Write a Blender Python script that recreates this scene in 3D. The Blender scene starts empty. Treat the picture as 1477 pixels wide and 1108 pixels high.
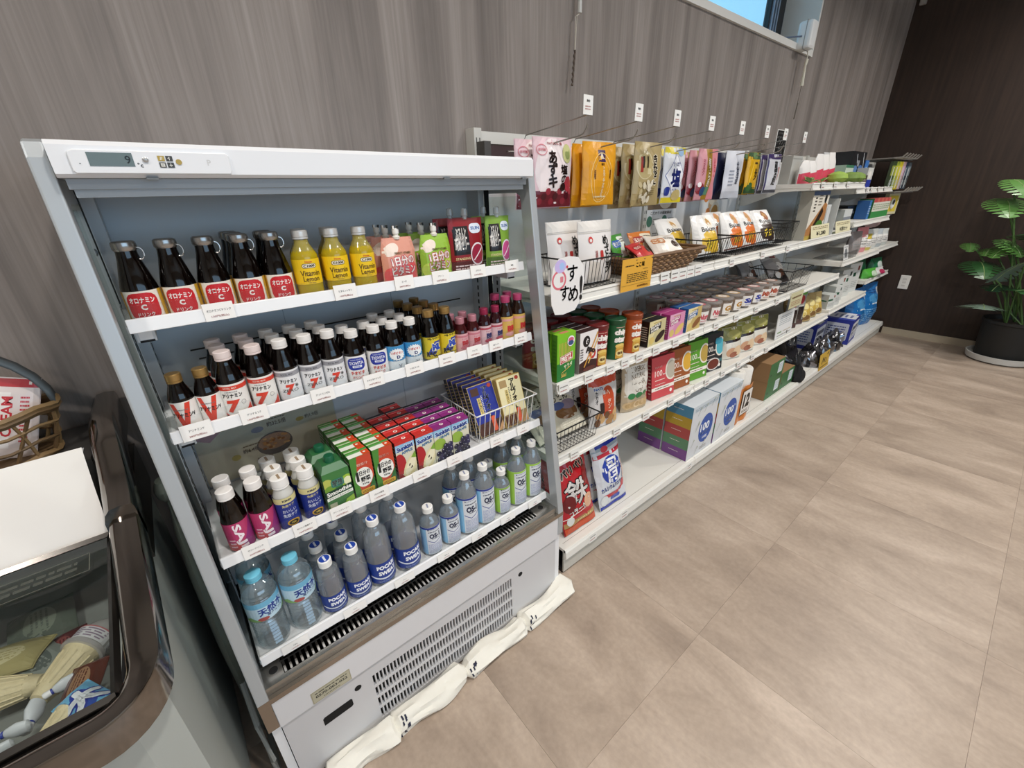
import bpy, math, random
from mathutils import Matrix, Vector
random.seed(7)
SC = bpy.context.scene
COL = SC.collection
# ---------------------------------------------------------------- camera (solved from the photograph's vanishing points)
CAM_R = ((0.770326541, -0.637092353, -0.026652469), (-0.278867955, -0.299009285, -0.91259307), (0.573436731, 0.710427182, -0.40799943))  # right, down, forward
CAM_C = Vector((0.091188, -1.2375, 1.303449))
FPX = 609.91
cd = bpy.data.cameras.new('camera'); cam = bpy.data.objects.new('camera', cd); COL.objects.link(cam)
cd.sensor_fit = 'HORIZONTAL'; cd.sensor_width = 36.0; cd.lens = FPX * 36.0 / 1477.0; cd.clip_start = 0.02; cd.clip_end = 60
_r, _d, _f = CAM_R
cam.matrix_world = Matrix(((_r[0], -_d[0], -_f[0], CAM_C.x), (_r[1], -_d[1], -_f[1], CAM_C.y), (_r[2], -_d[2], -_f[2], CAM_C.z), (0, 0, 0, 1)))
SC.camera = cam
# ---------------------------------------------------------------- world, lamps, exposure
w = bpy.data.worlds.new('world'); SC.world = w; w.use_nodes = True
bg = w.node_tree.nodes['Background']; bg.inputs[0].default_value = (0.30, 0.62, 0.95, 1); bg.inputs[1].default_value = 1.7
def downlight(x, y, watts, size=0.16, z=2.78):
    l = bpy.data.lights.new('ceiling_downlight', 'AREA'); l.shape = 'DISK'; l.size = size; l.energy = watts; l.color = (1.0, 0.955, 0.905); l.spread = math.radians(150)
    o = bpy.data.objects.new('ceiling_downlight', l); COL.objects.link(o); o.location = (x, y, z)
for _x in (-1.0, 0.5, 2.0, 3.5, 4.7): downlight(_x, -1.42, 18)
for _x in (-1.0, 1.2, 3.4): downlight(_x, -3.4, 20)
_l = bpy.data.lights.new('shopfront_daylight', 'AREA'); _l.shape = 'RECTANGLE'; _l.size = 4.4; _l.size_y = 1.35; _l.energy = 20; _l.color = (0.78, 0.89, 1.0)   # daylight entering through the shopfront window in the wall behind the camera
_o = bpy.data.objects.new('shopfront_daylight', _l); COL.objects.link(_o); _o.location = (1.3, -5.0, 1.55); _o.rotation_euler = (math.radians(90), 0, 0)
SC.view_settings.view_transform = 'Standard'; SC.view_settings.look = 'None'; SC.view_settings.gamma = 1.0
SC.view_settings.use_curve_mapping = False; SC.view_settings.exposure = -0.08
# ---------------------------------------------------------------- pixel -> point on a known plane
def ray(u, v):
    a, b = (u - 738.5) / FPX, (v - 554.0) / FPX
    return Vector([_r[i] * a + _d[i] * b + _f[i] for i in range(3)])
def onx(u, v, x): d = ray(u, v); return CAM_C + d * ((x - CAM_C.x) / d.x)
def ony(u, v, y): d = ray(u, v); return CAM_C + d * ((y - CAM_C.y) / d.y)
def onz(u, v, z): d = ray(u, v); return CAM_C + d * ((z - CAM_C.z) / d.z)
# ---------------------------------------------------------------- materials
def lin(h):
    h = h.lstrip('#'); o = []
    for i in (0, 2, 4):
        c = int(h[i:i + 2], 16) / 255.0; o.append(c / 12.92 if c <= 0.04045 else ((c + 0.055) / 1.055) ** 2.4)
    return (*o, 1.0)
_M = {}
def mat(h, rough=0.5, metal=0.0, coat=0.0, var=0.0, scale=30.0, bump=0.0):
    k = (h, rough, metal, coat, var, scale, bump)
    if k in _M: return _M[k]
    m = bpy.data.materials.new('m_' + h); m.use_nodes = True; nt = m.node_tree; b = nt.nodes['Principled BSDF']
    c = lin(h); b.inputs['Base Color'].default_value = c; b.inputs['Roughness'].default_value = rough; b.inputs['Metallic'].default_value = metal
    b.inputs['Coat Weight'].default_value = coat; m.diffuse_color = c
    if var or bump:
        tc = nt.nodes.new('ShaderNodeTexCoord'); n = nt.nodes.new('ShaderNodeTexNoise'); n.inputs['Scale'].default_value = scale; n.inputs['Detail'].default_value = 4
        nt.links.new(tc.outputs['Object'], n.inputs['Vector'])
        if var:
            r = nt.nodes.new('ShaderNodeMix'); r.data_type = 'RGBA'
            r.inputs[6].default_value = tuple(x * (1 - var) for x in c[:3]) + (1,); r.inputs[7].default_value = tuple(min(1, x * (1 + var)) for x in c[:3]) + (1,)
            nt.links.new(n.outputs[0], r.inputs[0]); nt.links.new(r.outputs[2], b.inputs['Base Color'])
        if bump:
            bp = nt.nodes.new('ShaderNodeBump'); bp.inputs['Strength'].default_value = bump; bp.inputs['Distance'].default_value = 0.004
            nt.links.new(n.outputs[0], bp.inputs['Height']); nt.links.new(bp.outputs[0], b.inputs['Normal'])
    _M[k] = m; return m
def clear(name, tint, gloss_rough=0.03, fac=0.06, body=0.0, body_col='ffffff'):
    """see-through plastic or glass: tinted transparency with a fresnel gloss and, if asked, a little milky body"""
    k = ('clear', name)
    if k in _M: return _M[k]
    m = bpy.data.materials.new(name); m.use_nodes = True; nt = m.node_tree; nt.nodes.clear()
    out = nt.nodes.new('ShaderNodeOutputMaterial'); tr = nt.nodes.new('ShaderNodeBsdfTransparent'); tr.inputs[0].default_value = lin(tint)
    gl = nt.nodes.new('ShaderNodeBsdfGlossy'); gl.inputs['Roughness'].default_value = gloss_rough
    lw = nt.nodes.new('ShaderNodeLayerWeight'); lw.inputs[0].default_value = 0.5; pw = nt.nodes.new('ShaderNodeMath'); pw.operation = 'POWER'; pw.inputs[1].default_value = 4.0
    fr = nt.nodes.new('ShaderNodeMath'); fr.operation = 'MULTIPLY_ADD'; fr.inputs[1].default_value = 0.75; fr.inputs[2].default_value = fac
    nt.links.new(lw.outputs['Facing'], pw.inputs[0]); nt.links.new(pw.outputs[0], fr.inputs[0])
    mx = nt.nodes.new('ShaderNodeMixShader'); base = tr.outputs[0]
    if body:
        df = nt.nodes.new('ShaderNodeBsdfDiffuse'); df.inputs[0].default_value = lin(body_col); m2 = nt.nodes.new('ShaderNodeMixShader'); m2.inputs[0].default_value = body
        nt.links.new(base, m2.inputs[1]); nt.links.new(df.outputs[0], m2.inputs[2]); base = m2.outputs[0]
    nt.links.new(fr.outputs[0], mx.inputs[0]); nt.links.new(base, mx.inputs[1]); nt.links.new(gl.outputs[0], mx.inputs[2]); nt.links.new(mx.outputs[0], out.inputs[0])
    m.diffuse_color = (*lin(tint)[:3], 0.3); _M[k] = m; return m
GLASS = clear('clear_glass', 'f4faf8'); ACRYL = clear('clear_acrylic', 'fafbfb', 0.05, fac=0.015, body=0.006); FILM = clear('clear_film', 'f6f6f6', 0.12, body=0.10)
PET = clear('clear_bottle', 'f0f4f5', 0.04, body=0.06, body_col='dfe8ec')
STEEL = mat('b9b8b4', 0.22, 1.0); CHROME = mat('8d8781', 0.12, 1.0); BLACK = mat('040404', 0.9); WIRE = mat('141414', 0.4); WHITE_WIRE = mat('e8e8e6', 0.35)
# ---------------------------------------------------------------- mesh builder
class MB:
    def __init__(s): s.v = []; s.f = []; s.mi = []; s.mats = []
    def mid(s, m):
        if m not in s.mats: s.mats.append(m)
        return s.mats.index(m)
    def add(s, pts, faces, m):
        o = len(s.v); s.v += [tuple(p) for p in pts]; k = s.mid(m)
        for f in faces: s.f.append([i + o for i in f]); s.mi.append(k)
    def poly(s, pts, m): s.add(pts, [list(range(len(pts)))], m)
    def box(s, x0, x1, y0, y1, z0, z1, m):
        s.add([(x, y, z) for z in (z0, z1) for y in (y0, y1) for x in (x0, x1)], [(0, 2, 3, 1), (4, 5, 7, 6), (0, 1, 5, 4), (2, 6, 7, 3), (0, 4, 6, 2), (1, 3, 7, 5)], m)
        return s
    def prism(s, pts2, axis, a, b, m):
        def P(p, t): return (t, p[0], p[1]) if axis == 'x' else (p[0], t, p[1]) if axis == 'y' else (p[0], p[1], t)
        n = len(pts2); s.add([P(p, a) for p in pts2] + [P(p, b) for p in pts2], [list(range(n))[::-1], list(range(n, 2 * n))] + [(i, (i + 1) % n, n + (i + 1) % n, n + i) for i in range(n)], m)
    def ring(s, outer, inner, axis, a, b, m):
        """frame: outer polygon minus inner polygon (same number of points), extruded"""
        def P(p, t): return (t, p[0], p[1]) if axis == 'x' else (p[0], t, p[1]) if axis == 'y' else (p[0], p[1], t)
        n = len(outer); pts = [P(p, t) for t in (a, b) for L in (outer, inner) for p in L]; F = []
        for i in range(n):
            j = (i + 1) % n
            F += [(i, j, n + j, n + i), (2 * n + i, 3 * n + i, 3 * n + j, 2 * n + j), (i, 2 * n + i, 2 * n + j, j), (n + i, n + j, 3 * n + j, 3 * n + i)]
        s.add(pts, F, m)
    def lathe(s, prof, m, n=20, c=(0, 0, 0), sx=1.0, sy=1.0):
        o = len(s.v); k = s.mid(m)
        for r, z in prof:
            for i in range(n):
                a = 2 * math.pi * i / n; s.v.append((c[0] + r * sx * math.sin(a), c[1] - r * sy * math.cos(a), c[2] + z))
        for j in range(len(prof) - 1):
            for i in range(n):
                i2 = (i + 1) % n; s.f.append([o + j * n + i, o + j * n + i2, o + (j + 1) * n + i2, o + (j + 1) * n + i]); s.mi.append(k)
        for j, rev in ((0, True), (len(prof) - 1, False)):
            if prof[j][0] > 1e-5:
                L = [o + j * n + i for i in range(n)]; s.f.append(L[::-1] if rev else L); s.mi.append(k)
    def tube(s, pts, r, m, n=6, closed=False):
        pts = [Vector(p) for p in pts]; N = len(pts); o = len(s.v); k = s.mid(m)
        for i, p in enumerate(pts):
            if closed: t = pts[(i + 1) % N] - pts[i - 1]
            else: t = pts[min(i + 1, N - 1)] - pts[max(i - 1, 0)]
            t = t.normalized() if t.length else Vector((0, 0, 1)); up = Vector((0, 0, 1)) if abs(t.z) < 0.9 else Vector((1, 0, 0))
            a = t.cross(up).normalized(); b = a.cross(t); rr = r[i] if isinstance(r, (list, tuple)) else r
            for q in range(n):
                an = 2 * math.pi * q / n; s.v.append(tuple(p + (a * math.cos(an) + b * math.sin(an)) * rr))
        for i in range(N if closed else N - 1):
            j = (i + 1) % N
            for q in range(n):
                q2 = (q + 1) % n; s.f.append([o + i * n + q, o + i * n + q2, o + j * n + q2, o + j * n + q]); s.mi.append(k)
        if not closed:
            s.f.append([o + q for q in range(n)][::-1]); s.mi.append(k); s.f.append([o + (N - 1) * n + q for q in range(n)]); s.mi.append(k)
    def sheet(s, fn, nu, nv, m):
        s.add([fn(i / nu, j / nv) for j in range(nv + 1) for i in range(nu + 1)], [(j * (nu + 1) + i, j * (nu + 1) + i + 1, (j + 1) * (nu + 1) + i + 1, (j + 1) * (nu + 1) + i) for j in range(nv) for i in range(nu)], m)
    def tri(s):
        f, mi = [], []
        for q, k in zip(s.f, s.mi):
            if len(q) == 4: f += [[q[0], q[1], q[2]], [q[0], q[2], q[3]]]; mi += [k, k]
            else: f.append(q); mi.append(k)
        s.f, s.mi = f, mi
    def build(s, name, parent=None, smooth=False, bevel=0.0, loc=None, rot=None):
        me = bpy.data.meshes.new(name); me.from_pydata(s.v, [], s.f)
        for m in s.mats: me.materials.append(m)
        me.polygons.foreach_set('material_index', s.mi)
        if smooth:
            me.polygons.foreach_set('use_smooth', [True] * len(s.f)); me.set_sharp_from_angle(angle=math.radians(38))
        me.update(); o = bpy.data.objects.new(name, me); COL.objects.link(o)
        if parent: o.parent = parent
        if loc is not None: o.location = loc
        if rot is not None: o.rotation_euler = rot
        if bevel:
            b = o.modifiers.new('bevel', 'BEVEL'); b.width = bevel; b.segments = 2; b.limit_method = 'ANGLE'; b.angle_limit = math.radians(50)
        return o
def box_obj(name, x0, x1, y0, y1, z0, z1, m, parent=None, bevel=0.0):
    b = MB(); b.box(x0, x1, y0, y1, z0, z1, m); return b.build(name, parent, bevel=bevel)
def empty(name, loc=(0, 0, 0), rz=0.0, rx=0.0):
    o = bpy.data.objects.new(name, None); o.empty_display_size = 0.05; COL.objects.link(o); o.location = loc; o.rotation_euler = (rx, 0, rz); return o
def tag(o, label=None, cat=None, group=None, kind=None):
    if label: o['label'] = label
    if cat: o['category'] = cat
    if group: o['group'] = group
    if kind: o['kind'] = kind
    return o
def S(o): o['kind'] = 'structure'; return o
def copy_tree(o, parent=None):
    c = o.copy(); COL.objects.link(c); c.parent = parent
    for ch in list(o.children): copy_tree(ch, c)
    return c
_used = set()
def place(t, loc, label=None, rz=0.0, rx=0.0, ry=0.0, group=None, sc=None):
    """the first call moves the template itself, later calls move a copy of it"""
    o = t if t.name not in _used else copy_tree(t)
    _used.add(t.name); o.location = loc; o.rotation_euler = (rx, ry, rz)
    if sc: o.scale = sc
    if label: o['label'] = label
    if group: o['group'] = group
    return o
# ---------------------------------------------------------------- flat print: lettering, emblems and pictures drawn as thin coloured pieces on a face
_tc = bpy.data.curves.new('lettering', 'FONT'); _to = bpy.data.objects.new('lettering', _tc); COL.objects.link(_to); _TX = {}
def glyphs(s, bold=0.0, spacing=1.0, lead=1.0):
    k = (s, bold, spacing, lead)
    if k not in _TX:
        _tc.body = s; _tc.size = 1.0; _tc.resolution_u = 2; _tc.offset = bold; _tc.align_x = 'CENTER'; _tc.space_character = spacing; _tc.space_line = lead
        bpy.context.view_layer.update(); dg = bpy.context.evaluated_depsgraph_get()
        me = bpy.data.meshes.new_from_object(_to.evaluated_get(dg)); vs = [(v.co.x, v.co.y) for v in me.vertices]
        _TX[k] = [[vs[i] for i in p.vertices] for p in me.polygons]; bpy.data.meshes.remove(me)
    return _TX[k]
def _split(poly, ax, t):
    A, B = [], []; n = len(poly)
    for i in range(n):
        p, q = poly[i], poly[(i + 1) % n]; a, b = p[ax] - t, q[ax] - t
        if a <= 0: A.append(p)
        if a >= 0: B.append(p)
        if a * b < 0:
            k = a / (a - b); x = (p[0] + (q[0] - p[0]) * k, p[1] + (q[1] - p[1]) * k); A.append(x); B.append(x)
    return (A if len(A) > 2 else None), (B if len(B) > 2 else None)
class PR:
    def __init__(s): s.L = []
    def rect(s, x0, y0, x1, y1, c): s.L.append(([[(x0, y0), (x1, y0), (x1, y1), (x0, y1)]], c)); return s
    def poly(s, pts, c): s.L.append(([list(pts)], c)); return s
    def ell(s, cx, cy, rx, ry, c, n=22, rot=0.0):
        ca, sa = math.cos(rot), math.sin(rot); P = []
        for i in range(n):
            a = 2 * math.pi * i / n; x, y = rx * math.cos(a), ry * math.sin(a); P.append((cx + x * ca - y * sa, cy + x * sa + y * ca))
        s.L.append(([P], c)); return s
    def ringe(s, cx, cy, rx, ry, t, c, n=22):
        Q = []
        for i in range(n):
            a, b = 2 * math.pi * i / n, 2 * math.pi * (i + 1) / n
            Q.append([(cx + rx * math.cos(a), cy + ry * math.sin(a)), (cx + rx * math.cos(b), cy + ry * math.sin(b)), (cx + (rx - t) * math.cos(b), cy + (ry - t) * math.sin(b)), (cx + (rx - t) * math.cos(a), cy + (ry - t) * math.sin(a))])
        s.L.append((Q, c)); return s
    def line(s, pts, t, c):
        Q = []
        for (x0, y0), (x1, y1) in zip(pts, pts[1:]):
            d = math.hypot(x1 - x0, y1 - y0) or 1; nx, ny = -(y1 - y0) / d * t / 2, (x1 - x0) / d * t / 2
            Q.append([(x0 + nx, y0 + ny), (x1 + nx, y1 + ny), (x1 - nx, y1 - ny), (x0 - nx, y0 - ny)])
        s.L.append((Q, c)); return s
    def rrect(s, x0, y0, x1, y1, r, c):
        P = []
        for cx, cy, a0 in ((x1 - r, y1 - r, 0), (x0 + r, y1 - r, 90), (x0 + r, y0 + r, 180), (x1 - r, y0 + r, 270)):
            for i in range(4):
                a = math.radians(a0 + 30 * i); P.append((cx + r * math.cos(a), cy + r * math.sin(a)))
        s.L.append(([P], c)); return s
    def text(s, t, cx, cy, h, c, w=None, bold=0.02, rot=0.0, vert=False, out=None, outw=0.07, shear=0.0, lead=0.82):
        """lettering centred at cx, cy, h high and (optionally) w wide; out = colour of an outline under it"""
        if vert: t = '\n'.join(t)
        if any(ord(c_) > 0x2e80 for c_ in t): bold *= 0.8
        if out: s._tx(t, cx, cy, h, out, w, bold + outw, rot, shear, lead, bold)
        return s._tx(t, cx, cy, h, c, w, bold, rot, shear, lead, bold)
    def _tx(s, t, cx, cy, h, c, w, bold, rot, shear, lead, rb):
        if any(ord(c_) > 0x2e80 for c_ in t):   # thick strokes for kanji and kana: shifted copies of the plain glyphs
            G0 = glyphs(t, 0.0, 1.0, lead); k_ = 8 if bold > 0.035 else 4
            G = G0 if bold <= 0 else [[(x + bold * math.cos(2 * math.pi * j / k_), y + bold * math.sin(2 * math.pi * j / k_)) for x, y in g] for j in range(k_) for g in G0]
        else: G0 = glyphs(t, rb, 1.0, lead); G = glyphs(t, bold, 1.0, lead)
        if not G0: return s
        xs = [p[0] for g in G0 for p in g]; ys = [p[1] for g in G0 for p in g]; W, H = max(xs) - min(xs) or 1, max(ys) - min(ys) or 1
        ky = h / H; kx = (w / W) if w else ky; mx, my = (max(xs) + min(xs)) / 2, (max(ys) + min(ys)) / 2; ca, sa = math.cos(rot), math.sin(rot); Q = []
        for g in G:
            q = []
            for x, y in g:
                y = (y - my) * ky; x = (x - mx) * kx + shear * y; q.append((cx + x * ca - y * sa, cy + x * sa + y * ca))
            Q.append(q)
        s.L.append((Q, c)); return s
    def bars(s, x0, y0, x1, y1, n, c, frac=0.45, seed=1):
        """rows of small print, too fine to read"""
        rr = random.Random(seed); Q = []; dy = (y1 - y0) / n
        for i in range(n):
            y = y1 - dy * (i + 0.5); x = x0
            while x < x1 - 0.002:
                l = min((x1 - x0) * rr.uniform(0.06, 0.2), x1 - x); Q.append([(x, y - dy * frac / 2), (x + l, y - dy * frac / 2), (x + l, y + dy * frac / 2), (x, y + dy * frac / 2)]); x += l + (x1 - x0) * 0.03
        s.L.append((Q, c)); return s
    def put(s, mb, fn, du=None, dv=None, e0=0.0003, e=0.00012, rough=0.45, clip=None):
        for i, (polys, c) in enumerate(s.L):
            m = mat(c, rough)
            P = polys
            if clip:
                x0, y0, x1, y1 = clip
                for ax, t, keep in ((0, x0, 1), (0, x1, 0), (1, y0, 1), (1, y1, 0)): P = [q for q in (_split(p, ax, t)[keep] for p in P) if q]
            for ax, d in ((0, du), (1, dv)):
                if not d: continue
                R = []
                for p in P:
                    st = [p]; lo = min(q[ax] for q in p); hi = max(q[ax] for q in p); k = math.floor(lo / d) + 1
                    while k * d < hi - 1e-7:
                        a, b = _split(st.pop(), ax, k * d)
                        if a: R.append(a)
                        if not b: break
                        st.append(b); k += 1
                    R += st
                P = R
            h = e0 + e * i
            for p in P: mb.poly([fn(x, y, h) for x, y in p], m)
        return s
def on_cyl(R, z0=0.0, c=(0, 0)):
    return lambda u, v, h: (c[0] + (R + h) * math.sin(u / R), c[1] - (R + h) * math.cos(u / R), z0 + v)
def on_front(y, z0=0.0, x0=0.0): return lambda u, v, h: (x0 + u, y - h, z0 + v)
def on_top(z, y0=0.0, x0=0.0): return lambda u, v, h: (x0 + u, y0 + v, z + h)
def on_left(x, z0=0.0, y0=0.0): return lambda u, v, h: (x - h, y0 - u, z0 + v)
ORD = ['first', 'second', 'third', 'fourth', 'fifth', 'sixth', 'seventh', 'eighth', 'ninth', 'tenth', 'eleventh', 'twelfth', 'thirteenth', 'fourteenth', 'fifteenth', 'sixteenth']
# ================================================================ THE ROOM
def wood_wall():
    m = bpy.data.materials.new('grey_wood_grain_panelling'); m.use_nodes = True; nt = m.node_tree; b = nt.nodes['Principled BSDF']
    tc = nt.nodes.new('ShaderNodeTexCoord'); mp = nt.nodes.new('ShaderNodeMapping'); mp.inputs['Scale'].default_value = (4.6, 1, 0.30)
    n1 = nt.nodes.new('ShaderNodeTexNoise'); n1.inputs['Scale'].default_value = 2.0; n1.inputs['Detail'].default_value = 6; n1.inputs['Roughness'].default_value = 0.62; n1.inputs['Distortion'].default_value = 0.5
    mp2 = nt.nodes.new('ShaderNodeMapping'); mp2.inputs['Scale'].default_value = (60.0, 1, 0.9)
    n2 = nt.nodes.new('ShaderNodeTexNoise'); n2.inputs['Scale'].default_value = 2.2; n2.inputs['Detail'].default_value = 5; n2.inputs['Roughness'].default_value = 0.6
    cr = nt.nodes.new('ShaderNodeValToRGB'); e = cr.color_ramp.elements; e[0].position = 0.28; e[0].color = lin('6a625d'); e[1].position = 0.72; e[1].color = lin('a39a94')
    k = e.new(0.5); k.color = lin('8b827c')
    mx = nt.nodes.new('ShaderNodeMix'); mx.data_type = 'RGBA'; mx.blend_type = 'MULTIPLY'; mx.inputs[0].default_value = 0.38
    c2 = nt.nodes.new('ShaderNodeValToRGB'); c2.color_ramp.elements[0].position = 0.35; c2.color_ramp.elements[0].color = (0.55, 0.53, 0.5, 1); c2.color_ramp.elements[1].position = 0.62
    for a, q in ((tc.outputs['Object'], mp.inputs[0]), (mp.outputs[0], n1.inputs[0]), (tc.outputs['Object'], mp2.inputs[0]), (mp2.outputs[0], n2.inputs[0]), (n1.outputs[0], cr.inputs[0]), (n2.outputs[0], c2.inputs[0]), (cr.outputs[0], mx.inputs[6]), (c2.outputs[0], mx.inputs[7]), (mx.outputs[2], b.inputs['Base Color'])): nt.links.new(a, q)
    b.inputs['Roughness'].default_value = 0.55; return m
def dark_wall():
    m = bpy.data.materials.new('dark_brown_wall'); m.use_nodes = True; nt = m.node_tree; b = nt.nodes['Principled BSDF']
    tc = nt.nodes.new('ShaderNodeTexCoord'); mp = nt.nodes.new('ShaderNodeMapping'); mp.inputs['Scale'].default_value = (1, 14.0, 0.8)
    n1 = nt.nodes.new('ShaderNodeTexNoise'); n1.inputs['Scale'].default_value = 3.0; n1.inputs['Detail'].default_value = 6
    cr = nt.nodes.new('ShaderNodeValToRGB'); e = cr.color_ramp.elements; e[0].position = 0.3; e[0].color = lin('261a13'); e[1].position = 0.75; e[1].color = lin('3a2a21')
    for a, q in ((tc.outputs['Object'], mp.inputs[0]), (mp.outputs[0], n1.inputs[0]), (n1.outputs[0], cr.inputs[0]), (cr.outputs[0], b.inputs['Base Color'])): nt.links.new(a, q)
    b.inputs['Roughness'].default_value = 0.6; return m
def floor_mat():
    m = bpy.data.materials.new('beige_stone_vinyl'); m.use_nodes = True; nt = m.node_tree; b = nt.nodes['Principled BSDF']
    tc = nt.nodes.new('ShaderNodeTexCoord'); oi = nt.nodes.new('ShaderNodeObjectInfo'); cx = nt.nodes.new('ShaderNodeCombineXYZ')
    mu = nt.nodes.new('ShaderNodeMath'); mu.operation = 'MULTIPLY'; mu.inputs[1].default_value = 37.0; nt.links.new(oi.outputs['Random'], mu.inputs[0]); nt.links.new(mu.outputs[0], cx.inputs[2])
    ad = nt.nodes.new('ShaderNodeVectorMath'); ad.operation = 'ADD'; nt.links.new(tc.outputs['Object'], ad.inputs[0]); nt.links.new(cx.outputs[0], ad.inputs[1])
    mp = nt.nodes.new('ShaderNodeMapping'); mp.inputs['Scale'].default_value = (2.4, 1.0, 1.0); nt.links.new(ad.outputs[0], mp.inputs[0])
    n1 = nt.nodes.new('ShaderNodeTexNoise'); n1.inputs['Scale'].default_value = 2.3; n1.inputs['Detail'].default_value = 9; n1.inputs['Roughness'].default_value = 0.66; n1.inputs['Distortion'].default_value = 0.35; nt.links.new(mp.outputs[0], n1.inputs[0])
    cr = nt.nodes.new('ShaderNodeValToRGB'); e = cr.color_ramp.elements; e[0].position = 0.30; e[0].color = lin('8d7d6f'); e[1].position = 0.72; e[1].color = lin('bcab9b'); k = e.new(0.5); k.color = lin('a59484')
    nt.links.new(n1.outputs[0], cr.inputs[0])
    n2 = nt.nodes.new('ShaderNodeTexNoise'); n2.inputs['Scale'].default_value = 70; n2.inputs['Detail'].default_value = 4; nt.links.new(tc.outputs['Object'], n2.inputs[0])
    hs = nt.nodes.new('ShaderNodeHueSaturation'); nt.links.new(cr.outputs[0], hs.inputs['Color'])
    ma = nt.nodes.new('ShaderNodeMapRange'); ma.inputs[3].default_value = 0.93; ma.inputs[4].default_value = 1.03; nt.links.new(oi.outputs['Random'], ma.inputs[0]); nt.links.new(ma.outputs[0], hs.inputs['Value'])
    mx = nt.nodes.new('ShaderNodeMix'); mx.data_type = 'RGBA'; mx.blend_type = 'OVERLAY'; mx.inputs[0].default_value = 0.16; nt.links.new(hs.outputs[0], mx.inputs[6]); nt.links.new(n2.outputs[0], mx.inputs[7])
    nt.links.new(mx.outputs[2], b.inputs['Base Color']); b.inputs['Roughness'].default_value = 0.42; return m
X0, X1, Y1, ZC = -2.6, 5.30, -5.0, 2.80
fl = box_obj('floor', X0, X1, Y1, 0.3, -0.06, -0.0032, mat('9c8d7e', 0.7)); S(fl)
FM = floor_mat(); T = 0.5935; tb = MB(); tb.box(-T / 2 + 0.00025, T / 2 - 0.00025, -T / 2 + 0.00025, T / 2 - 0.00025, -0.003, 0.0, FM); t0 = None
for i in range(-6, 8):
    for j in range(-7, 2):
        cx, cy = 1.108 + T * (i + 0.5), -0.895 + T * (j + 0.5)
        if cx - T / 2 > X1 or cy - T / 2 > 0 or cx + T / 2 < X0 + 0.3 or cy + T / 2 < Y1 + 0.2: continue
        if t0 is None: o = t0 = tb.build('floor_tile', fl)
        else: o = t0.copy(); COL.objects.link(o)
        o.location = (cx, cy, 0)
WM = wood_wall(); wb = MB(); WX0, WX1, WZ0, WZ1 = 1.30, 3.43, 2.03, 2.66
for a in ((X0, WX0, 0, 0.22, -0.06, ZC), (WX1, X1 + 0.1, 0, 0.22, -0.06, ZC), (WX0, WX1, 0, 0.22, -0.06, WZ0), (WX0, WX1, 0, 0.22, WZ1, ZC)): wb.box(*a, WM)
S(wb.build('wall_back'))
S(box_obj('wall_right', X1, X1 + 0.1, Y1, 0.0, -0.06, ZC, dark_wall()))
S(box_obj('wall_left', X0 - 0.1, X0, Y1, 0.22, -0.06, ZC, mat('cfc9c0', 0.8, var=0.03)))
wf = MB(); WFM = mat('c9c2b8', 0.8, var=0.03)
for a in ((X0, -0.92, -0.06, ZC), (3.52, X1, -0.06, ZC), (-0.92, 3.52, -0.06, 0.86), (-0.92, 3.52, 2.24, ZC)): wf.box(a[0], a[1], Y1 - 0.1, Y1, a[2], a[3], WFM)
S(wf.build('wall_front'))
w2 = MB(); w2.ring([(-0.92, 0.86), (3.52, 0.86), (3.52, 2.24), (-0.92, 2.24)], [(-0.88, 0.90), (3.48, 0.90), (3.48, 2.20), (-0.88, 2.20)], 'y', Y1 - 0.08, Y1 - 0.03, mat('2a2a2c', 0.4)); S(w2.build('window_2'))
S(box_obj('ceiling', X0, X1, Y1, 0.0, ZC, ZC + 0.1, mat('e9e6e0', 0.9, var=0.02)))
S(box_obj('baseboard_right', X1 - 0.010, X1, Y1, -0.46, 0.0, 0.062, mat('b0a48f', 0.5, var=0.05)))
# window: reveal, dark sash, pane
wn = empty('window_1', (0, 0, 0)); S(wn)
RV = mat('dedcd6', 0.6)
tr = MB(); tr.ring([(WX0 - 0.012, WZ0 - 0.028), (WX1 + 0.006, WZ0 - 0.028), (WX1 + 0.006, WZ1 + 0.012), (WX0 - 0.012, WZ1 + 0.012)], [(WX0, WZ0 + 0.002), (WX1 - 0.012, WZ0 + 0.002), (WX1 - 0.012, WZ1 - 0.01), (WX0, WZ1 - 0.01)], 'y', -0.012, 0.185, RV)
S(tr.build('trim_1'))
sa = MB(); sa.ring([(WX0, WZ0), (WX1 - 0.012, WZ0), (WX1 - 0.012, WZ1 - 0.01), (WX0, WZ1 - 0.01)], [(WX0 + 0.05, WZ0 + 0.05), (WX1 - 0.20, WZ0 + 0.05), (WX1 - 0.20, WZ1 - 0.05), (WX0 + 0.05, WZ1 - 0.05)], 'y', 0.186, 0.215, mat('1c1e22', 0.4))
sa.build('window_frame', wn)
for dx in (0.172, 0.14, 0.108): box_obj('sash_bead', WX1 - dx - 0.012, WX1 - dx, 0.176, 0.186, WZ0 + 0.01, WZ1 - 0.02, mat('9fb4cc', 0.3, 0.4), wn)
box_obj('pane', WX0 + 0.05, WX1 - 0.20, 0.197, 0.201, WZ0 + 0.05, WZ1 - 0.05, GLASS, wn)
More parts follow.
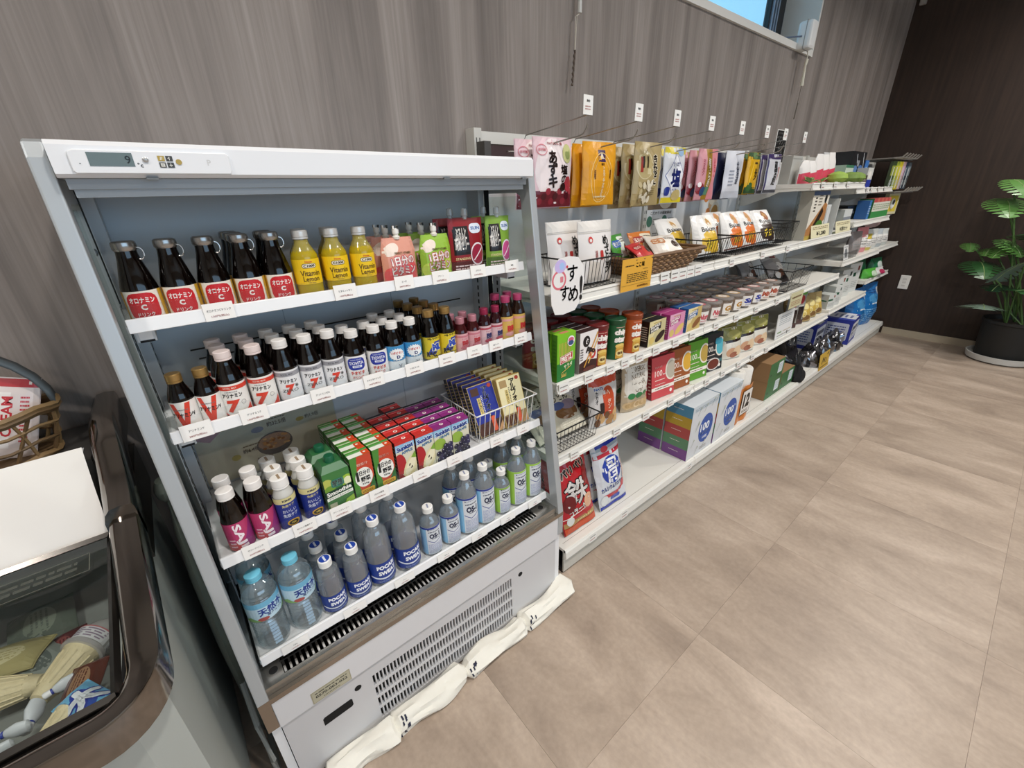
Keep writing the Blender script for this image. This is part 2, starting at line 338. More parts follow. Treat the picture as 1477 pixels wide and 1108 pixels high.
# window operator box with its cord on the right jamb
wo = empty('window_operator', (3.44, 0, 2.0)); tag(wo, 'white window crank box with hanging pull cord beside the window', 'window opener')
p = ony(1167, 49, -0.05)
b = MB(); b.box(p.x - 0.035, p.x + 0.045, -0.075, 0.0, p.z - 0.07, p.z + 0.06, mat('e4e4e2', 0.4)); ob = b.build('housing', wo, bevel=0.014); ob.matrix_parent_inverse = wo.matrix_world.inverted(); ob.location = (-3.44, 0, -2.0)
def sub(o, par): o.parent = par; o.location = tuple(-x for x in par.location); return o
b = MB(); b.box(p.x - 0.036, p.x + 0.046, -0.046, -0.042, p.z - 0.072, p.z + 0.062, mat('9a9a98', 0.5)); sub(b.build('seam_band'), wo)
b = MB(); b.tube([(p.x - 0.03, -0.03, p.z - 0.01), (p.x - 0.10, 0.02, p.z - 0.015), (p.x - 0.19, 0.12, p.z - 0.01)], 0.004, mat('5c6a80', 0.4)); sub(b.build('operator_cable'), wo)
q0, q1, q2, q3, q4 = [ony(u, v, -0.045) for u, v in ((1166, 65), (1164, 86), (1162, 92), (1156, 124), (1145, 172))]
b = MB(); b.tube([q0, q1], 0.003, mat('d8d4c6', 0.5)); sub(b.build('cord'), wo)
b = MB(); b.tube([q1, q2, q2.lerp(q3, 0.1), q3], [0.009, 0.009, 0.006, 0.010], mat('d9d5c4', 0.45), n=8); sub(b.build('pull_handle', smooth=True), wo)
b = MB(); b.tube([q3, q3.lerp(q4, 0.5), q3.lerp(q4, 0.52) + Vector((0.004, 0, 0)), q4], [0.002, 0.002, 0.004, 0.004], mat('6b6358', 0.6)); sub(b.build('cord_tail'), wo)
# second cord, left of the window
wc = empty('blind_cord', ony(836, 60, -0.02)); tag(wc, 'grey pull cord with chain hanging on the wall above candy bags', 'pull cord')
c0, c1, c2, c3, c4 = [ony(u, v, -0.02) for u, v in ((837, -30), (836, 19), (831, 24), (829, 72), (825, 123))]
b = MB(); b.tube([c0, c1], 0.007, mat('cfcfcb', 0.5), n=8); sub(b.build('handle', smooth=True), wc)
b = MB(); b.tube([c2 + Vector((-0.003, 0, 0)), c3], 0.0016, mat('b9b2a6', 0.5)); b.tube([c2 + Vector((0.004, 0, 0)), c3 + Vector((0.002, 0, 0))], 0.0016, mat('b9b2a6', 0.5)); b.tube([c1, c2], 0.002, mat('b9b2a6', 0.5)); sub(b.build('cord'), wc)
b = MB(); b.tube([c3.lerp(c4, k / 12.0) + Vector((0.003 * (k % 2), 0, 0)) for k in range(13)], [0.003 if k % 2 else 0.0045 for k in range(13)], mat('55493e', 0.5)); sub(b.build('chain'), wc)
# wall outlet on the brown wall, little bracket near the ceiling
wo2 = empty('wall_outlet', (X1, -0.50, 0.486)); tag(wo2, 'white power outlet plate low on the brown wall', 'outlet')
sub(box_obj('cover_plate', X1 - 0.008, X1, -0.537, -0.467, 0.426, 0.546, mat('e6e4de', 0.4), None, 0.003), wo2)
for zz in (0.515, 0.486, 0.457):
    sub(box_obj('socket', X1 - 0.010, X1 - 0.008, -0.515, -0.489, zz - 0.008, zz + 0.008, mat('cfccc5', 0.4)), wo2)
pb = onx(1329, 4, X1); tag(box_obj('wall_bracket', X1 - 0.03, X1, pb.y - 0.035, pb.y + 0.005, pb.z - 0.02, pb.z + 0.05, mat('9a938c', 0.5), None, 0.004), 'small grey bracket high on the brown wall corner', 'bracket')
# ================================================================ OPEN DRINKS FRIDGE
FB = (0.45, -0.25, 0.0)
fr = empty('display_fridge', FB); tag(fr, 'open-front white display fridge with four shelves of cold drinks', 'fridge')
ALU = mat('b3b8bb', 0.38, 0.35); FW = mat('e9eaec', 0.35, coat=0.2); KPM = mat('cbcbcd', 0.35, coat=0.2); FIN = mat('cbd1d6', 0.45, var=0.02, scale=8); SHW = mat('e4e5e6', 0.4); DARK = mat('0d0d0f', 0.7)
def fpart(mb, name, **k): return sub(mb.build(name, **k), fr)
for s, (xa, xb) in enumerate(((0.0, 0.022), (0.878, 0.90))):
    b = MB(); b.ring([(-0.03, 0.30), (-0.03, 1.39), (-0.322, 1.39), (-0.340, 1.385), (-0.349, 1.366), (-0.484, 0.352), (-0.484, 0.262)],
                     [(-0.12, 0.385), (-0.12, 1.298), (-0.128, 1.308), (-0.300, 1.308), (-0.318, 1.300), (-0.442, 0.40), (-0.442, 0.385)], 'x', xa, xb, ALU)
    sp = fpart(b, 'side_frame', bevel=0.003)
    b = MB(); b.prism([(-0.125, 0.39), (-0.125, 1.30), (-0.312, 1.30), (-0.438, 0.39)], 'x', xa + 0.009, xa + 0.013, GLASS); fpart(b, 'side_glass')
    xi = xb if s == 0 else xa; sg = 1 if s == 0 else -1
    b = MB(); x2 = xi + sg * 0.020; b.box(min(xi, x2), max(xi, x2), -0.158, -0.10, 0.40, 1.33, FIN); fpart(b, 'rear_post')
    b = MB(); b.box(min(xi, xi + sg * 0.001), max(xi, xi + sg * 0.001), -0.182, -0.160, 0.40, 1.33, DARK); fpart(b, 'seal_gap')
    b = MB(); x3 = xi + sg * 0.0012; b.box(min(xi, x3), max(xi, x3), -0.222, -0.186, 0.40, 1.14, mat('c3c9cd', 0.4)); st = fpart(b, 'shelf_standard')
    b = MB()
    for k in range(32):
        z = 0.44 + k * 0.022
        for yy, xx in ((-0.208, xi + sg * 0.0014), (-0.132, x2 + sg * 0.0002)): b.box(min(xx, xx + sg * 0.0006), max(xx, xx + sg * 0.0006), yy - 0.003, yy + 0.003, z, z + 0.013, DARK)
    sl = b.build('bracket_slots', st); sl['kind'] = 'stuff'
b = MB(); b.box(0.022, 0.878, -0.10, -0.03, 0.30, 1.36, FIN); bp = fpart(b, 'back_panel')
b = MB()
for k in range(36): x = 0.06 + k * 0.0222; b.lathe([(0.0042, 0.0), (0.0042, 0.001)], DARK, 10, (0, 0, 0)); n0 = len(b.v) - 20; b.v[n0:] = [(x + p[0], -0.1002 - p[2], 1.325 + p[1]) for p in b.v[n0:]]
hb = b.build('air_holes', bp); hb['kind'] = 'stuff'
for xx in (0.30, 0.58): b = MB(); b.box(xx, xx + 0.0012, -0.1006, -0.10, 0.42, 1.22, mat('98a1a8', 0.5)); b.build('panel_seam', bp)
for z, xa, xb in ((1.012, 0.10, 0.80), (0.99, 0.11, 0.40)): b = MB(); b.tube([(xa, -0.112, z), (xb, -0.112, z)], 0.0018, WIRE); b.build('back_rod', bp)
for y_, z_ in ((-0.235, 1.235), (-0.135, 1.235)):
    b = MB(); b.lathe([(0.006, 0), (0.006, 0.0015), (0.003, 0.003)], mat('8e9396', 0.3, 0.8), 10); b.v = [(0.022 + p[2] + (0.02 if y_ > -0.2 else 0), y_ + p[0], z_ + p[1]) for p in b.v]; fpart(b, 'screw')
# canopy
b = MB(); b.prism([(-0.03, 1.345), (-0.03, 1.386), (-0.366, 1.386), (-0.373, 1.380), (-0.373, 1.345), (-0.368, 1.3405)], 'x', 0.024, 0.876, FW); hd = fpart(b, 'canopy')
b = MB(); b.box(0.03, 0.87, -0.352, -0.338, 1.3265, 1.3405, mat('9fa4a8', 0.45, 0.2)); b.box(0.034, 0.866, -0.345, -0.31, 1.316, 1.3265, mat('acb1b5', 0.45, 0.2)); fpart(b, 'light_valance')
for xx in (0.118, 0.62, 0.84): b = MB(); b.box(xx, xx + 0.014, -0.3735, -0.366, 1.338, 1.3415, mat('6f7274', 0.4)); b.build('clip', hd)
b = MB(); b.prism([(0.0, 0.0), (0.180, 0.0), (0.182, 0.004), (0.182, 0.026), (0.178, 0.029), (0.004, 0.029), (-0.003, 0.026), (-0.003, 0.003)], 'y', -0.378, -0.372, FW); b.v = [(p[0] + 0.046, p[1], p[2] + 0.3455 + 1.0) for p in b.v]
cp = b.build('control_panel', hd, bevel=0.001)
b = MB(); b.box(0.062, 0.110, -0.3785, -0.3780, 1.3545, 1.3715, mat('5d6862', 0.25, coat=0.3)); PR().text('9', 0.036, 0.0, 0.010, '161d1c', bold=0.01).rect(-0.016, -0.006, -0.0145, -0.005, '161d1c').put(b, on_front(-0.3785, 1.363, 0.068)); b.build('temperature_display', cp)
b = MB(); PR().text('°c', 0, 0, 0.006, '30302e').put(b, on_front(-0.378, 1.3565, 0.116)); b.build('degree_mark', cp)
b = MB(); b.lathe([(0.0036, 0), (0.0036, 0.002), (0.002, 0.003)], mat('b8b9b8', 0.3, 0.5), 12); b.v = [(0.1235 + p[0], -0.378 - p[2], 1.3635 + p[1]) for p in b.v]; b.build('lamp_button', cp, smooth=True)
for i, (xx, zz, cc, tx) in enumerate(((0.138, 1.3655, 'b39a45', '//'), (0.1475, 1.3655, '3f3e3a', '↑'), (0.138, 1.3570, '56544d', '▤'), (0.1475, 1.3570, '3f3e3a', '↓'))):
    b = MB(); b.box(xx, xx + 0.008, -0.3787, -0.378, zz - 0.0034, zz + 0.0034, mat(cc, 0.4)); PR().text(tx, 0, 0, 0.0045, 'efeee6', bold=0.03).put(b, on_front(-0.3787, zz, xx + 0.004)); b.build('button', cp)
b = MB(); b.lathe([(0.0038, 0), (0.0038, 0.001)], mat('b0924a', 0.35, 0.4), 12); b.v = [(0.162 + p[0], -0.378 - p[2], 1.3612 + p[1]) for p in b.v]; b.build('round_button', cp)
b = MB(); PR().text('P', 0, 0, 0.008, 'd2d2d2').put(b, on_front(-0.378, 1.361, 0.2)); b.build('embossed_mark', cp)
# shelves
FS = [(1.125, -0.335), (0.930, -0.365), (0.662, -0.400), (0.402, -0.430)]
for i, (z, yf) in enumerate(FS):
    b = MB(); b.box(0.028, 0.872, yf + 0.004, -0.104, z - 0.010, z, SHW); sh = fpart(b, 'shelf')
    b = MB(); b.prism([(yf + 0.006, z - 0.012), (yf - 0.004, z - 0.010), (yf, z + 0.012), (yf + 0.006, z + 0.012)], 'x', 0.030, 0.872, mat('ececec', 0.3, coat=0.3)); b.build('price_rail', sh, bevel=0.001)
    b = MB(); b.box(0.030, 0.872, yf + 0.0045, yf + 0.0065, z, z + 0.032, ACRYL); b.box(0.030, 0.032, yf + 0.006, yf + 0.10, z, z + 0.030, ACRYL); b.build('front_guard', sh)
    for xx in ((0.034, 0.060), (0.838, 0.866)):
        if i == 3: continue
        b = MB(); b.box(xx[0], xx[1], yf + 0.03, -0.104, z - 0.034, z - 0.010, mat('d6d9db', 0.4)); b.box(xx[0] + 0.004, xx[1] - 0.004, yf + 0.029, yf + 0.031, z - 0.030, z - 0.014, mat('f0f0f0', 0.4)); b.box(xx[0] + 0.003, xx[1] - 0.003, yf + 0.0285, yf + 0.0305, z - 0.0345, z - 0.031, DARK); b.build('bracket', sh)
# sill, grille, apron, kick panel
SST = mat('a8a6a1', 0.25, 0.9)
b = MB(); b.box(0.022, 0.062, -0.468, -0.40, 0.366, 0.372, SST); b.box(0.806, 0.878, -0.468, -0.40, 0.366, 0.372, SST); b.box(0.022, 0.878, -0.474, -0.462, 0.350, 0.374, SST); sl = fpart(b, 'steel_sill')
for xx in (0.045, 0.84):
    b = MB(); b.lathe([(0.009, 0), (0.009, 0.0008)], DARK, 14, (xx, -0.438, 0.372)); b.build('finger_hole', sl)
b = MB(); b.box(0.060, 0.808, -0.462, -0.33, 0.330, 0.336, mat('1b1c1e', 0.6)); b.box(0.022, 0.878, -0.405, -0.10, 0.30, 0.385, mat('1b1c1e', 0.6)); fpart(b, 'air_duct')
gb = MB(); gb.box(-0.0022, 0.0022, -0.461, -0.410, 0.348, 0.372, mat('4d4c4a', 0.35, 0.8)); gb.box(-0.0022, 0.0022, -0.4605, -0.444, 0.3722, 0.3738, mat('cfcdc8', 0.25, 0.9)); g0 = None  # dark slat with a paler front tip: light on the metal painted as colour
for k in range(64):
    if g0 is None: o = g0 = gb.build('grille_slat')
    else: o = g0.copy(); COL.objects.link(o)
    o.parent = fr; o.location = (0.066 + k * 0.01172 - FB[0], -FB[1], 0)
b = MB(); b.box(0.060, 0.808, -0.430, -0.427, 0.3725, 0.3745, mat('232323', 0.5)); fpart(b, 'grille_crossbar')
b = MB(); b.box(0.0, 0.90, -0.4845, -0.4745, 0.338, 0.352, mat('a39a90', 0.2, 0.95)); b.box(0.0, 0.022, -0.4845, -0.44, 0.26, 0.338, mat('a39a90', 0.25, 0.95)); fpart(b, 'steel_edge_trim')
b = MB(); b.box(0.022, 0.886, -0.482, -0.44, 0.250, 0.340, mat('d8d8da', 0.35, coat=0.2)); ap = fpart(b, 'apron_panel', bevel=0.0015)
b = MB(); b.box(0.092, 0.180, -0.4826, -0.482, 0.2535, 0.2905, mat('a9a48a', 0.3, 0.3)); PR().rect(-0.042, -0.0165, 0.042, 0.0165, 'b6b29b').text('0570-003-022', 0, -0.001, 0.0085, '2a2824', w=0.072, bold=0.03).bars(-0.036, 0.006, 0.036, 0.013, 1, '4a463c').bars(-0.02, -0.014, 0.02, -0.009, 1, '6a665c').put(b, on_front(-0.4826, 0.272, 0.136)); b.build('service_plate', ap)
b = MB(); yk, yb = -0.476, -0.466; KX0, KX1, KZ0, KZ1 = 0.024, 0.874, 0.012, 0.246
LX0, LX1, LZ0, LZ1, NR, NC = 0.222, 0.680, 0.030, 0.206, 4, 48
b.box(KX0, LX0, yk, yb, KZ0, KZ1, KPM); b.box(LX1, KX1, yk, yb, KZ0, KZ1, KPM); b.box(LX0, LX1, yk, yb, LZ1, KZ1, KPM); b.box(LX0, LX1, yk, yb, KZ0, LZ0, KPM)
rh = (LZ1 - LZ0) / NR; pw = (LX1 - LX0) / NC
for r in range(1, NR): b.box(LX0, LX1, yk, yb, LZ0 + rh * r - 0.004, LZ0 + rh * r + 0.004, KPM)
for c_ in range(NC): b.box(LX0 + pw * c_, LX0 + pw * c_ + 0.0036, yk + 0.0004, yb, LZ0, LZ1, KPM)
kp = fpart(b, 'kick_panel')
b = MB(); b.box(0.2, 0.7, -0.4655, -0.46, 0.02, 0.22, BLACK); b.build('louver_backing', kp)
b = MB(); b.prism([(0.099, 0.153), (0.165, 0.153), (0.169, 0.157), (0.169, 0.176), (0.166, 0.180), (0.103, 0.180), (0.099, 0.176)], 'y', -0.4766, -0.476, BLACK); b.build('switch_recess', kp)
for xx, zz in ((0.188, 0.200), (0.717, 0.197)):
    b = MB(); b.lathe([(0.0085, 0), (0.0085, 0.0006)], BLACK, 16); b.v = [(xx + p[0], -0.476 - p[2], zz + p[1]) for p in b.v]; b.build('finger_hole', kp)
b = MB(); PR().bars(-0.015, -0.003, 0.015, 0.003, 1, '9a9a9c').put(b, on_front(-0.476, 0.035, 0.855)); b.build('maker_mark', kp)
b = MB(); b.box(0.004, 0.022, -0.472, -0.03, 0.0, 0.30, FW); b.box(0.876, 0.896, -0.472, -0.03, 0.0, 0.30, FW); b.box(0.022, 0.876, -0.05, -0.03, 0.0, 0.30, FW); b.box(0.022, 0.876, -0.455, -0.05, 0.004, 0.012, DARK); fpart(b, 'base_cabinet')
# ================================================================ PRODUCT KIT
def bottle(name, cat, prof, bmat, cap=None, label=None, n=24, extra=None, sx=1.0, sy=1.0, smooth=True):
    r = empty(name); tag(r, None, cat)
    b = MB(); b.lathe(prof, bmat, n, sx=sx, sy=sy); b.build('body', r, smooth=smooth)
    if cap:
        b = MB(); b.lathe(cap[0], cap[1], 20)
        if len(cap) > 2: cap[2](b)
        b.build('cap', r, smooth=True)
    if label:
        z0, z1, R, col, pr = label[:5]
        b = MB(); m = mat(col, 0.4); nn = 32
        for j in range(nn):
            a0, a1 = 2 * math.pi * j / nn, 2 * math.pi * (j + 1) / nn
            b.poly([(R * math.sin(a0) * sx, -R * math.cos(a0) * sy, z0), (R * math.sin(a1) * sx, -R * math.cos(a1) * sy, z0), (R * math.sin(a1) * sx, -R * math.cos(a1) * sy, z1), (R * math.sin(a0) * sx, -R * math.cos(a0) * sy, z1)], m)
        pr.put(b, on_cyl(R, z0), du=R * math.pi / 16, e0=0.0004, e=0.0001, clip=(-R * 3.0, 0, R * 3.0, z1 - z0)); b.build('label', r)
    if extra: extra(r)
    return r
def screwcap(r, z0, z1, m, top=None):
    p = [(r * 0.96, z0), (r, z0 + 0.0006), (r, z0 + 0.0030), (r * 0.94, z0 + 0.0034), (r * 0.94, z0 + 0.0042), (r, z0 + 0.0046)]
    h = z1 - z0
    for k in range(3): p += [(r * 1.01, z0 + 0.005 + (h - 0.007) * k / 3.0), (r * 0.985, z0 + 0.005 + (h - 0.007) * (k + 0.5) / 3.0)]
    p += [(r, z1 - 0.0012), (r * 0.9, z1), (0, z1 + 0.0001)]
    def ex(b):
        if top:
            PR().ell(0, 0, r * 0.8, r * 0.8, top[0]).rect(-r * 0.15, -r * 0.6, r * 0.15, r * 0.6, top[1]).put(b, on_top(z1))
    return (p, m, ex)
def energy_prof(h, r):
    cz = h - 0.0165; cr = r * 0.60
    return [(r * 0.9, 0), (r, 0.004), (r, h * 0.56), (r * 0.97, h * 0.60), (r * 0.86, h * 0.68), (cr * 1.04, h * 0.80), (cr * 0.96, h * 0.84), (cr * 0.94, cz)]
def energy(name, h, r, capm, labcol, pr, glass='090403', lab=(0.05, 0.54)):
    return bottle(name, 'bottle', energy_prof(h, r), mat(glass, 0.06, coat=0.25), screwcap(r * 0.62, h - 0.0165, h, capm), (h * lab[0], h * lab[1], r + 0.0003, labcol, pr))
def carton(name, cat, w, d, h, cols, front=None, left=None, top=None, bevel=0.0006, parts=None, right=None):
    """cols: front, sides, top"""
    r = empty(name); tag(r, None, cat); f, s_, t_ = [mat(c, 0.4) for c in cols]; b = MB()
    x, y = w / 2, d / 2
    b.add([(-x, -y, 0), (x, -y, 0), (x, -y, h), (-x, -y, h)], [(0, 1, 2, 3)], f); b.add([(-x, y, 0), (-x, -y, 0), (-x, -y, h), (-x, y, h)], [(0, 1, 2, 3)], s_)
    b.add([(x, -y, 0), (x, y, 0), (x, y, h), (x, -y, h)], [(0, 1, 2, 3)], s_); b.add([(x, y, 0), (-x, y, 0), (-x, y, h), (x, y, h)], [(0, 1, 2, 3)], f)
    b.add([(-x, -y, h), (x, -y, h), (x, y, h), (-x, y, h)], [(0, 1, 2, 3)], t_); b.add([(-x, -y, 0), (-x, y, 0), (x, y, 0), (x, -y, 0)], [(0, 1, 2, 3)], s_)
    b.build('carton', r)
    b = MB()
    if front: front.put(b, on_front(-y), clip=(-x, 0, x, h))
    if left: left.put(b, on_left(-x, 0, 0), clip=(-y, 0, y, h))
    if top: top.put(b, on_top(h), clip=(-x, -y, x, y))
    if b.f: b.build('print', r)
    if parts: parts(r)
    return r
def bag(name, cat, w, h, t, col, pr=None, kind='stand', back=None, rough=0.3, header=None, top_w=1.0, wob=0.0, pmat=None, part='bag_body'):
    """filled film pouch: kind 'stand' = gusseted foot, 'hang' = sealed top and bottom"""
    r = empty(name); tag(r, None, cat); nu, nv = 8, 10
    def half(u, v):
        e = max(0.0, 1 - abs(u) ** 2.4) ** 0.6
        if kind == 'stand': T = t / 2 * (0.62 + 0.38 * math.sin(min(1, v / 0.35) * math.pi / 2)) * (1 - max(0, (v - 0.35) / 0.65) ** 1.7)
        else: T = t / 2 * max(0.0, math.sin(math.pi * min(1, max(0, (v - 0.06) / 0.88)))) ** 0.6
        return T * e + 0.0006
    def wd(v): return w / 2 * (1 + (top_w - 1) * max(0, v - 0.7) / 0.3) * (1 - (0.03 * math.sin(math.pi * v) if t > 0.02 else 0))
    def wv(x, z): return wob * (math.sin(x * 70 + z * 40 + 0.6) * 0.5 + math.sin(z * 62 - x * 45) * 0.5)
    m = pmat or mat(col, rough); mb_ = mat(back, rough) if back else m; b = MB()
    b.sheet(lambda i, j: ((2 * i - 1) * wd(j), -half(2 * i - 1, j) + wv((2 * i - 1) * wd(j), j * h), j * h), nu, nv, m); b.tri()
    b.sheet(lambda i, j: ((1 - 2 * i) * wd(j), half(1 - 2 * i, j) + wv((1 - 2 * i) * wd(j), j * h), j * h), nu, nv, mb_)
    b.build(part, r, smooth=True)
    if pr:
        b = MB()
        G = [[Vector(((2 * i / nu - 1) * wd(j / nv), -half(2 * i / nu - 1, j / nv) + wv((2 * i / nu - 1) * wd(j / nv), j / nv * h), j / nv * h)) for i in range(nu + 1)] for j in range(nv + 1)]
        def fn(x, z, e):
            fu = min(nu - 1e-6, max(0, (x / (w / 2) + 1) / 2 * nu)); fv = min(nv - 1e-6, max(0, z / h * nv)); i, j = int(fu), int(fv); a, c_ = fu - i, fv - j
            A_, B_, C_, D_ = G[j][i], G[j][i + 1], G[j + 1][i + 1], G[j + 1][i]
            p = A_ + (B_ - A_) * a + (C_ - B_) * c_ if a >= c_ else A_ + (C_ - D_) * a + (D_ - A_) * c_
            return (p.x, p.y - e, p.z)
        pr.put(b, fn, du=w / 2 / 4, dv=h / 10, e0=0.0012, e=0.00014, rough=rough, clip=(-w / 2 * 0.97, 0.002, w / 2 * 0.97, h - 0.001)); b.build('print', r)
    if header: header(r)
    return r
def nth(i, n):
    if n == 1: return 'only one'
    return 'leftmost' if i == 0 else 'rightmost' if i == n - 1 else ORD[i] + ' from left'
# ================================================================ FRIDGE, TOP SHELF
Z1 = FS[0][0]
def tab(b):
    b.tube([(0.0135 * math.cos(a) * 0.45 + 0.0165, -0.004, 0.108 + 0.0095 * math.sin(a)) for a in [math.pi * 2 * k / 12 for k in range(12)]], 0.0011, mat('d2d2d0', 0.25, 0.9), 5, True)
CAPS = mat('a9a8a6', 0.25, 0.9)
pr = PR().rect(-0.08, 0, -0.027, 0.05, 'c79a2a').rect(0.027, 0, 0.08, 0.05, 'c79a2a').rrect(-0.0215, 0.002, 0.0215, 0.0455, 0.012, 'c8222b')
pr.text('オロナミン', 0, 0.034, 0.0085, 'f6f3ee', w=0.034, bold=0.045).text('C', 0, 0.0225, 0.009, 'f6f3ee', bold=0.05).text('ドリンク', 0, 0.0105, 0.0062, 'f6f3ee', w=0.022, bold=0.03)
oro = bottle('vitamin_soda_bottle', 'bottle', [(0.0225, 0), (0.0252, 0.003), (0.0255, 0.052), (0.0250, 0.058), (0.0205, 0.078), (0.0158, 0.098), (0.0142, 0.109), (0.0142, 0.116)], mat('070302', 0.06, coat=0.25),
    ([(0.0145, 0.113), (0.0165, 0.116), (0.0165, 0.122), (0.0160, 0.126), (0.013, 0.128), (0, 0.1282)], CAPS, tab), (0.003, 0.0515, 0.0258, 'efe9dc', pr))
def emboss(r):
    b = MB(); PR().ringe(0, 0.062, 0.006, 0.007, 0.0018, '2a211b').text('C', 0, 0.062, 0.006, '2a211b').put(b, on_cyl(0.0236, 0.008), du=0.004); b.build('embossed_mark', r)
for i, x in enumerate((0.062, 0.115, 0.168, 0.222, 0.273)):
    place(oro, (x, -0.292, Z1), f'brown bottle with red oval label, {nth(i, 5)}, front row, top fridge shelf', rz=random.uniform(-0.15, 0.15) - 0.05, group='red label soda bottles')
for i, (x, y) in enumerate(((0.222, -0.236), (0.273, -0.236), (0.222, -0.18))):
    place(oro, (x, y, Z1), ('brown red-label bottle directly behind the fourth one, top fridge shelf', 'brown red-label bottle directly behind the fifth one, top fridge shelf', 'brown red-label bottle at the very back, top fridge shelf')[i], rz=0.1, group='red label soda bottles')
LEM = clear('lemon_drink', 'e6c91e', 0.05, body=0.62, body_col='d9be22')
pr = PR().rect(-0.09, 0, 0.09, 0.048, 'f0c81c').rrect(-0.0135, 0.031, 0.0135, 0.040, 0.004, '2b2417').rrect(-0.0125, 0.032, 0.0125, 0.039, 0.0034, 'f3ead2').text('C1000', 0, 0.0355, 0.005, '2b2417', w=0.021, bold=0.05)
pr.text('House', 0, 0.0435, 0.0038, 'd0621c', bold=0.04).text('Vitamin', 0, 0.0215, 0.0105, '4a2c14', w=0.037, bold=0.012).text('Lemon', 0, 0.0105, 0.0095, '4a2c14', w=0.030, bold=0.012).text('100% vitamin', 0, 0.003, 0.0018, '7a5a20')
lem = bottle('lemon_drink_bottle', 'bottle', [(0.022, 0), (0.0248, 0.003), (0.0250, 0.075), (0.0245, 0.081), (0.019, 0.092), (0.0138, 0.102), (0.0126, 0.110)], LEM, screwcap(0.0148, 0.1105, 0.127, mat('d3d3d1', 0.3, 0.3)), (0.026, 0.074, 0.0253, 'f0c81c', pr))
def neckband(r):
    b = MB(); b.lathe([(0.0246, 0.0795), (0.0192, 0.0922), (0.014, 0.1022), (0.0132, 0.1105)], PET, 20); b.build('clear_neck', r, smooth=True)
neckband(lem)
for i, x in enumerate((0.327, 0.386, 0.444)): place(lem, (x, -0.295, Z1), f'yellow lemon drink bottle with white cap, {nth(i, 3)}, front, top fridge shelf', rz=random.uniform(-0.12, 0.12), group='lemon drink bottles')
for i, x in enumerate((0.34, 0.397)): place(lem, (x, -0.238, Z1), f'yellow lemon drink bottle in back row, {("left","right")[i]} one, top fridge shelf', rz=0.2, group='lemon drink bottles')
def spout(r, h, x=0.0, two=False):
    b = MB(); m = mat('ece8de', 0.4); b.lathe([(0.0075, h - 0.004), (0.0085, h + 0.001), (0.0058, h + 0.0035), (0.0058, h + 0.008)], m, 12, (x, 0, 0)); b.build('spout', r, smooth=True)
    b = MB(); b.lathe([(0.0072, h + 0.0075), (0.0076, h + 0.014), (0.0070, h + 0.019)], mat('f2f0ea', 0.4), 12, (x, 0, 0))
    for a in range(4):
        c_, s_ = math.cos(a * math.pi / 2 + 0.5) * 0.0068, math.sin(a * math.pi / 2 + 0.5) * 0.0068; b.box(x + c_ - 0.0018, x + c_ + 0.0018, s_ - 0.0018, s_ + 0.0018, h + 0.018, h + 0.0245, mat('26251f', 0.4) if a % 2 else mat('f2f0ea', 0.4))
    b.build('cap', r, smooth=True)
def jelly(c1, c2, fruit, name='jelly_pouch'):
    p = PR().rect(-0.043, 0, 0.043, 0.1, c1).poly([(-0.043, 0), (0.043, 0), (0.043, 0.035), (0, 0.045), (-0.043, 0.02)], c2).ell(-0.022, 0.074, 0.02, 0.013, 'f3e3d6', rot=0.4).ell(0.026, 0.024, 0.016, 0.02, fruit).ell(-0.03, 0.02, 0.012, 0.016, fruit)
    p.text('1日分の', 0.003, 0.050, 0.019, 'fdf6f0', w=0.056, bold=0.05, out='c2294a', rot=0.08).text('ビタミン', 0.003, 0.029, 0.019, 'fdf6f0', w=0.058, bold=0.05, out='c2294a', rot=0.08).text('PERFECT VITAMIN', 0.005, 0.066, 0.005, '5a4a20', w=0.04).bars(-0.02, 0.008, 0.02, 0.014, 1, 'f6efe6')
    return bag(name, 'jelly pouch', 0.086, 0.099, 0.034, c1, p, 'stand', header=lambda r: spout(r, 0.099), top_w=0.82)
pe = jelly('dd9a86', 'd5706a', 'e05a5e'); gr = jelly('93bb3c', '6f9c2c', 'bcd65a')
place(pe, (0.526, -0.300, Z1), 'pink peach jelly spout pouch at the front, top fridge shelf', group='vitamin jelly pouches')
place(pe, (0.520, -0.258, Z1), 'pink peach jelly spout pouch just behind the front pink one', group='vitamin jelly pouches'); place(pe, (0.517, -0.218, Z1), 'pink peach jelly spout pouch at the back of its row', group='vitamin jelly pouches')
place(gr, (0.622, -0.300, Z1), 'lime green vitamin jelly spout pouch at the front, top fridge shelf', group='vitamin jelly pouches')
place(gr, (0.616, -0.250, Z1), 'lime green jelly spout pouch just behind the front lime one', group='vitamin jelly pouches'); place(gr, (0.610, -0.200, Z1), 'lime green jelly spout pouch at the back of its row', group='vitamin jelly pouches')
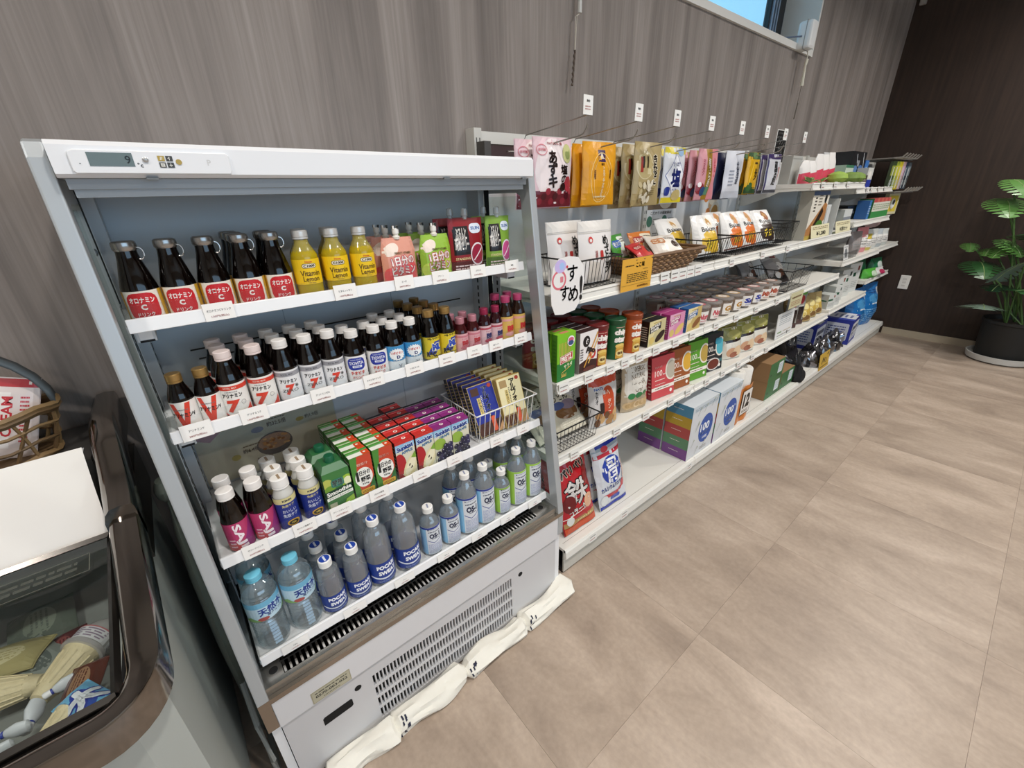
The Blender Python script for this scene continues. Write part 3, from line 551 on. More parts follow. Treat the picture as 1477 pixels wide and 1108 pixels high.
def konj(c1, c2, fruit, w):
    p = PR().rect(-w / 2, 0, w / 2, 0.13, c1).rect(-w / 2, 0, w / 2, 0.03, c2).rect(-w * 0.42, 0.045, w * 0.02, 0.112, '1a1212').ell(w * 0.26, 0.044, w * 0.24, 0.028, 'e8e0e4').ell(w * 0.26, 0.044, w * 0.21, 0.024, fruit).line([(w * 0.12, 0.03), (w * 0.4, 0.058)], 0.003, 'f2e6ea')
    p.rrect(w * 0.05, 0.094, w * 0.42, 0.117, 0.011, 'dfe7f2').text('SUN', w * 0.24, 0.106, 0.008, '4a6ea8', w=w * 0.28, bold=0.04).text('ぷるんと\n蒟蒻ゼリー', -w * 0.2, 0.082, 0.05, 'f6f2ec', w=w * 0.38, bold=0.05).text('STANDING', -w * 0.2, 0.036, 0.006, 'e8d8a0', w=w * 0.4).bars(-w * 0.4, 0.008, w * 0.3, 0.022, 2, 'f0d8d8')
    def hd(r):
        b = MB(); m = clear('clear_cap', 'e6ecee', 0.1, body=0.3)
        b.lathe([(0.006, 0.127), (0.006, 0.134), (0.0085, 0.136), (0.0075, 0.150), (0.004, 0.153), (0, 0.1532)], m, 12); b.build('clear_spout_cap', r, smooth=True)
    return bag('konjac_jelly_pouch', 'jelly pouch', w, 0.130, 0.030, c1, p, 'stand', header=hd, top_w=0.98)
kr = konj('8c1a22', '5a0f16', '98243e', 0.102); kg = konj('7fa63a', '4c6f24', 'c8508a', 0.080)
place(kr, (0.712, -0.300, Z1), 'dark red konjac jelly pouch in front, top fridge shelf right', group='konjac jelly pouches'); place(kr, (0.694, -0.262, Z1), 'dark red konjac jelly pouch standing behind the front dark red one', group='konjac jelly pouches')
place(kg, (0.812, -0.300, Z1), 'green konjac jelly pouch in front at right end, top fridge shelf', group='konjac jelly pouches'); place(kg, (0.800, -0.258, Z1), 'green konjac jelly pouch behind the front green one, top fridge shelf', group='konjac jelly pouches')
# ================================================================ FRIDGE, SECOND SHELF
Z2 = FS[1][0]; CW = mat('e9e6e2', 0.35); CGD = mat('b08f58', 0.28, 0.7); CPK = mat('b0305a', 0.3, 0.4); CLP = mat('c98a98', 0.3, 0.4)
pr = PR().poly([(-0.016, 0.05), (-0.008, 0.05), (0.004, 0.0), (-0.004, 0.0)], 'd8402c').poly([(0.016, 0.05), (0.008, 0.05), (-0.004, 0.0), (0.004, 0.0)], 'd8402c').text('アリナミンV', 0.001, 0.027, 0.0078, '1c1a1a', w=0.036, bold=0.05).bars(-0.012, 0.036, 0.012, 0.039, 1, '777777')
av = energy('tonic_bottle', 0.106, 0.0195, CGD, 'efece6', pr)
pr = PR().rect(-0.07, 0.051, 0.07, 0.059, 'd8402c').text('ROYAL MAX', 0, 0.055, 0.0035, 'f3d2c4', w=0.022).text('アリナミン', 0, 0.040, 0.0075, '1c1a1a', w=0.034, bold=0.05).text('7', -0.002, 0.0185, 0.025, 'd8402c', w=0.022, bold=0.06, shear=0.15).poly([(0.012, 0.0), (0.03, 0.0), (0.03, 0.018)], 'd8402c').poly([(-0.03, 0), (-0.012, 0), (-0.03, 0.01)], 'd8402c').bars(-0.01, 0.046, 0.012, 0.049, 1, '888888').ringe(0.016, 0.024, 0.0042, 0.0042, 0.0006, '777777')
a7 = energy('tonic_bottle', 0.128, 0.0225, mat('e3d4d0', 0.35), 'efece6', pr)
pr = PR().rect(-0.07, 0.050, 0.07, 0.059, '9a9aa0').text('ROYAL MAX', 0, 0.0545, 0.0035, '4a4a50', w=0.022).text('アリナミン', 0, 0.040, 0.0075, '1c1a1a', w=0.032, bold=0.05).text('7', 0, 0.022, 0.022, 'd8402c', w=0.016, bold=0.06, shear=0.15).text('ZERO', 0, 0.020, 0.006, '3a3a3a', w=0.030, bold=0.0).ringe(0.0135, 0.029, 0.0035, 0.0035, 0.0006, '555555').ell(0.0135, 0.029, 0.0022, 0.0022, '555555')
az = energy('tonic_bottle', 0.128, 0.0220, CW, 'e9e9ea', pr)
pr = PR().rrect(-0.019, 0.026, 0.019, 0.054, 0.010, '24369a').text('TAISHO TIOVITA', 0, 0.0495, 0.0026, 'cfd6f0', w=0.024).text('TIOVITA', 0, 0.042, 0.0075, 'f2f4fb', w=0.031, bold=0.02).rrect(-0.009, 0.0315, 0.011, 0.0365, 0.0015, 'e7ebf6').text('DRINK', 0.001, 0.034, 0.003, '24369a').text('チオビタ', 0, 0.0195, 0.0075, 'd23a30', w=0.028, bold=0.05).text('ドリンク', 0, 0.009, 0.006, 'd23a30', w=0.022, bold=0.04)
tv = energy('tonic_bottle', 0.118, 0.0225, CW, 'efedea', pr)
p = PR().rect(-0.07, 0.022, 0.07, 0.058, '3f92c8'); 
for k in range(18):
    a = 2 * math.pi * k / 18; p.poly([(0.019 * math.cos(a), 0.038 + 0.0155 * math.sin(a)), (0.014 * math.cos(a + 0.2), 0.038 + 0.0115 * math.sin(a + 0.2)), (0.014 * math.cos(a - 0.2), 0.038 + 0.0115 * math.sin(a - 0.2))], 'f2f4f4')
p.ell(0, 0.038, 0.016, 0.0128, 'f2f4f4').text('リポビタン', 0, 0.042, 0.006, 'c8302c', w=0.026, bold=0.05).text('D', 0.002, 0.032, 0.008, '1f2a6c', bold=0.06).text('V', 0.004, 0.010, 0.009, '8a8f98', bold=0.04).rect(-0.07, 0.0, 0.07, 0.003, '9ab8cc')
ld = energy('tonic_bottle', 0.118, 0.0215, CW, 'dfe6ea', p)
p = PR().text('MJ-ツゲン', 0, 0.052, 0.0062, '2a2418', w=0.032, bold=0.05).poly([(-0.021, 0.012), (0.0, 0.012), (0.021, 0.045), (0.0, 0.045)], '2c3f9c').text('ML', 0.005, 0.031, 0.017, '2a49b0', w=0.024, bold=0.08, out='f5efc0').text('R&C', -0.010, 0.013, 0.013, '161616', w=0.024, bold=0.06).bars(0.002, 0.005, 0.018, 0.010, 1, '5a4a10')
mj = energy('tonic_bottle', 0.127, 0.0215, CGD, 'dcc532', p, glass='060302', lab=(0.06, 0.50))
def bbp(lab, c2, tx, R, h):
    q = PR().rect(-0.07, h * 0.42, 0.07, h * 0.47, c2).text('チョコラ', 0, h * 0.37, h * 0.035, c2, w=R * 0.9).text('BB', R * 0.15, h * 0.255, h * 0.13, tx, w=R * 1.15, bold=0.07).ell(0, h * 0.12, R * 0.7, h * 0.05, c2).bars(-R * 0.5, h * 0.16, R * 0.6, h * 0.19, 1, tx)
    return q
b1 = energy('beauty_drink_bottle', 0.092, 0.0188, CLP, 'dba6ac', bbp('', 'c87684', 'b0222e', 0.0188, 0.092), glass='3a0e12', lab=(0.04, 0.56))
b2 = energy('beauty_drink_bottle', 0.102, 0.0185, mat('9c2c50', 0.3, 0.4), 'd9b9bf', bbp('', 'b4485a', '2b2a5c', 0.0185, 0.102), glass='2c0a10', lab=(0.04, 0.56))
b3 = energy('beauty_drink_bottle', 0.122, 0.0210, mat('c04a78', 0.3, 0.3), 'd9b45c', bbp('', 'e0a09a', 'c22c2c', 0.021, 0.122), glass='24120a', lab=(0.04, 0.56))
YF2 = -0.332
rows2 = [(av, (0.062, 0.101), 'gold-capped tonic bottle with red V label', 1), (a7, (0.141, 0.190), 'white-capped tonic bottle with red 7 label', 3), (az, (0.237, 0.283, 0.329), 'tonic bottle with silver-white ZERO label', 3), (tv, (0.377, 0.427), 'tonic bottle with blue shield label', 2), (ld, (0.471, 0.516), 'tonic bottle with sky blue sunburst label', 3),
         (mj, (0.567, 0.613), 'dark tonic bottle with yellow label', 4), (b1, (0.655, 0.694), 'small drink bottle with pink label', 2), (b2, (0.732, 0.770), 'maroon-capped drink bottle with mauve label', 1), (b3, (0.806, 0.850), 'pink-capped drink bottle with orange-yellow label', 2)]
ROWN = ['front row', 'second row', 'third row', 'fourth row']
for t, xs, desc, nr in rows2:
    for k in range(nr):
        for i, x in enumerate(xs):
            if t is av and k: continue
            place(t, (x - 0.002 * k, YF2 + 0.049 * k if t not in (b1, b2, b3) else YF2 + 0.044 * k, Z2), f'{desc}, {nth(i, len(xs)) if len(xs) > 2 else ("left", "right")[i]}, {ROWN[k]}, second fridge shelf', rz=random.uniform(-0.08, 0.08) - (0.22 if t not in (b1, b2, b3, mj) else 0.0), group='tonic bottles on second fridge shelf')
# ================================================================ FRIDGE, THIRD SHELF
Z3 = FS[2][0]
p = PR().rect(-0.08, 0, 0.08, 0.066, 'b83a6a').poly([(-0.08, 0), (0.08, 0), (0.08, 0.03), (-0.08, 0.012)], 'c64a4e').poly([(0.0, 0.0), (0.08, 0.0), (0.08, 0.066), (0.03, 0.066)], '8c2f72').text('SAJI', 0.002, 0.034, 0.018, 'f6e9ee', w=0.058, bold=0.035, rot=-math.pi / 2 + 0.1).bars(-0.018, 0.006, -0.006, 0.03, 3, 'f0c8d4')
sj = bottle('berry_drink_bottle', 'bottle', [(0.019, 0), (0.0225, 0.003), (0.0225, 0.070), (0.0222, 0.076), (0.0175, 0.098), (0.0135, 0.113), (0.0125, 0.120)], mat('0d0502', 0.08, coat=0.25), screwcap(0.0152, 0.1195, 0.138, mat('eeeae6', 0.4)), (0.004, 0.070, 0.0228, 'b83a6a', p))
for k in range(2):
    for i, x in enumerate((0.073, 0.121)): place(sj, (x, -0.365 + 0.05 * k, Z3), f'brown bottle with pink lettered label, {("left", "right")[i]}, {ROWN[k]}, third fridge shelf', rz=-0.15, group='pink label berry drinks')
p = PR().rect(-0.08, 0.0, 0.08, 0.072, '1f3284').rect(-0.08, 0.066, 0.08, 0.080, 'd9cf96').text('KIRIN', 0, 0.073, 0.0045, '2a2a40', w=0.018, bold=0.05).text('免疫ケア', 0, 0.060, 0.006, 'd9cf96', w=0.024, bold=0.03).text('おいしい', 0, 0.047, 0.0075, 'd6dcea', w=0.026, bold=0.02).text('免疫ケア', 0, 0.036, 0.0085, 'd6dcea', w=0.028, bold=0.02).ell(0.002, 0.016, 0.0125, 0.0078, 'd8a41c').ell(0.002, 0.016, 0.0095, 0.0055, '2a2410').text('100', 0.002, 0.016, 0.0045, 'f0d050')
kb = bottle('yogurt_drink_bottle', 'bottle', [(0.018, 0), (0.0205, 0.003), (0.0208, 0.05), (0.0195, 0.060), (0.0205, 0.070), (0.0195, 0.084), (0.0155, 0.094), (0.0140, 0.100)], mat('c9c8c2', 0.3), screwcap(0.0165, 0.1005, 0.124, mat('f0eeea', 0.4), ('efece6', 'a08a70')), (0.002, 0.082, 0.0211, '1f3284', p))
for k in range(3):
    for i, x in enumerate((0.166, 0.216)): place(kb, (x - 0.002 * k, -0.367 + 0.045 * k, Z3), f'blue yogurt drink bottle, {("left", "right")[i]}, {ROWN[k]}, third fridge shelf', rz=0.05, group='blue yogurt drinks')
def smooth_parts(r):
    b = MB(); b.lathe([(0.0125, 0.108), (0.0125, 0.112), (0.0110, 0.1125), (0.0110, 0.126), (0.0098, 0.128), (0, 0.1282)], mat('0f5a3a', 0.35), 18); b.build('cap', r, smooth=True)
    b = MB(); b.add([(-0.029, -0.027, 0.100), (0.029, -0.027, 0.100), (0.029, 0.027, 0.100), (-0.029, 0.027, 0.100), (-0.02, -0.014, 0.113), (0.02, -0.014, 0.113), (0.02, 0.02, 0.115), (-0.02, 0.02, 0.115)], [(0, 1, 5, 4), (1, 2, 6, 5), (2, 3, 7, 6), (3, 0, 4, 7), (4, 5, 6, 7)], mat('2f6a3c', 0.4)); b.build('sloped_top', r)
p = PR().rect(-0.03, 0, 0.03, 0.1, '3f7a3e').ell(0.022, 0.066, 0.014, 0.016, '9cbf3c').ell(0.022, 0.066, 0.009, 0.010, 'e8ecc0').ell(-0.022, 0.074, 0.012, 0.012, 'b8bf5a').ell(-0.018, 0.058, 0.012, 0.010, '6f9a34').rrect(-0.014, 0.060, 0.014, 0.080, 0.005, '2a7a6a').text('野菜\n生活', 0, 0.070, 0.015, 'f2f6ee', w=0.022, bold=0.05).poly([(-0.03, 0.038), (0.03, 0.044), (0.03, 0.058), (-0.03, 0.054)], '123c2a').text('Smoothie', 0, 0.0485, 0.011, 'f5f5ee', w=0.054, bold=0.04, rot=0.08).poly([(-0.03, 0.030), (0.03, 0.034), (0.03, 0.042), (-0.03, 0.038)], 'ecf0e4').text('グリーンスムージー', 0, 0.036, 0.005, '1a3a24', w=0.05, rot=0.06).poly([(0, 0), (0.03, 0), (0.03, 0.026), (0.012, 0.02)], '9ac03c').rect(-0.026, 0.006, -0.010, 0.022, 'b9b89a')
sm = carton('smoothie_carton', 'drink carton', 0.058, 0.054, 0.100, ('2f6a3c', '1f4f30', '2f6a3c'), p, PR().rect(-0.027, 0, 0.027, 0.1, '23542f').bars(-0.02, 0.02, 0.02, 0.08, 6, 'a8c49a'), None, parts=smooth_parts)
place(sm, (0.270, -0.362, Z3), 'green smoothie carton with green cap, front one, third fridge shelf'); place(sm, (0.266, -0.304, Z3), 'green smoothie carton with green cap, standing behind the front one')
def brick(name, w, d, h, base, side, top, front):
    def fold(r):
        b = MB(); b.prism([(-0.004, h), (0.004, h), (0.003, h + 0.0025), (-0.003, h + 0.0022)], 'x', -w / 2, w / 2, mat(base, 0.4)); b.v = [(p[0], p[1] + 0.002, p[2]) for p in b.v]; b.build('top_fold', r)
    return carton(name, 'juice carton', w, d, h, (base, side, base), front, PR().bars(-d * 0.4, h * 0.15, d * 0.4, h * 0.9, 8, 'e9e6da', 0.35, 4), top, parts=fold)
W_, D_, H_ = 0.049, 0.041, 0.112
tp = PR().rect(-0.025, -0.021, 0.025, 0.021, '4f8f3a').rect(-0.025, -0.02, 0.008, -0.004, 'eef0e6').rect(0.008, -0.021, 0.025, 0.021, 'd8481f').ell(0.015, -0.010, 0.003, 0.003, 'f4efe0').rect(-0.025, 0.004, 0.008, 0.012, 'c9dcb4')
p = PR().rect(-0.025, 0, 0.025, 0.112, 'c8462c').poly([(-0.025, 0.112), (-0.025, 0), (-0.006, 0), (-0.016, 0.05), (-0.008, 0.112)], '4c8a36').poly([(0.025, 0), (0.025, 0.05), (0.008, 0.02), (0.004, 0)], '2f6a34').ell(0.001, 0.054, 0.0205, 0.026, 'f4f3ec').text('1', -0.0135, 0.060, 0.026, '1c1c1c', w=0.006, bold=0.06).text('日分の', 0.004, 0.066, 0.013, '1c1c1c', w=0.025, bold=0.04).text('野菜', 0.004, 0.049, 0.013, '1c1c1c', w=0.022, bold=0.04).text('350g', 0.002, 0.036, 0.006, '1c1c1c', w=0.016).text('野菜汁', 0.002, 0.090, 0.007, 'f3d8c8', w=0.026).rrect(-0.012, 0.010, 0.021, 0.022, 0.003, 'e0b23a').bars(-0.009, 0.013, 0.018, 0.019, 2, '7a3a1a')
vg = brick('vegetable_juice_carton', W_, D_, H_, '4f8f3a', '3b6e2c', tp, p)
def sunk(c1, c2, tx):
    q = PR().rect(-0.026, 0.0, 0.026, 0.112, 'dcd9c2').rect(-0.026, 0.099, 0.026, 0.112, c1).poly([(-0.026, 0.080), (0.026, 0.086), (0.026, 0.100), (-0.026, 0.100)], '8fbfe0').text('Sunkist', 0, 0.089, 0.013, '1f3f8c', w=0.044, bold=0.05, rot=0.10, out='e8f2fa').text(tx, 0.004, 0.076, 0.0075, '2a6a9c', w=0.030, bold=0.04, rot=0.1)
    return q
q = sunk('c8302a', 0, 'APPLE').ell(-0.018, 0.045, 0.016, 0.030, 'b0242a').ell(0.010, 0.032, 0.017, 0.036, 'e6dcae', rot=-0.5).ell(0.008, 0.032, 0.010, 0.026, 'efe8c8', rot=-0.5).ell(0.006, 0.036, 0.0018, 0.004, '3a2414', rot=-0.5).ell(0.011, 0.028, 0.0018, 0.004, '3a2414', rot=-0.5).poly([(0.012, 0.055), (0.024, 0.070), (0.026, 0.050)], '7fa83c').poly([(-0.026, 0), (-0.006, 0), (-0.018, 0.02), (-0.026, 0.02)], '8c1c22')
tpa = PR().rect(-0.025, -0.021, 0.025, 0.021, 'c8302a').rect(-0.025, 0.001, 0.025, 0.011, 'f0eee8').rect(-0.025, 0.011, 0.025, 0.021, '24262c').ell(0.004, -0.010, 0.0052, 0.0052, 'f4efe6').ell(0.004, -0.010, 0.0026, 0.0026, 'c8302a')
apj = brick('apple_juice_carton', W_ + 0.001, D_, H_ - 0.004, 'c8302a', '701a1c', tpa, q)
q = sunk('8a2a78', 0, 'GRAPE').ell(-0.012, 0.058, 0.018, 0.016, '93b446')
for k, (gx, gy) in enumerate(((-0.016, 0.012), (-0.004, 0.010), (0.008, 0.012), (0.019, 0.012), (-0.010, 0.024), (0.002, 0.023), (0.014, 0.025), (0.022, 0.034), (-0.002, 0.036), (0.010, 0.038), (0.018, 0.048), (-0.018, 0.032), (0.004, 0.048))): q.ell(gx, gy, 0.0075, 0.0078, ('23233f', '2f2c52', '1c1c34')[k % 3], 12).ell(gx - 0.002, gy + 0.003, 0.0016, 0.0014, 'b8b8d0', 6)
tpg = PR().rect(-0.026, -0.021, 0.026, 0.021, '8a2a78').rect(-0.026, 0.001, 0.026, 0.011, 'eeeaf0').rect(-0.026, 0.011, 0.026, 0.021, '1f1f2a').ell(0.004, -0.010, 0.0052, 0.0052, 'f4efe6').ell(0.004, -0.010, 0.0026, 0.0026, '8a2a78')
grj = brick('grape_juice_carton', W_ + 0.003, D_, H_ - 0.006, '8a2a78', '3c1838', tpg, q)
for t, xs, desc, nr in ((vg, (0.328, 0.381), 'green and orange vegetable juice carton', (5, 5)), (apj, (0.437, 0.491), 'red apple juice carton', (4, 5)), (grj, (0.543, 0.597), 'purple grape juice carton', (4, 4))):
    for i, x in enumerate(xs):
        for k in range(nr[i]): place(t, (x - 0.001 * k, -0.366 + 0.0425 * k, Z3), f'{desc}, {("left", "right")[i]} column, {ORD[k]} from front, third fridge shelf', rz=random.uniform(-0.03, 0.03), group='juice cartons on third fridge shelf')
# wire basket with chocolate boxes
bk = empty('wire_basket', (0.76, -0.30, Z3)); tag(bk, 'white wire basket holding chocolate boxes on third fridge shelf', 'basket')
zb, zt = Z3 + 0.003, Z3 + 0.095
b = MB(); b.tube([(0.648, -0.392, zt), (0.868, -0.392, zt), (0.866, -0.20, zt), (0.650, -0.20, zt)], 0.0022, WHITE_WIRE, 6, True); sub(b.build('rim'), bk)
b = MB()
for k in range(12):
    x = 0.66 + k * 0.0176; b.tube([(x, -0.391, zt), (x, -0.378, zb), (x, -0.21, zb), (x, -0.201, zt)], 0.0012, WHITE_WIRE, 5)
for k in range(6):
    y = -0.37 + k * 0.03
    b.tube([(0.649, y - 0.01, zt), (0.660, y, zb), (0.853, y, zb), (0.867, y - 0.01, zt)], 0.0012, WHITE_WIRE, 5)
o = sub(b.build('wires'), bk)
def choc(col, gold, tx, pc):
    q = PR().rect(-0.044, 0, 0.044, 0.150, gold).rect(-0.0425, 0.0015, 0.0425, 0.1485, col)
    q.text('アルフォート', 0.010, 0.090, 0.100, tx, w=0.020, bold=0.05, vert=True, lead=0.72).rect(-0.022, 0.062, -0.010, 0.112, 'd8c27a').text('ミニチョコレート', -0.016, 0.087, 0.046, '2a2418', w=0.008, vert=True, lead=0.7).bars(-0.008, 0.060, -0.002, 0.118, 12, tx, 0.5)
    q.rect(-0.036, 0.120, -0.010, 0.142, pc).ell(0.030, 0.139, 0.007, 0.006, 'a83a2a').rect(-0.0425, 0.0015, 0.0425, 0.038, pc)
    for k in range(4): q.rect(-0.041 + k * 0.011, 0.004, -0.032 + k * 0.011, 0.034, '54301e')
    q.rrect(0.006, 0.006, 0.020, 0.050, 0.004, 'e0603c').poly([(0.02, 0.0015), (0.0425, 0.0015), (0.0425, 0.03)], 'c89a6a')
    return carton('chocolate_box', 'chocolate box', 0.088, 0.018, 0.150, (col, '2a2638' if col[0] == '1' else 'b09a50', gold), q, PR().bars(-0.008, 0.01, 0.008, 0.14, 14, gold, 0.3))
cb = choc('1f2c8c', 'c8b070', 'eef0f6', '4a2a1c'); cg = choc('e6dcae', 'c0a050', '2a2418', 'a88c5c')
for k in range(5): place(cb, (0.716 - 0.002 * k, -0.364 + 0.024 * k, Z3 + 0.006), f'dark blue chocolate box in wire basket, {ORD[k]} from front', rx=math.radians(-24), group='chocolate boxes in the white wire basket')
for k in range(5): place(cg, (0.806 - 0.002 * k, -0.368 + 0.026 * k, Z3 + 0.006), f'cream and gold chocolate box in wire basket, {ORD[k]} from front', rx=math.radians(-18), group='chocolate boxes in the white wire basket')
# information poster on the fridge back wall
po = empty('information_poster', (0.20, -0.104, 0.66)); tag(po, 'beige berry facts poster in clear sleeve on the fridge back wall', 'poster')
b = MB(); b.box(0.045, 0.366, -0.1045, -0.1035, 0.668, 0.868, mat('cfc8ae', 0.5))
q = PR().poly([(-0.16, 0.2), (-0.16, 0.13), (-0.13, 0.115), (-0.02, 0.2)], 'b58a92').ell(0.0, 0.062, 0.042, 0.032, '3a2a1c').ell(0.0, 0.068, 0.038, 0.022, 'a0744a').text('約32.5倍', 0.015, 0.118, 0.013, '6a4a34', w=0.045).text('約6.4倍', -0.055, 0.064, 0.012, '6a4a34', w=0.036).text('約3.1倍', -0.03, 0.03, 0.012, '6a4a34', w=0.036).text('約1.9倍', 0.10, 0.11, 0.012, '6a4a34', w=0.034).ell(-0.03, 0.112, 0.014, 0.008, '8e8fa0').ell(-0.09, 0.055, 0.010, 0.008, 'bfae40').ell(0.07, 0.108, 0.010, 0.006, 'bfa030').bars(0.0, 0.128, 0.04, 0.134, 1, '6a5a44').bars(-0.07, 0.074, -0.03, 0.080, 1, '6a5a44')
rr = random.Random(3)
for k in range(26): q.ell(rr.uniform(-0.03, 0.03), 0.068 + rr.uniform(-0.014, 0.014), 0.005, 0.003, rr.choice(['c09a6a', '8a5a34', 'b08050']), 6)
q.put(b, on_front(-0.1045, 0.668, 0.2055), clip=(-0.16, 0, 0.16, 0.2)); sub(b.build('sheet'), po)
b = MB(); b.sheet(lambda i, j: (0.043 + i * 0.325, -0.107 - 0.002 * math.sin(i * 9 + j * 5), 0.664 + j * 0.208), 10, 6, FILM); sub(b.build('sleeve', smooth=True), po)
wl = MB(); wl.box(0.07, 0.20, -0.1015, -0.1003, 0.46, 0.52, mat('9aa3a9', 0.5)); PR().poly([(-0.055, -0.02), (-0.03, -0.02), (-0.0425, 0.004)], '2a2a2a').bars(-0.022, -0.02, 0.055, 0.02, 4, '4a4f54').put(wl, on_front(-0.1015, 0.49, 0.135)); tag(wl.build('warning_label'), 'grey warning label with triangle on fridge back wall', 'label')
# ================================================================ FRIDGE, BOTTOM SHELF
Z4 = FS[3][0]
def pet(name, h, r, prof, cap, label, extra=None, body=PET, sq=False): return bottle(name, 'bottle', prof, body, cap, label, 24, extra)
def ribs(r, z0, z1, n, amp):
    return [(r - (amp if k % 2 else 0), z0 + (z1 - z0) * k / (2.0 * n)) for k in range(2 * n + 1)]
WATER = clear('spring_water', 'eef4f6', 0.03, fac=0.16, body=0.08, body_col='eaf2f6')
p = PR().rect(-0.11, 0, 0.11, 0.050, 'bcd8e6').rect(-0.11, 0.036, 0.11, 0.050, '6fb0d0').text('天然水', 0.004, 0.026, 0.019, '1f3a8c', w=0.052, bold=0.05, rot=0.12).text('南アルプス', 0.010, 0.012, 0.006, '3a4a7c', w=0.034).ell(-0.016, 0.005, 0.011, 0.005, 'a8524e').poly([(0.02, 0.0), (0.05, 0.0), (0.05, 0.012)], '7fa86a').poly([(-0.06, 0), (-0.02, 0), (-0.04, 0.012)], '7fa86a')
wt = pet('water_bottle', 0.2, 0.034, [(0.024, 0), (0.031, 0.003), (0.0325, 0.012)] + ribs(0.0332, 0.014, 0.090, 8, 0.0030) + [(0.0332, 0.094), (0.0332, 0.142), (0.0305, 0.146), (0.0325, 0.150), (0.0295, 0.155), (0.0310, 0.160), (0.0280, 0.165), (0.0235, 0.174), (0.0150, 0.180), (0.0135, 0.184)], screwcap(0.0158, 0.183, 0.198, mat('6fbfd8', 0.35)), (0.093, 0.143, 0.0336, 'bcd8e6', p), body=WATER)
for x, y, l in ((0.069, -0.385, 'front left'), (0.140, -0.385, 'front right'), (0.071, -0.305, 'behind the left one')): place(wt, (x, y, Z4), f'clear water bottle with light blue cap, {l}, bottom fridge shelf', rz=0.25, group='light blue capped water bottles')
SWEAT = clear('sports_drink', 'e4eaee', 0.04, fac=0.14, body=0.16, body_col='e4ebf0')
def poc(h, r, lz0, lz1):
    lh = lz1 - lz0
    p = PR().rect(-0.11, 0, 0.11, lh, '1e3c8f').text('POCARI', 0.002, lh * 0.78, lh * 0.20, 'f2f5fa', w=r * 1.55, bold=0.06).text('SWEAT', 0.004, lh * 0.50, lh * 0.20, 'f2f5fa', w=r * 1.5, bold=0.06)
    p.line([(-r * 1.3 + r * 2.9 * k / 16, lh * (0.36 - 0.20 * math.sin(math.pi * k / 16) + 0.16 * k / 16)) for k in range(17)], lh * 0.075, 'dfe6f0').bars(-r * 0.7, lh * 0.05, r * 0.8, lh * 0.14, 2, '8fa2d0')
    return pet('sports_drink_bottle', h, r, [(r * 0.78, 0), (r * 0.95, 0.004), (r, lz0 - 0.004), (r, lz1 + 0.001), (r * 0.985, lz1 + 0.003), (r, lz1 + h * 0.10), (r * 0.98, lz1 + h * 0.17), (r * 0.84, h * 0.80), (r * 0.52, h - 0.026), (0.0125, h - 0.020), (0.0125, h - 0.017)], screwcap(0.0146, h - 0.018, h, mat('f0efec', 0.4), ('2447a8', 'dfe6f4')), (lz0, lz1, r + 0.0003, '1e3c8f', p), body=SWEAT)
ps = poc(0.153, 0.0275, 0.012, 0.062); pb = poc(0.200, 0.0320, 0.016, 0.080)
for i, x in enumerate((0.203, 0.264)):
    for k in range(3): place(ps, (x - 0.003 * k, -0.395 + 0.060 * k, Z4), f'small sports drink bottle with blue label, {("left", "right")[i]}, {ROWN[k]}, bottom fridge shelf', rz=0.05, group='small blue label sports drinks')
for i, x in enumerate((0.325, 0.398)):
    for k in range(2): place(pb, (x - 0.003 * k, -0.393 + 0.068 * k, Z4), f'large sports drink bottle with blue label, {("left", "right")[i]}, {ROWN[k]}, bottom fridge shelf', rz=0.05, group='large blue label sports drinks')
def os1(h, r, c1, c2, rz_=0.0):
    lz0, lz1 = 0.010, h * 0.66; lh = lz1 - lz0
    p = PR().rect(-0.12, 0, 0.12, lh, 'dfe3e8').rect(-r * 1.9, 0, -r * 0.62, lh, c1).rect(-0.12, lh - 0.006, 0.12, lh, c2).poly([(r * 0.1, lh * 0.44), (-r * 0.55, lh * 0.54), (-r * 0.55, lh * 0.52), (r * 0.1, lh * 0.42)], c2 if c1 != '9cc84c' else '2a3f8c').poly([(r * 0.1, lh * 0.44), (r * 1.1, lh * 0.54), (r * 1.1, lh * 0.52), (r * 0.1, lh * 0.42)], '2a3f8c')
    p.text('OS-1', r * 0.25, lh * 0.68, lh * 0.17, '20294a', w=r * 1.15, bold=0.05).bars(-r * 0.4, lh * 0.80, r * 0.9, lh * 0.86, 1, '39405a').ell(-r * 0.38, lh * 0.92, 0.002, 0.002, '20294a', 8).bars(-r * 0.3, lh * 0.90, r * 0.8, lh * 0.94, 1, '9aa0b0').bars(-r * 0.1, lh * 0.56, r * 0.7, lh * 0.60, 1, '39405a').bars(-r * 0.5, lh * 0.05, r * 1.1, lh * 0.40, 9, 'a9b0d0', 0.4, 8)
    prof = [(r * 0.8, 0), (r * 0.97, 0.003), (r, 0.010), (r, lz1), (r * 0.97, lz1 + 0.004), (r * 0.80, lz1 + h * 0.10), (r * 0.56, h - 0.030), (0.0125, h - 0.022), (0.0122, h - 0.016)]
    return pet('rehydration_drink_bottle', h, r, prof, screwcap(0.0143, h - 0.017, h, mat('efeeea', 0.4), ('efeeea', '8f96b0')), (lz0, lz1, r + 0.0003, 'dfe3e8', p), body=SWEAT)
os_b = os1(0.154, 0.0265, '8fbfe0', '2a3a92'); oB_b = os1(0.200, 0.0300, '86bfe2', '2a3a92'); os_g = os1(0.154, 0.0255, '9cc84c', '8fb84a'); oB_g = os1(0.200, 0.0300, '9cc84c', '9fd04a')
for i, x in enumerate((0.471, 0.533)):
    place(os_b, (x, -0.393, Z4), f'small rehydration bottle with pale blue label, {("left", "right")[i]}, bottom fridge shelf', rz=-0.28, group='rehydration drinks')
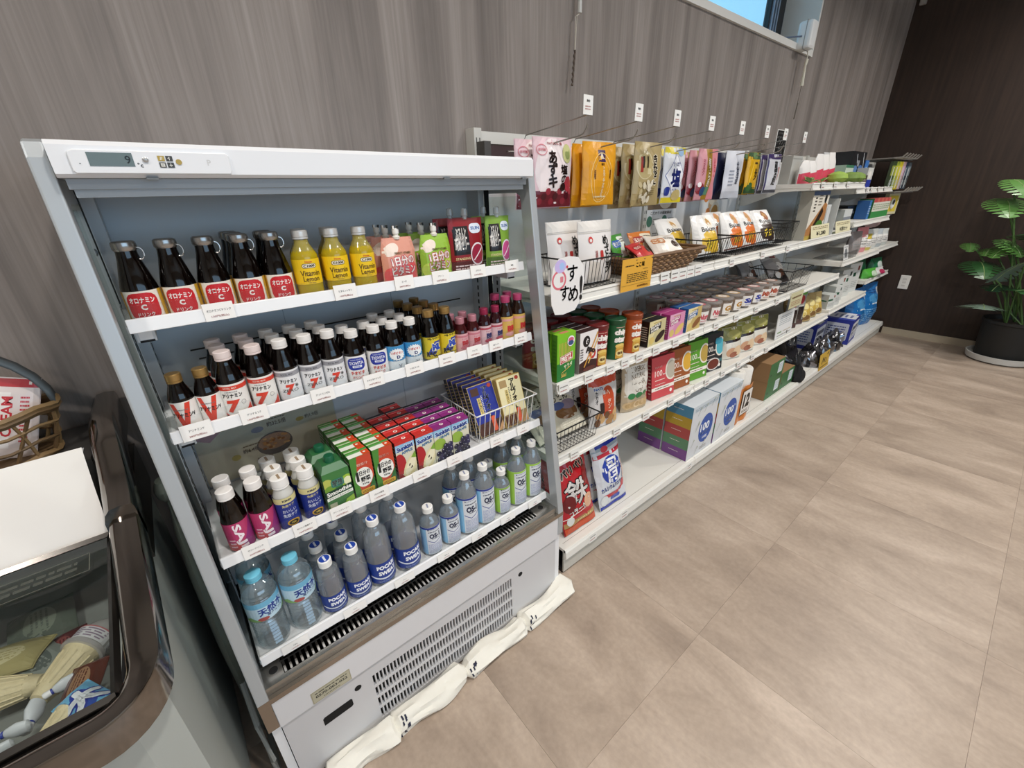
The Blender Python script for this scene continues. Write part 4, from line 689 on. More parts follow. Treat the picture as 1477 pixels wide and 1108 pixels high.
for i, x in enumerate((0.594, 0.656)):
    for k in range(2): place(oB_b, (x - 0.003 * k, -0.390 + 0.066 * k, Z4), f'tall rehydration bottle with pale blue label, {("left", "right")[i]}, {ROWN[k]}, bottom fridge shelf', rz=-0.28, group='rehydration drinks')
for k in range(2): place(os_g, (0.720 - 0.003 * k, -0.392 + 0.060 * k, Z4), f'small rehydration bottle with green label, {ROWN[k]}, bottom fridge shelf', rz=-0.28, group='rehydration drinks')
for i, x in enumerate((0.782, 0.845)):
    for k in range(2): place(oB_g, (x - 0.003 * k, -0.390 + 0.066 * k, Z4), f'tall rehydration bottle with green label, {("left", "right")[i]}, {ROWN[k]}, bottom fridge shelf', rz=-0.28, group='rehydration drinks')
# ================================================================ FRIDGE PRICE CARDS
def price_card(name, w, h, label, x, y, z, tilt=0.0, l1='', l2='', bg_='f4f2ee', group=None, cat='price card'):
    b = MB(); b.box(-w / 2, w / 2, -0.0007, 0, 0, h, mat(bg_, 0.4)); q = PR()
    if l1: q.text(l1, 0, h * 0.58, h * 0.14, '3a3632', w=min(w * 0.8, h * 0.13 * len(l1)), bold=0.01)
    if l2: q.text(l2, 0, h * 0.24, h * 0.15, 'b8605c', w=min(w * 0.7, h * 0.11 * len(l2)), bold=0.01)
    q.put(b, on_front(-0.0007)); o = b.build(name); o.location = (x, y, z); o.rotation_euler = (tilt, 0, 0); tag(o, label, cat, group); return o
PCW, PCH = 0.046, 0.030
for s_, items in enumerate(([(315, 445, 'オロナミンCドリンク', '130円(税込)', 'red-label brown bottles'), (497, 411, 'ビタミンレモン', '150円(税込)', 'yellow lemon bottles'), (583, 401, 'ピーチ', '200円(税込)', 'pink jelly pouches'), (636, 393, 'グリーン', '200円(税込)', 'lime jelly pouches'), (690, 385, 'ぷるんと', '150円(税込)', 'dark red jelly pouches'), (739, 379, '蒟蒻', '150円(税込)', 'green konjac pouches')],
        [(283, 619, 'アリナミンV', '280円(税込)', 'V-label tonic bottles'), (366, 594, 'アリナミン7', '150円(税込)', 'red 7 tonic bottles'), (465, 564, 'アリナミンゼロ', '150円(税込)', 'ZERO tonic bottles'), (539, 543, 'チオビタドリンク', '130円(税込)', 'blue shield tonic bottles'), (598, 527, 'リポビタンD', '160円(税込)', 'sunburst tonic bottles'), (645, 513, 'MJロイヤル', '200円(税込)', 'yellow-label tonic bottles'), (685, 501, 'チョコラ', '250円(税込)', 'small pink drink bottles'), (716, 492, 'BBライト', '250円(税込)', 'mauve drink bottles'), (752, 482, 'BBローヤル', '300円(税込)', 'orange-yellow drink bottles')],
        [(366, 783, 'サジードリンク', '350円(税込)', 'pink berry bottles'), (439, 756, 'おいしい免疫ケア', '160円(税込)', 'blue yogurt bottles'), (491, 730, 'グリーンスムージー', '180円(税込)', 'green smoothie cartons'), (547, 709, '1日分の野菜', '130円(税込)', 'vegetable juice cartons'), (608, 682, 'アップル', '120円(税込)', 'apple juice cartons'), (656, 658, 'グレープ', '120円(税込)', 'grape juice cartons'), (717, 630, 'アルフォート', '150円(税込)', 'dark blue chocolates'), (755, 613, 'バニラ', '150円(税込)', 'cream chocolates')],
        [(425, 926, '天然水', '120円(税込)', 'water bottles'), (513, 880, 'ポカリ', '150円(税込)', 'small sports drinks'), (585, 841, 'ポカリ', '180円(税込)', 'large sports drinks'), (645, 806, 'OS-1', '200円(税込)', 'small pale blue bottles'), (692, 770, 'OS-1', '220円(税込)', 'tall pale blue bottles'), (733, 743, 'OS-1', '200円(税込)', 'small green bottle'), (772, 720, 'OS-1', '220円(税込)', 'tall green bottles')])):
    z, yf = FS[s_]
    for u, v, a, c_, d in items:
        x = ony(u, v, yf - 0.006).x
        price_card('price_card', PCW if s_ < 3 else 0.055, PCH if s_ < 3 else 0.022, f'white price card on fridge rail below the {d}', x, yf - 0.0055, z - (0.010 if s_ < 3 else 0.011), -0.10, a, c_, group='price cards on the fridge rails')
# ================================================================ WALL SHELVING, FIVE BAYS
GW = mat('dedcd5', 0.42, var=0.015, scale=6); GB = mat('d5d7d8', 0.5, var=0.015, scale=5); RAIL = mat('e3e1da', 0.4); UPR = mat('cfcdc6', 0.45)
BX = [0.95, 1.85, 2.75, 3.65, 4.55, 5.262]
SHELVES = [[(1.000, -0.395), (0.727, -0.395), (0.450, -0.395)], [(1.000, -0.395), (0.727, -0.395), (0.450, -0.395)], [(1.283, -0.396), (1.000, -0.395), (0.727, -0.395), (0.450, -0.395)],
           [(1.250, -0.360), (1.050, -0.395), (0.801, -0.395), (0.470, -0.395)], [(0.801, -0.375), (0.552, -0.372)]]
TOP = 0.033
BAYWORD = ['beside the fridge', 'second from the fridge', 'middle', 'second from the brown wall', 'against the brown wall']
slot = MB()
for k in range(44):
    for dx in (-0.006, 0.006): slot.box(dx - 0.0016, dx + 0.0016, -0.0006, 0, 0.16 + k * 0.03, 0.16 + k * 0.03 + 0.014, mat('4c4a46', 0.6))
sl0 = None
for k in range(5):
    xa, xb = BX[k], BX[k + 1]; by = empty('shelving_bay', ((xa + xb) / 2, -0.2, 0)); tag(by, f'white metal shelving bay along the wall, the bay {BAYWORD[k]}', 'shelving')
    def gp(mb, name, **kw): return sub(mb.build(name, **kw), by)
    for xu in ([xa, xb] if k == 4 else [xa]):
        b = MB(); b.box(xu - 0.014, xu + 0.014, -0.045, 0.0, 0.0, 1.49, UPR); u_ = gp(b, 'upright', bevel=0.001)
        if sl0 is None: s_ = sl0 = slot.build('upright_slots')
        else: s_ = sl0.copy(); COL.objects.link(s_)
        s_.parent = u_; s_.location = (xu, -0.0451, 0); s_['kind'] = 'stuff'
    hz = 1.40 if k < 2 else 1.46
    for z0, z1 in ((0.12, 0.55), (0.552, 0.98), (0.982, hz)):
        b = MB(); b.box(xa + 0.015, xb - 0.015, -0.034, -0.018, z0, z1, GB); gp(b, 'back_panel')
    b = MB(); b.box(xa, xb, -0.032, -0.012, 1.448, 1.484, GW); gp(b, 'top_beam')
    b = MB(); b.box(xa + 0.001, xb - 0.001, -0.452, -0.02, 0.106, 0.117, GW); b.box(xa + 0.001, xb - 0.001, -0.446, -0.440, 0.010, 0.106, mat('c3c1b8', 0.5)); b.box(xa + 0.002, xb - 0.002, -0.438, -0.05, 0.0, 0.02, DARK); ba = gp(b, 'base_deck')
    b = MB(); b.box(xa + 0.001, xb - 0.001, -0.438, -0.434, 0.0, 0.012, mat('17130f', 0.6)); b.build('toe_gap', ba)
    b = MB(); b.prism([(-0.452, 0.074), (-0.458, 0.080), (-0.456, 0.108), (-0.450, 0.119), (-0.444, 0.119), (-0.446, 0.074)], 'x', xa + 0.001, xb - 0.001, RAIL); b.build('price_rail', ba)
    b = MB(); b.box(xa + 0.02, xb - 0.02, -0.4205, -0.4195, 0.117, 0.1174, mat('6a675f', 0.6)); b.build('perforation', ba)
    for zb, yf in SHELVES[k]:
        b = MB(); b.box(xa + 0.002, xb - 0.002, yf + 0.006, -0.046, zb + TOP - 0.022, zb + TOP - 0.001, GW); sh = gp(b, 'shelf', bevel=0.0015)
        b = MB(); b.prism([(yf + 0.008, zb), (yf - 0.004, zb + 0.002), (yf - 0.002, zb + 0.010), (yf + 0.002, zb + 0.012), (yf + 0.004, zb + 0.027), (yf + 0.001, zb + 0.030), (yf + 0.003, zb + 0.036), (yf + 0.009, zb + 0.036)], 'x', xa + 0.002, xb - 0.002, RAIL); b.build('price_rail', sh)
        for xe in (xa + 0.004, xb - 0.007):
            b = MB(); dz = 0.07 if zb > 1.2 else 0.05
            b.prism([(yf + 0.012, zb + 0.001), (yf + 0.012, zb + TOP - 0.022), (-0.046, zb + TOP - 0.022), (-0.046, zb - dz), (-0.075, zb - dz), (-0.20, zb - dz * 0.35), (-0.24, zb - 0.004)], 'x', xe, xe + 0.003, GW); b.build('bracket', sh)
# hook rail above bays one and two
hr = empty('hook_rail', (1.85, -0.06, 1.43)); tag(hr, 'polished steel rail carrying the wire hooks above the shelves', 'rail')
b = MB(); b.box(0.965, 2.745, -0.075, -0.050, 1.412, 1.446, mat('9a9a9a', 0.08, 1.0)); sub(b.build('rail_bar'), hr)
for x in (0.955, 1.85, 2.745): b = MB(); b.box(x - 0.012, x + 0.012, -0.085, -0.045, 1.402, 1.452, mat('5d5a57', 0.4, 0.5)); sub(b.build('clamp'), hr)
HX = [1.107, 1.335, 1.545, 1.773, 2.011, 2.242, 2.433, 2.666]
HW = mat('a8a49e', 0.35, 0.6)
hk = empty('wire_hook'); tag(hk, None, 'hook')
b = MB(); b.tube([(0, 0.0, 0), (0, -0.02, 0.001), (0, -0.24, 0.020), (0, -0.252, 0.024), (0, -0.262, 0.036), (0, -0.266, 0.046)], 0.0022, HW, 6); b.build('hook_arm', hk, smooth=True)
b = MB(); b.tube([(0, 0.0, 0), (0, -0.004, 0.034), (0, -0.012, 0.044), (0, -0.262, 0.066)], 0.0018, HW, 6); b.build('tag_arm', hk, smooth=True)
b = MB(); b.box(-0.020, 0.020, -0.264, -0.262, 0.064, 0.112, ACRYL); b.build('tag_holder', hk)
b = MB(); b.box(-0.019, 0.019, -0.2652, -0.2645, 0.066, 0.111, mat('efeeea', 0.45)); PR().text('飴', 0, 0.032, 0.006, '4a4640', w=0.014).bars(-0.012, 0.010, 0.012, 0.022, 2, 'b88a84').put(b, on_front(-0.2652, 0.066)); b.build('tag', hk)
HB = ['pink bean candy bags', 'yellow caramel bags', 'tan soybean candy bags', 'blue-yellow salt candy bag', 'pink and gold candy bags', 'navy and white bags', 'yellow and green bags', 'purple and silver bags']
for i, x in enumerate(HX): place(hk, (x, -0.074, 1.430), f'wire hook with white price tag carrying the {HB[i]}', group='wire hooks with price tags')
# ---------------------------------------------------------------- hanging candy bags
def hbag(name, w, h, t, col, pr, back=None, pm=None): return bag(name, 'candy bag', w, h, t, col, pr, 'hang', back, 0.28, wob=0.0025, pmat=pm)
w, h = 0.158, 0.192
q = PR().rect(-w / 2, 0, w / 2, h, 'e9c9d0').rect(-w / 2, 0, w / 2, 0.048, '6a1826').ell(0.0, 0.10, 0.075, 0.09, 'f3e6e6').rect(-w / 2, 0, w / 2, 0.046, '6a1826')
for k in range(9): q.ell(-0.06 + k * 0.016, 0.018 + 0.014 * (k % 3), 0.011, 0.010, ('8a2434', '4c0e1a', '9c3040')[k % 3], 10)
q.text('あずキ', -0.012, 0.106, 0.098, '281412', w=0.034, bold=0.05, vert=True, lead=0.86).text('塩の', 0.036, 0.094, 0.050, '281412', w=0.030, bold=0.04, vert=True, lead=0.9).ell(0.05, 0.150, 0.018, 0.026, 'c9c98a').ell(0.052, 0.148, 0.010, 0.014, '8f9a5a').ringe(-0.052, 0.158, 0.018, 0.015, 0.002, 'd8808c').text('井村屋', -0.052, 0.158, 0.008, 'd8808c').text('NATURAL 塩', 0.0, 0.176, 0.008, 'b03040', w=0.06).ell(0.055, 0.066, 0.018, 0.022, 'a83440').ell(0.03, 0.058, 0.012, 0.012, '2a1010')
az_b = hbag('candy_bag', w, h, 0.03, 'e9c9d0', q)
q = PR().rect(-0.08, 0, 0.08, h, 'e8a21e').rrect(-0.020, 0.132, 0.018, 0.168, 0.003, '3c2456').poly([(-0.001, 0.162), (-0.012, 0.142), (0.010, 0.142)], 'f0e4d0').ringe(0.0, 0.085, 0.052, 0.076, 0.0022, 'f6d890').ringe(0.0, 0.082, 0.038, 0.066, 0.0015, 'f6d890').text('ミルクキャラメル', 0.006, 0.072, 0.092, 'f8ecca', w=0.011, bold=0.04, vert=True, lead=0.72).text('森永', 0.002, 0.126, 0.008, '5a3410', w=0.018, bold=0.03).text('滋養', -0.034, 0.095, 0.028, '7a4a10', w=0.009, vert=True).text('風味', 0.040, 0.095, 0.028, '7a4a10', w=0.009, vert=True).bars(-0.03, 0.022, 0.03, 0.032, 1, 'f3e0b0')
ym_b = hbag('candy_bag', 0.162, h, 0.034, 'e8a21e', q)
q = PR().rect(-0.08, 0, 0.08, 0.2, 'ad9a6c').ell(-0.030, 0.132, 0.042, 0.045, 'cfc39c').ell(-0.030, 0.130, 0.036, 0.040, 'b9a878')
q.rect(-0.055, 0.110, -0.042, 0.158, '9c3428').rect(-0.046, 0.124, -0.038, 0.160, '241a12').rect(-0.026, 0.124, -0.017, 0.160, '4a3c22').text('きなこ', 0.026, 0.118, 0.094, '241a12', w=0.026, bold=0.05, vert=True, out='f2ead2', lead=0.86)
rr = random.Random(5)
for k in range(26): q.ell(-0.052 + rr.uniform(0, 0.062), 0.016 + rr.uniform(0, 0.062), 0.012, 0.008, rr.choice(['d9cfb4', 'c4b48c', 'e6dec8', '8f7c54']), 8, rot=rr.uniform(0, 3))
q.bars(0.005, 0.035, 0.03, 0.06, 4, '7a6a40')
kn_b = hbag('candy_bag', 0.160, 0.205, 0.036, 'ad9a6c', q)
q = PR().rect(-0.08, 0, 0.08, 0.2, 'd8dbe0').rect(-0.08, 0.175, 0.08, 0.2, 'd8c83a').rect(-0.08, 0, 0.08, 0.022, 'e0cc30').poly([(-0.06, 0.10), (0.0, 0.178), (0.06, 0.10), (0.0, 0.022)], 'eef0f6').line([(-0.06, 0.10), (0.0, 0.178), (0.06, 0.10), (0.0, 0.022), (-0.06, 0.10)], 0.002, '2a3a8c').text('塩', 0, 0.092, 0.062, '1f2a70', w=0.056, bold=0.05).text('さっぱり', 0, 0.140, 0.015, '2a3a8c', w=0.048, bold=0.03).text('のど飴', 0, 0.050, 0.008, '2a3a8c', w=0.03).ell(0.03, 0.182, 0.020, 0.014, '9ab8d8').rrect(-0.06, 0.028, -0.030, 0.060, 0.01, '2a3a8c').ell(0.02, 0.03, 0.03, 0.02, 'c8b478')
sh_b = hbag('candy_bag', 0.140, 0.200, 0.032, 'd8dbe0', q)
q = PR().rect(-0.08, 0, 0.08, 0.2, 'd0949c').rect(-0.020, 0, 0.018, 0.2, '9c7a28').rect(0.018, 0, 0.06, 0.2, 'd88a92').text('梅ざらめ', 0, 0.105, 0.11, 'f3ead8', w=0.018, vert=True, bold=0.03, lead=0.74, out='6a4a10').text('ミルク', -0.038, 0.125, 0.06, 'b03048', w=0.014, vert=True).text('いちご', 0.040, 0.125, 0.07, 'c02a40', w=0.014, vert=True).ell(-0.045, 0.045, 0.024, 0.022, '8c2a34').ell(-0.025, 0.034, 0.020, 0.018, '33507a').ell(-0.05, 0.06, 0.01, 0.01, 'f2e8ea').rect(-0.012, 0.02, 0.012, 0.05, '5a8a70')
pk_b = hbag('candy_bag', 0.135, 0.195, 0.030, 'd0949c', q)
nv_b = hbag('candy_bag', 0.135, 0.195, 0.036, '151a3c', PR().ell(0.0, 0.05, 0.03, 0.02, '4a5480').line([(-0.04, 0.03), (0.0, 0.1), (0.03, 0.16)], 0.003, '5a6490').bars(-0.03, 0.12, 0.03, 0.15, 3, '8088b0'))
wh_b = hbag('candy_bag', 0.128, 0.195, 0.030, 'd9dbe2', PR().rect(-0.07, 0, 0.07, 0.03, 'c4c8d0').text('北海道', 0.012, 0.105, 0.09, '4a4e60', w=0.020, vert=True, bold=0.02).bars(-0.04, 0.05, -0.01, 0.12, 5, '9aa0b0'))
q = PR().rect(-0.07, 0, 0.07, 0.2, 'd9a81e').rect(-0.07, 0.150, 0.07, 0.2, '3f5a3c').rect(-0.07, 0, 0.07, 0.030, '2c4a2c').ell(-0.02, 0.03, 0.03, 0.02, '3f6a34').text('一歩', 0.008, 0.098, 0.075, '3a2a10', w=0.030, vert=True, bold=0.04).ell(0.0, 0.165, 0.026, 0.016, '6a8a5a').line([(-0.04, 0.04), (-0.02, 0.14)], 0.006, 'f0cc50').line([(0.035, 0.04), (0.03, 0.14)], 0.006, 'f0cc50')
yg_b = hbag('candy_bag', 0.125, 0.180, 0.030, 'd9a81e', q)
q = PR().rect(-0.07, 0, 0.07, 0.2, 'cfcfd4').rect(-0.07, 0.155, 0.07, 0.2, '3a2c5c').rect(-0.07, 0, -0.052, 0.2, '3a2c5c').text('龍宮飴', 0.008, 0.092, 0.11, '1c1a1c', w=0.034, vert=True, bold=0.04).rect(0.036, 0.06, 0.054, 0.12, 'a83030').rect(-0.07, 0, 0.07, 0.016, '4a4a50')
pp_b = hbag('candy_bag', 0.125, 0.180, 0.026, 'cfcfd4', q)
def hang(t, i, d, y0, dy, n, ht, dx=0.0, rz=0.0):
    for k in range(n):
        y = y0 + dy * k; zt = 1.430 + 0.020 * (-(y + 0.074) - 0.02) / 0.22 + 0.004
        place(t, (HX[i] + dx * k + 0.0, y, zt - ht + 0.012), f'{d}, {("front one", "behind the front one", "third from front", "rearmost one")[k] if n > 1 else "single"}, hanging on wire hook', rz=rz + random.uniform(-0.05, 0.05), group='candy bags on hooks')
hang(az_b, 0, 'pink candy bag with red bean print', -0.205, 0.040, 2, 0.192, -0.035); hang(ym_b, 1, 'yellow caramel bag with purple emblem', -0.195, 0.042, 3, 0.192, -0.008)
hang(kn_b, 2, 'tan soybean candy bag', -0.240, 0.045, 3, 0.205, -0.010); hang(sh_b, 3, 'white-blue salt candy bag', -0.205, 0.04, 2, 0.200, 0)
hang(pk_b, 4, 'pink and gold candy bag', -0.215, 0.036, 3, 0.195, -0.012, -0.1); hang(wh_b, 5, 'white candy bag with dark lettering', -0.220, 0.036, 1, 0.195, 0, -0.2); hang(nv_b, 5, 'shiny navy candy bag', -0.176, 0.04, 1, 0.195, 0, -0.1)
hang(yg_b, 6, 'yellow bag with green top', -0.220, 0.036, 2, 0.180, 0); hang(pp_b, 7, 'silver bag with purple top', -0.220, 0.030, 4, 0.180, -0.004, -0.15)
# small black sign behind the hooks and sheets on the back panel
b = MB(); b.box(-0.072, 0.072, -0.001, 0.001, 0, 0.165, mat('efede8', 0.5)); PR().rect(-0.068, 0.004, 0.068, 0.161, '161616').text('おすすめ商品', -0.02, 0.148, 0.009, 'e6e6e6', w=0.05).text('フワフワ', 0, 0.112, 0.036, 'f4f4f0', w=0.120, bold=0.05).text('な泡', 0.0, 0.068, 0.030, 'f4f4f0', w=0.06, bold=0.05).rect(-0.05, 0.01, -0.01, 0.045, 'cfcfcc').rect(0.0, 0.012, 0.05, 0.040, '6a6a68').put(b, on_front(-0.001)); o = b.build('shop_sign'); o.location = (ony(1121, 232, -0.10).x, -0.10, 1.43); tag(o, 'black sign with white lettering standing behind the hanging bags', 'sign')
def panel_sheet(name, px, label, q, cat, W, H, y=-0.036):
    c_ = ony(px[0], px[1], y); b = MB(); b.box(-W / 2, W / 2, -0.0006, 0.0006, -H / 2, H / 2, mat('e6e7e6', 0.45)); q.put(b, on_front(-0.0006)); o = b.build(name); o.location = (c_.x, y, c_.z); tag(o, label, cat)
q = PR().rect(-0.125, 0.055, 0.125, 0.125, '7d6a56').ell(0.03, 0.085, 0.05, 0.028, 'd9cdb8').text('こだわりの国産素材', 0, 0.040, 0.014, '5a5650', w=0.17)
for sx_ in (-1, 1):
    for sy_ in (0, 1): q.ell(sx_ * 0.06 - 0.03, 0.005 - sy_ * 0.062, 0.022, 0.024, '4d7f6c').bars(sx_ * 0.06 + 0.0, -0.012 - sy_ * 0.062, sx_ * 0.06 + 0.05, 0.018 - sy_ * 0.062, 3, '7a7a76')
panel_sheet('information_sheet', (952, 320), 'white sheet with four green circles on the shelf back panel', q, 'poster', 0.25, 0.25)
q = PR().line([(-0.1, 0.12), (0.1, 0.12), (0.1, -0.12)], 0.003, '9fb8c8').ell(-0.05, 0.09, 0.024, 0.02, 'd98a4a').ell(0.0, 0.06, 0.024, 0.024, 'd9b48a').ell(0.02, 0.085, 0.045, 0.03, 'e9ddc8').ell(-0.02, 0.02, 0.022, 0.022, 'd98a4a').ell(0.05, 0.02, 0.05, 0.05, 'd6cfc0').ell(0.05, 0.02, 0.035, 0.035, 'b98a4a')
panel_sheet('menu_card', (1022, 312), 'pale card with round bread pictures standing behind bread bags', q, 'card', 0.22, 0.26)
# ================================================================ GOODS ON THE SHELVING
ZA, ZB_, ZC_, ZD = 1.000 + TOP, 0.727 + TOP, 0.450 + TOP, 0.117
def wire_basket(name, x0, x1, y0, y1, z, h, label, m=WIRE, n=12, flare=0.012):
    r = empty(name, ((x0 + x1) / 2, (y0 + y1) / 2, z)); tag(r, label, 'basket', 'black wire baskets'); zt, zb = z + h, z + 0.003
    b = MB(); b.tube([(x0 - flare, y0 - flare, zt), (x1 + flare, y0 - flare, zt), (x1 + flare, y1 + flare, zt), (x0 - flare, y1 + flare, zt)], 0.0028, m, 6, True); sub(b.build('rim'), r)
    b = MB()
    for k in range(n + 1):
        x = x0 + (x1 - x0) * k / n; xt = x + flare * (2.0 * k / n - 1); b.tube([(xt, y0 - flare, zt), (x, y0, zb), (x, y1, zb), (xt, y1 + flare, zt)], 0.0013, m, 4)
    for k in range(6):
        y = y0 + (y1 - y0) * k / 5; yt = y + flare * (2.0 * k / 5 - 1); b.tube([(x0 - flare, yt, zt), (x0, y, zb), (x1, y, zb), (x1 + flare, yt, zt)], 0.0013, m, 4)
    sub(b.build('wires'), r); return r
def face_card(name, x0, x1, z0, z1, y, col, q, label, cat='price card', tilt=0.0, th=0.0012, corner=0.0):
    b = MB(); W, H = x1 - x0, z1 - z0
    b.box(-W / 2, W / 2, -th, 0, 0, H, mat(col, 0.45))
    if q: q.put(b, on_front(-th))
    o = b.build(name); o.location = ((x0 + x1) / 2, y, z0); o.rotation_euler = (tilt, 0, 0); tag(o, label, cat); return o
# ---------------------------------------------------------------- first shelf under the hooks
wire_basket('wire_basket', 1.045, 1.225, -0.378, -0.20, ZA, 0.090, 'black wire basket with white pouches beside the fridge')
q = PR().rect(-0.08, 0.155, 0.08, 0.185, 'dcd8d2').rect(-0.08, 0.150, 0.08, 0.153, 'c9c4bc')
q.text('めざとう', 0.030, 0.082, 0.115, '1c1a18', w=0.028, vert=True, bold=0.04, lead=0.86).rrect(-0.006, 0.068, 0.008, 0.096, 0.004, 'b8302c').ell(-0.040, 0.130, 0.009, 0.010, 'c8403c').ell(-0.040, 0.128, 0.005, 0.005, 'e8e2dc').text('湖味', -0.022, 0.082, 0.03, 'b8605c', w=0.010, vert=True).poly([(-0.06, 0.0), (0.01, 0.0), (-0.01, 0.06), (-0.05, 0.07)], 'd3cac0').text('味', 0.048, 0.052, 0.024, '1c1a18', w=0.020, bold=0.04)
wp = bag('snack_pouch', 'snack pouch', 0.160, 0.186, 0.055, 'e3dedb', q, 'stand', rough=0.4, wob=0.002)
place(wp, (1.190, -0.325, ZA + 0.006), 'white snack pouch with black brush lettering, front one in basket', rx=-0.08, group='white snack pouches'); place(wp, (1.118, -0.262, ZA + 0.006), 'white snack pouch with black brush lettering, rear one in basket', rx=-0.08, group='white snack pouches')
# recommendation sign with rounded outline
sg = empty('recommendation_sign', (0.978, -0.405, 0.99)); tag(sg, 'white cut-out sign reading recommended on the shelf edge', 'sign')
out = [(-0.066, 0.03), (-0.052, 0.0), (-0.02, -0.005), (0.03, 0.0), (0.056, 0.03), (0.066, 0.08), (0.060, 0.125), (0.036, 0.150), (0.0, 0.156), (-0.04, 0.152), (-0.062, 0.130), (-0.070, 0.08)]
b = MB(); b.prism(out, 'y', -0.0012, 0, mat('eceae8', 0.45)); b.build('board', sg)
b = MB(); q = PR().ringe(-0.038, 0.095, 0.028, 0.027, 0.006, 'd9707c').rrect(-0.034, 0.088, -0.022, 0.104, 0.002, 'd9808a').ell(-0.034, 0.132, 0.022, 0.018, 'c9b8e8').ell(-0.028, 0.132, 0.010, 0.010, 'a8c4f0').ell(-0.008, 0.128, 0.004, 0.004, 'd04050')
q.text('す', 0.014, 0.108, 0.044, '1a1a1a', w=0.040, bold=0.02).text('す', -0.016, 0.056, 0.040, '1a1a1a', w=0.034, bold=0.02).text('め', 0.020, 0.050, 0.044, '1a1a1a', w=0.040, bold=0.02).text('!', 0.052, 0.062, 0.072, '1a1a1a', w=0.012, bold=0.03).put(b, on_front(-0.0012)); b.build('lettering', sg)
q = PR().text('ここ味', 0.014, 0.080, 0.016, '1c1810', w=0.045, bold=0.05).bars(-0.065, 0.076, -0.020, 0.084, 1, '3a3018').bars(0.03, 0.062, 0.06, 0.066, 1, '6a5a30').bars(-0.055, 0.026, 0.060, 0.056, 5, '4a3c18').line([(-0.08, 0.019), (0.08, 0.019)], 0.0012, 'b08a3a').text('¥380(税込)', 0.035, 0.010, 0.009, 'b8503c', w=0.06)
face_card('description_card', 1.222, 1.386, 1.006, 1.108, -0.404, 'dfa83e', q, 'orange description card with black text clipped to the shelf edge', 'card')
# wicker basket
wk = empty('wicker_basket', (1.515, -0.30, ZA)); tag(wk, 'brown woven wicker tray filled with snack packs on the shelf', 'basket'); WK = [mat('6a4c30', 0.6, var=0.2, scale=60), mat('8a6844', 0.6, var=0.2, scale=60), mat('52381f', 0.6)]
wx0, wx1, wy0, wy1 = 1.36, 1.665, -0.375, -0.235
b = MB(); b.box(wx0, wx1, wy0, wy1, ZA + 0.001, ZA + 0.006, WK[2]); sub(b.build('bottom'), wk)
def rim(t, s): # t height 0..1, s param round the basket
    f = 0.085 * t; fy = 0.022 * t; x0, x1, y0, y1 = wx0 - f, wx1 + f, wy0 - fy, wy1 + fy; P = 2 * (x1 - x0) + 2 * (y1 - y0); d = s * P
    for (a, b_), L in (((Vector((x0, y0, 0)), Vector((x1, y0, 0))), x1 - x0), ((Vector((x1, y0, 0)), Vector((x1, y1, 0))), y1 - y0), ((Vector((x1, y1, 0)), Vector((x0, y1, 0))), x1 - x0), ((Vector((x0, y1, 0)), Vector((x0, y0, 0))), y1 - y0)):
        if d <= L + 1e-9: p = a.lerp(b_, d / L); p.z = ZA + 0.004 + 0.064 * t; return p
        d -= L
    return Vector((x0, y0, ZA))
for k in range(9):
    t = k / 8.0; b = MB(); N = 60; pts = []
    for i in range(N):
        p = rim(t, i / N); q_ = rim(min(1, t + 0.05), i / N); nrm = Vector((p.x - 1.5125, (p.y + 0.305) * 2, 0)).normalized(); pts.append(p + nrm * (0.003 if (i + k) % 2 else -0.003))
    b.tube(pts, 0.0052 if k < 8 else 0.0075, WK[k % 2], 5, True); sub(b.build('woven_strand' if k < 8 else 'rim', smooth=True), wk)
b = MB()
for i in range(60): b.tube([rim(t / 4.0, i / 60.0) for t in range(5)], 0.0026, WK[2], 4)
sub(b.build('stakes'), wk)
def snack(col, c2, tx, c3='f4efe6', w=0.13, h=0.10, t=0.028, dk='3a2418'):
    q = PR().rect(-w / 2, 0, w / 2, h, col).rrect(-w * 0.1, h * 0.15, w * 0.46, h * 0.9, 0.01, c3).rrect(-w * 0.42, h * 0.5, -w * 0.02, h * 0.78, 0.008, c2).text(tx, -w * 0.22, h * 0.64, h * 0.16, 'f6f0e0', w=w * 0.34, bold=0.03).ell(w * 0.26, h * 0.45, w * 0.12, h * 0.16, dk).bars(w * 0.0, h * 0.65, w * 0.4, h * 0.82, 2, '5a4a40')
    return bag('snack_pack', 'snack pack', w, h, t, col, q, 'hang', wob=0.003)
for t, x, y, z, rx, rz, l in ((snack('3f8a2c', '2a5aa0', 'きなこ', 'dfe6d8'), 1.40, -0.275, ZA + 0.040, -0.45, 0.25, 'green snack pack with white corner in wicker tray'), (snack('8ab84a', '3a7a2a', '豆', 'e6ecd8', 0.09), 1.335, -0.255, ZA + 0.035, -0.4, -0.2, 'pale green snack pack at left end of wicker tray'), (snack('c8742c', '9c2c24', '玉ねぎ', 'e0d4bc'), 1.56, -0.262, ZA + 0.040, -0.5, -0.1, 'orange snack pack at the back of wicker tray'),
                              (snack('c0282a', 'a01c20', 'せんべい', 'c8382c', 0.12, 0.09), 1.46, -0.345, ZA + 0.044, -0.95, 0.2, 'red snack pack lying at the front of wicker tray'), (snack('d8cfc4', 'b87a4a', 'ごま', 'eee8de', 0.15, 0.105), 1.60, -0.345, ZA + 0.046, -0.9, -0.25, 'white snack pack with brown picture in wicker tray')): place(t, (x, y, z), l, rz=rz, rx=rx, group='snack packs in the wicker tray')
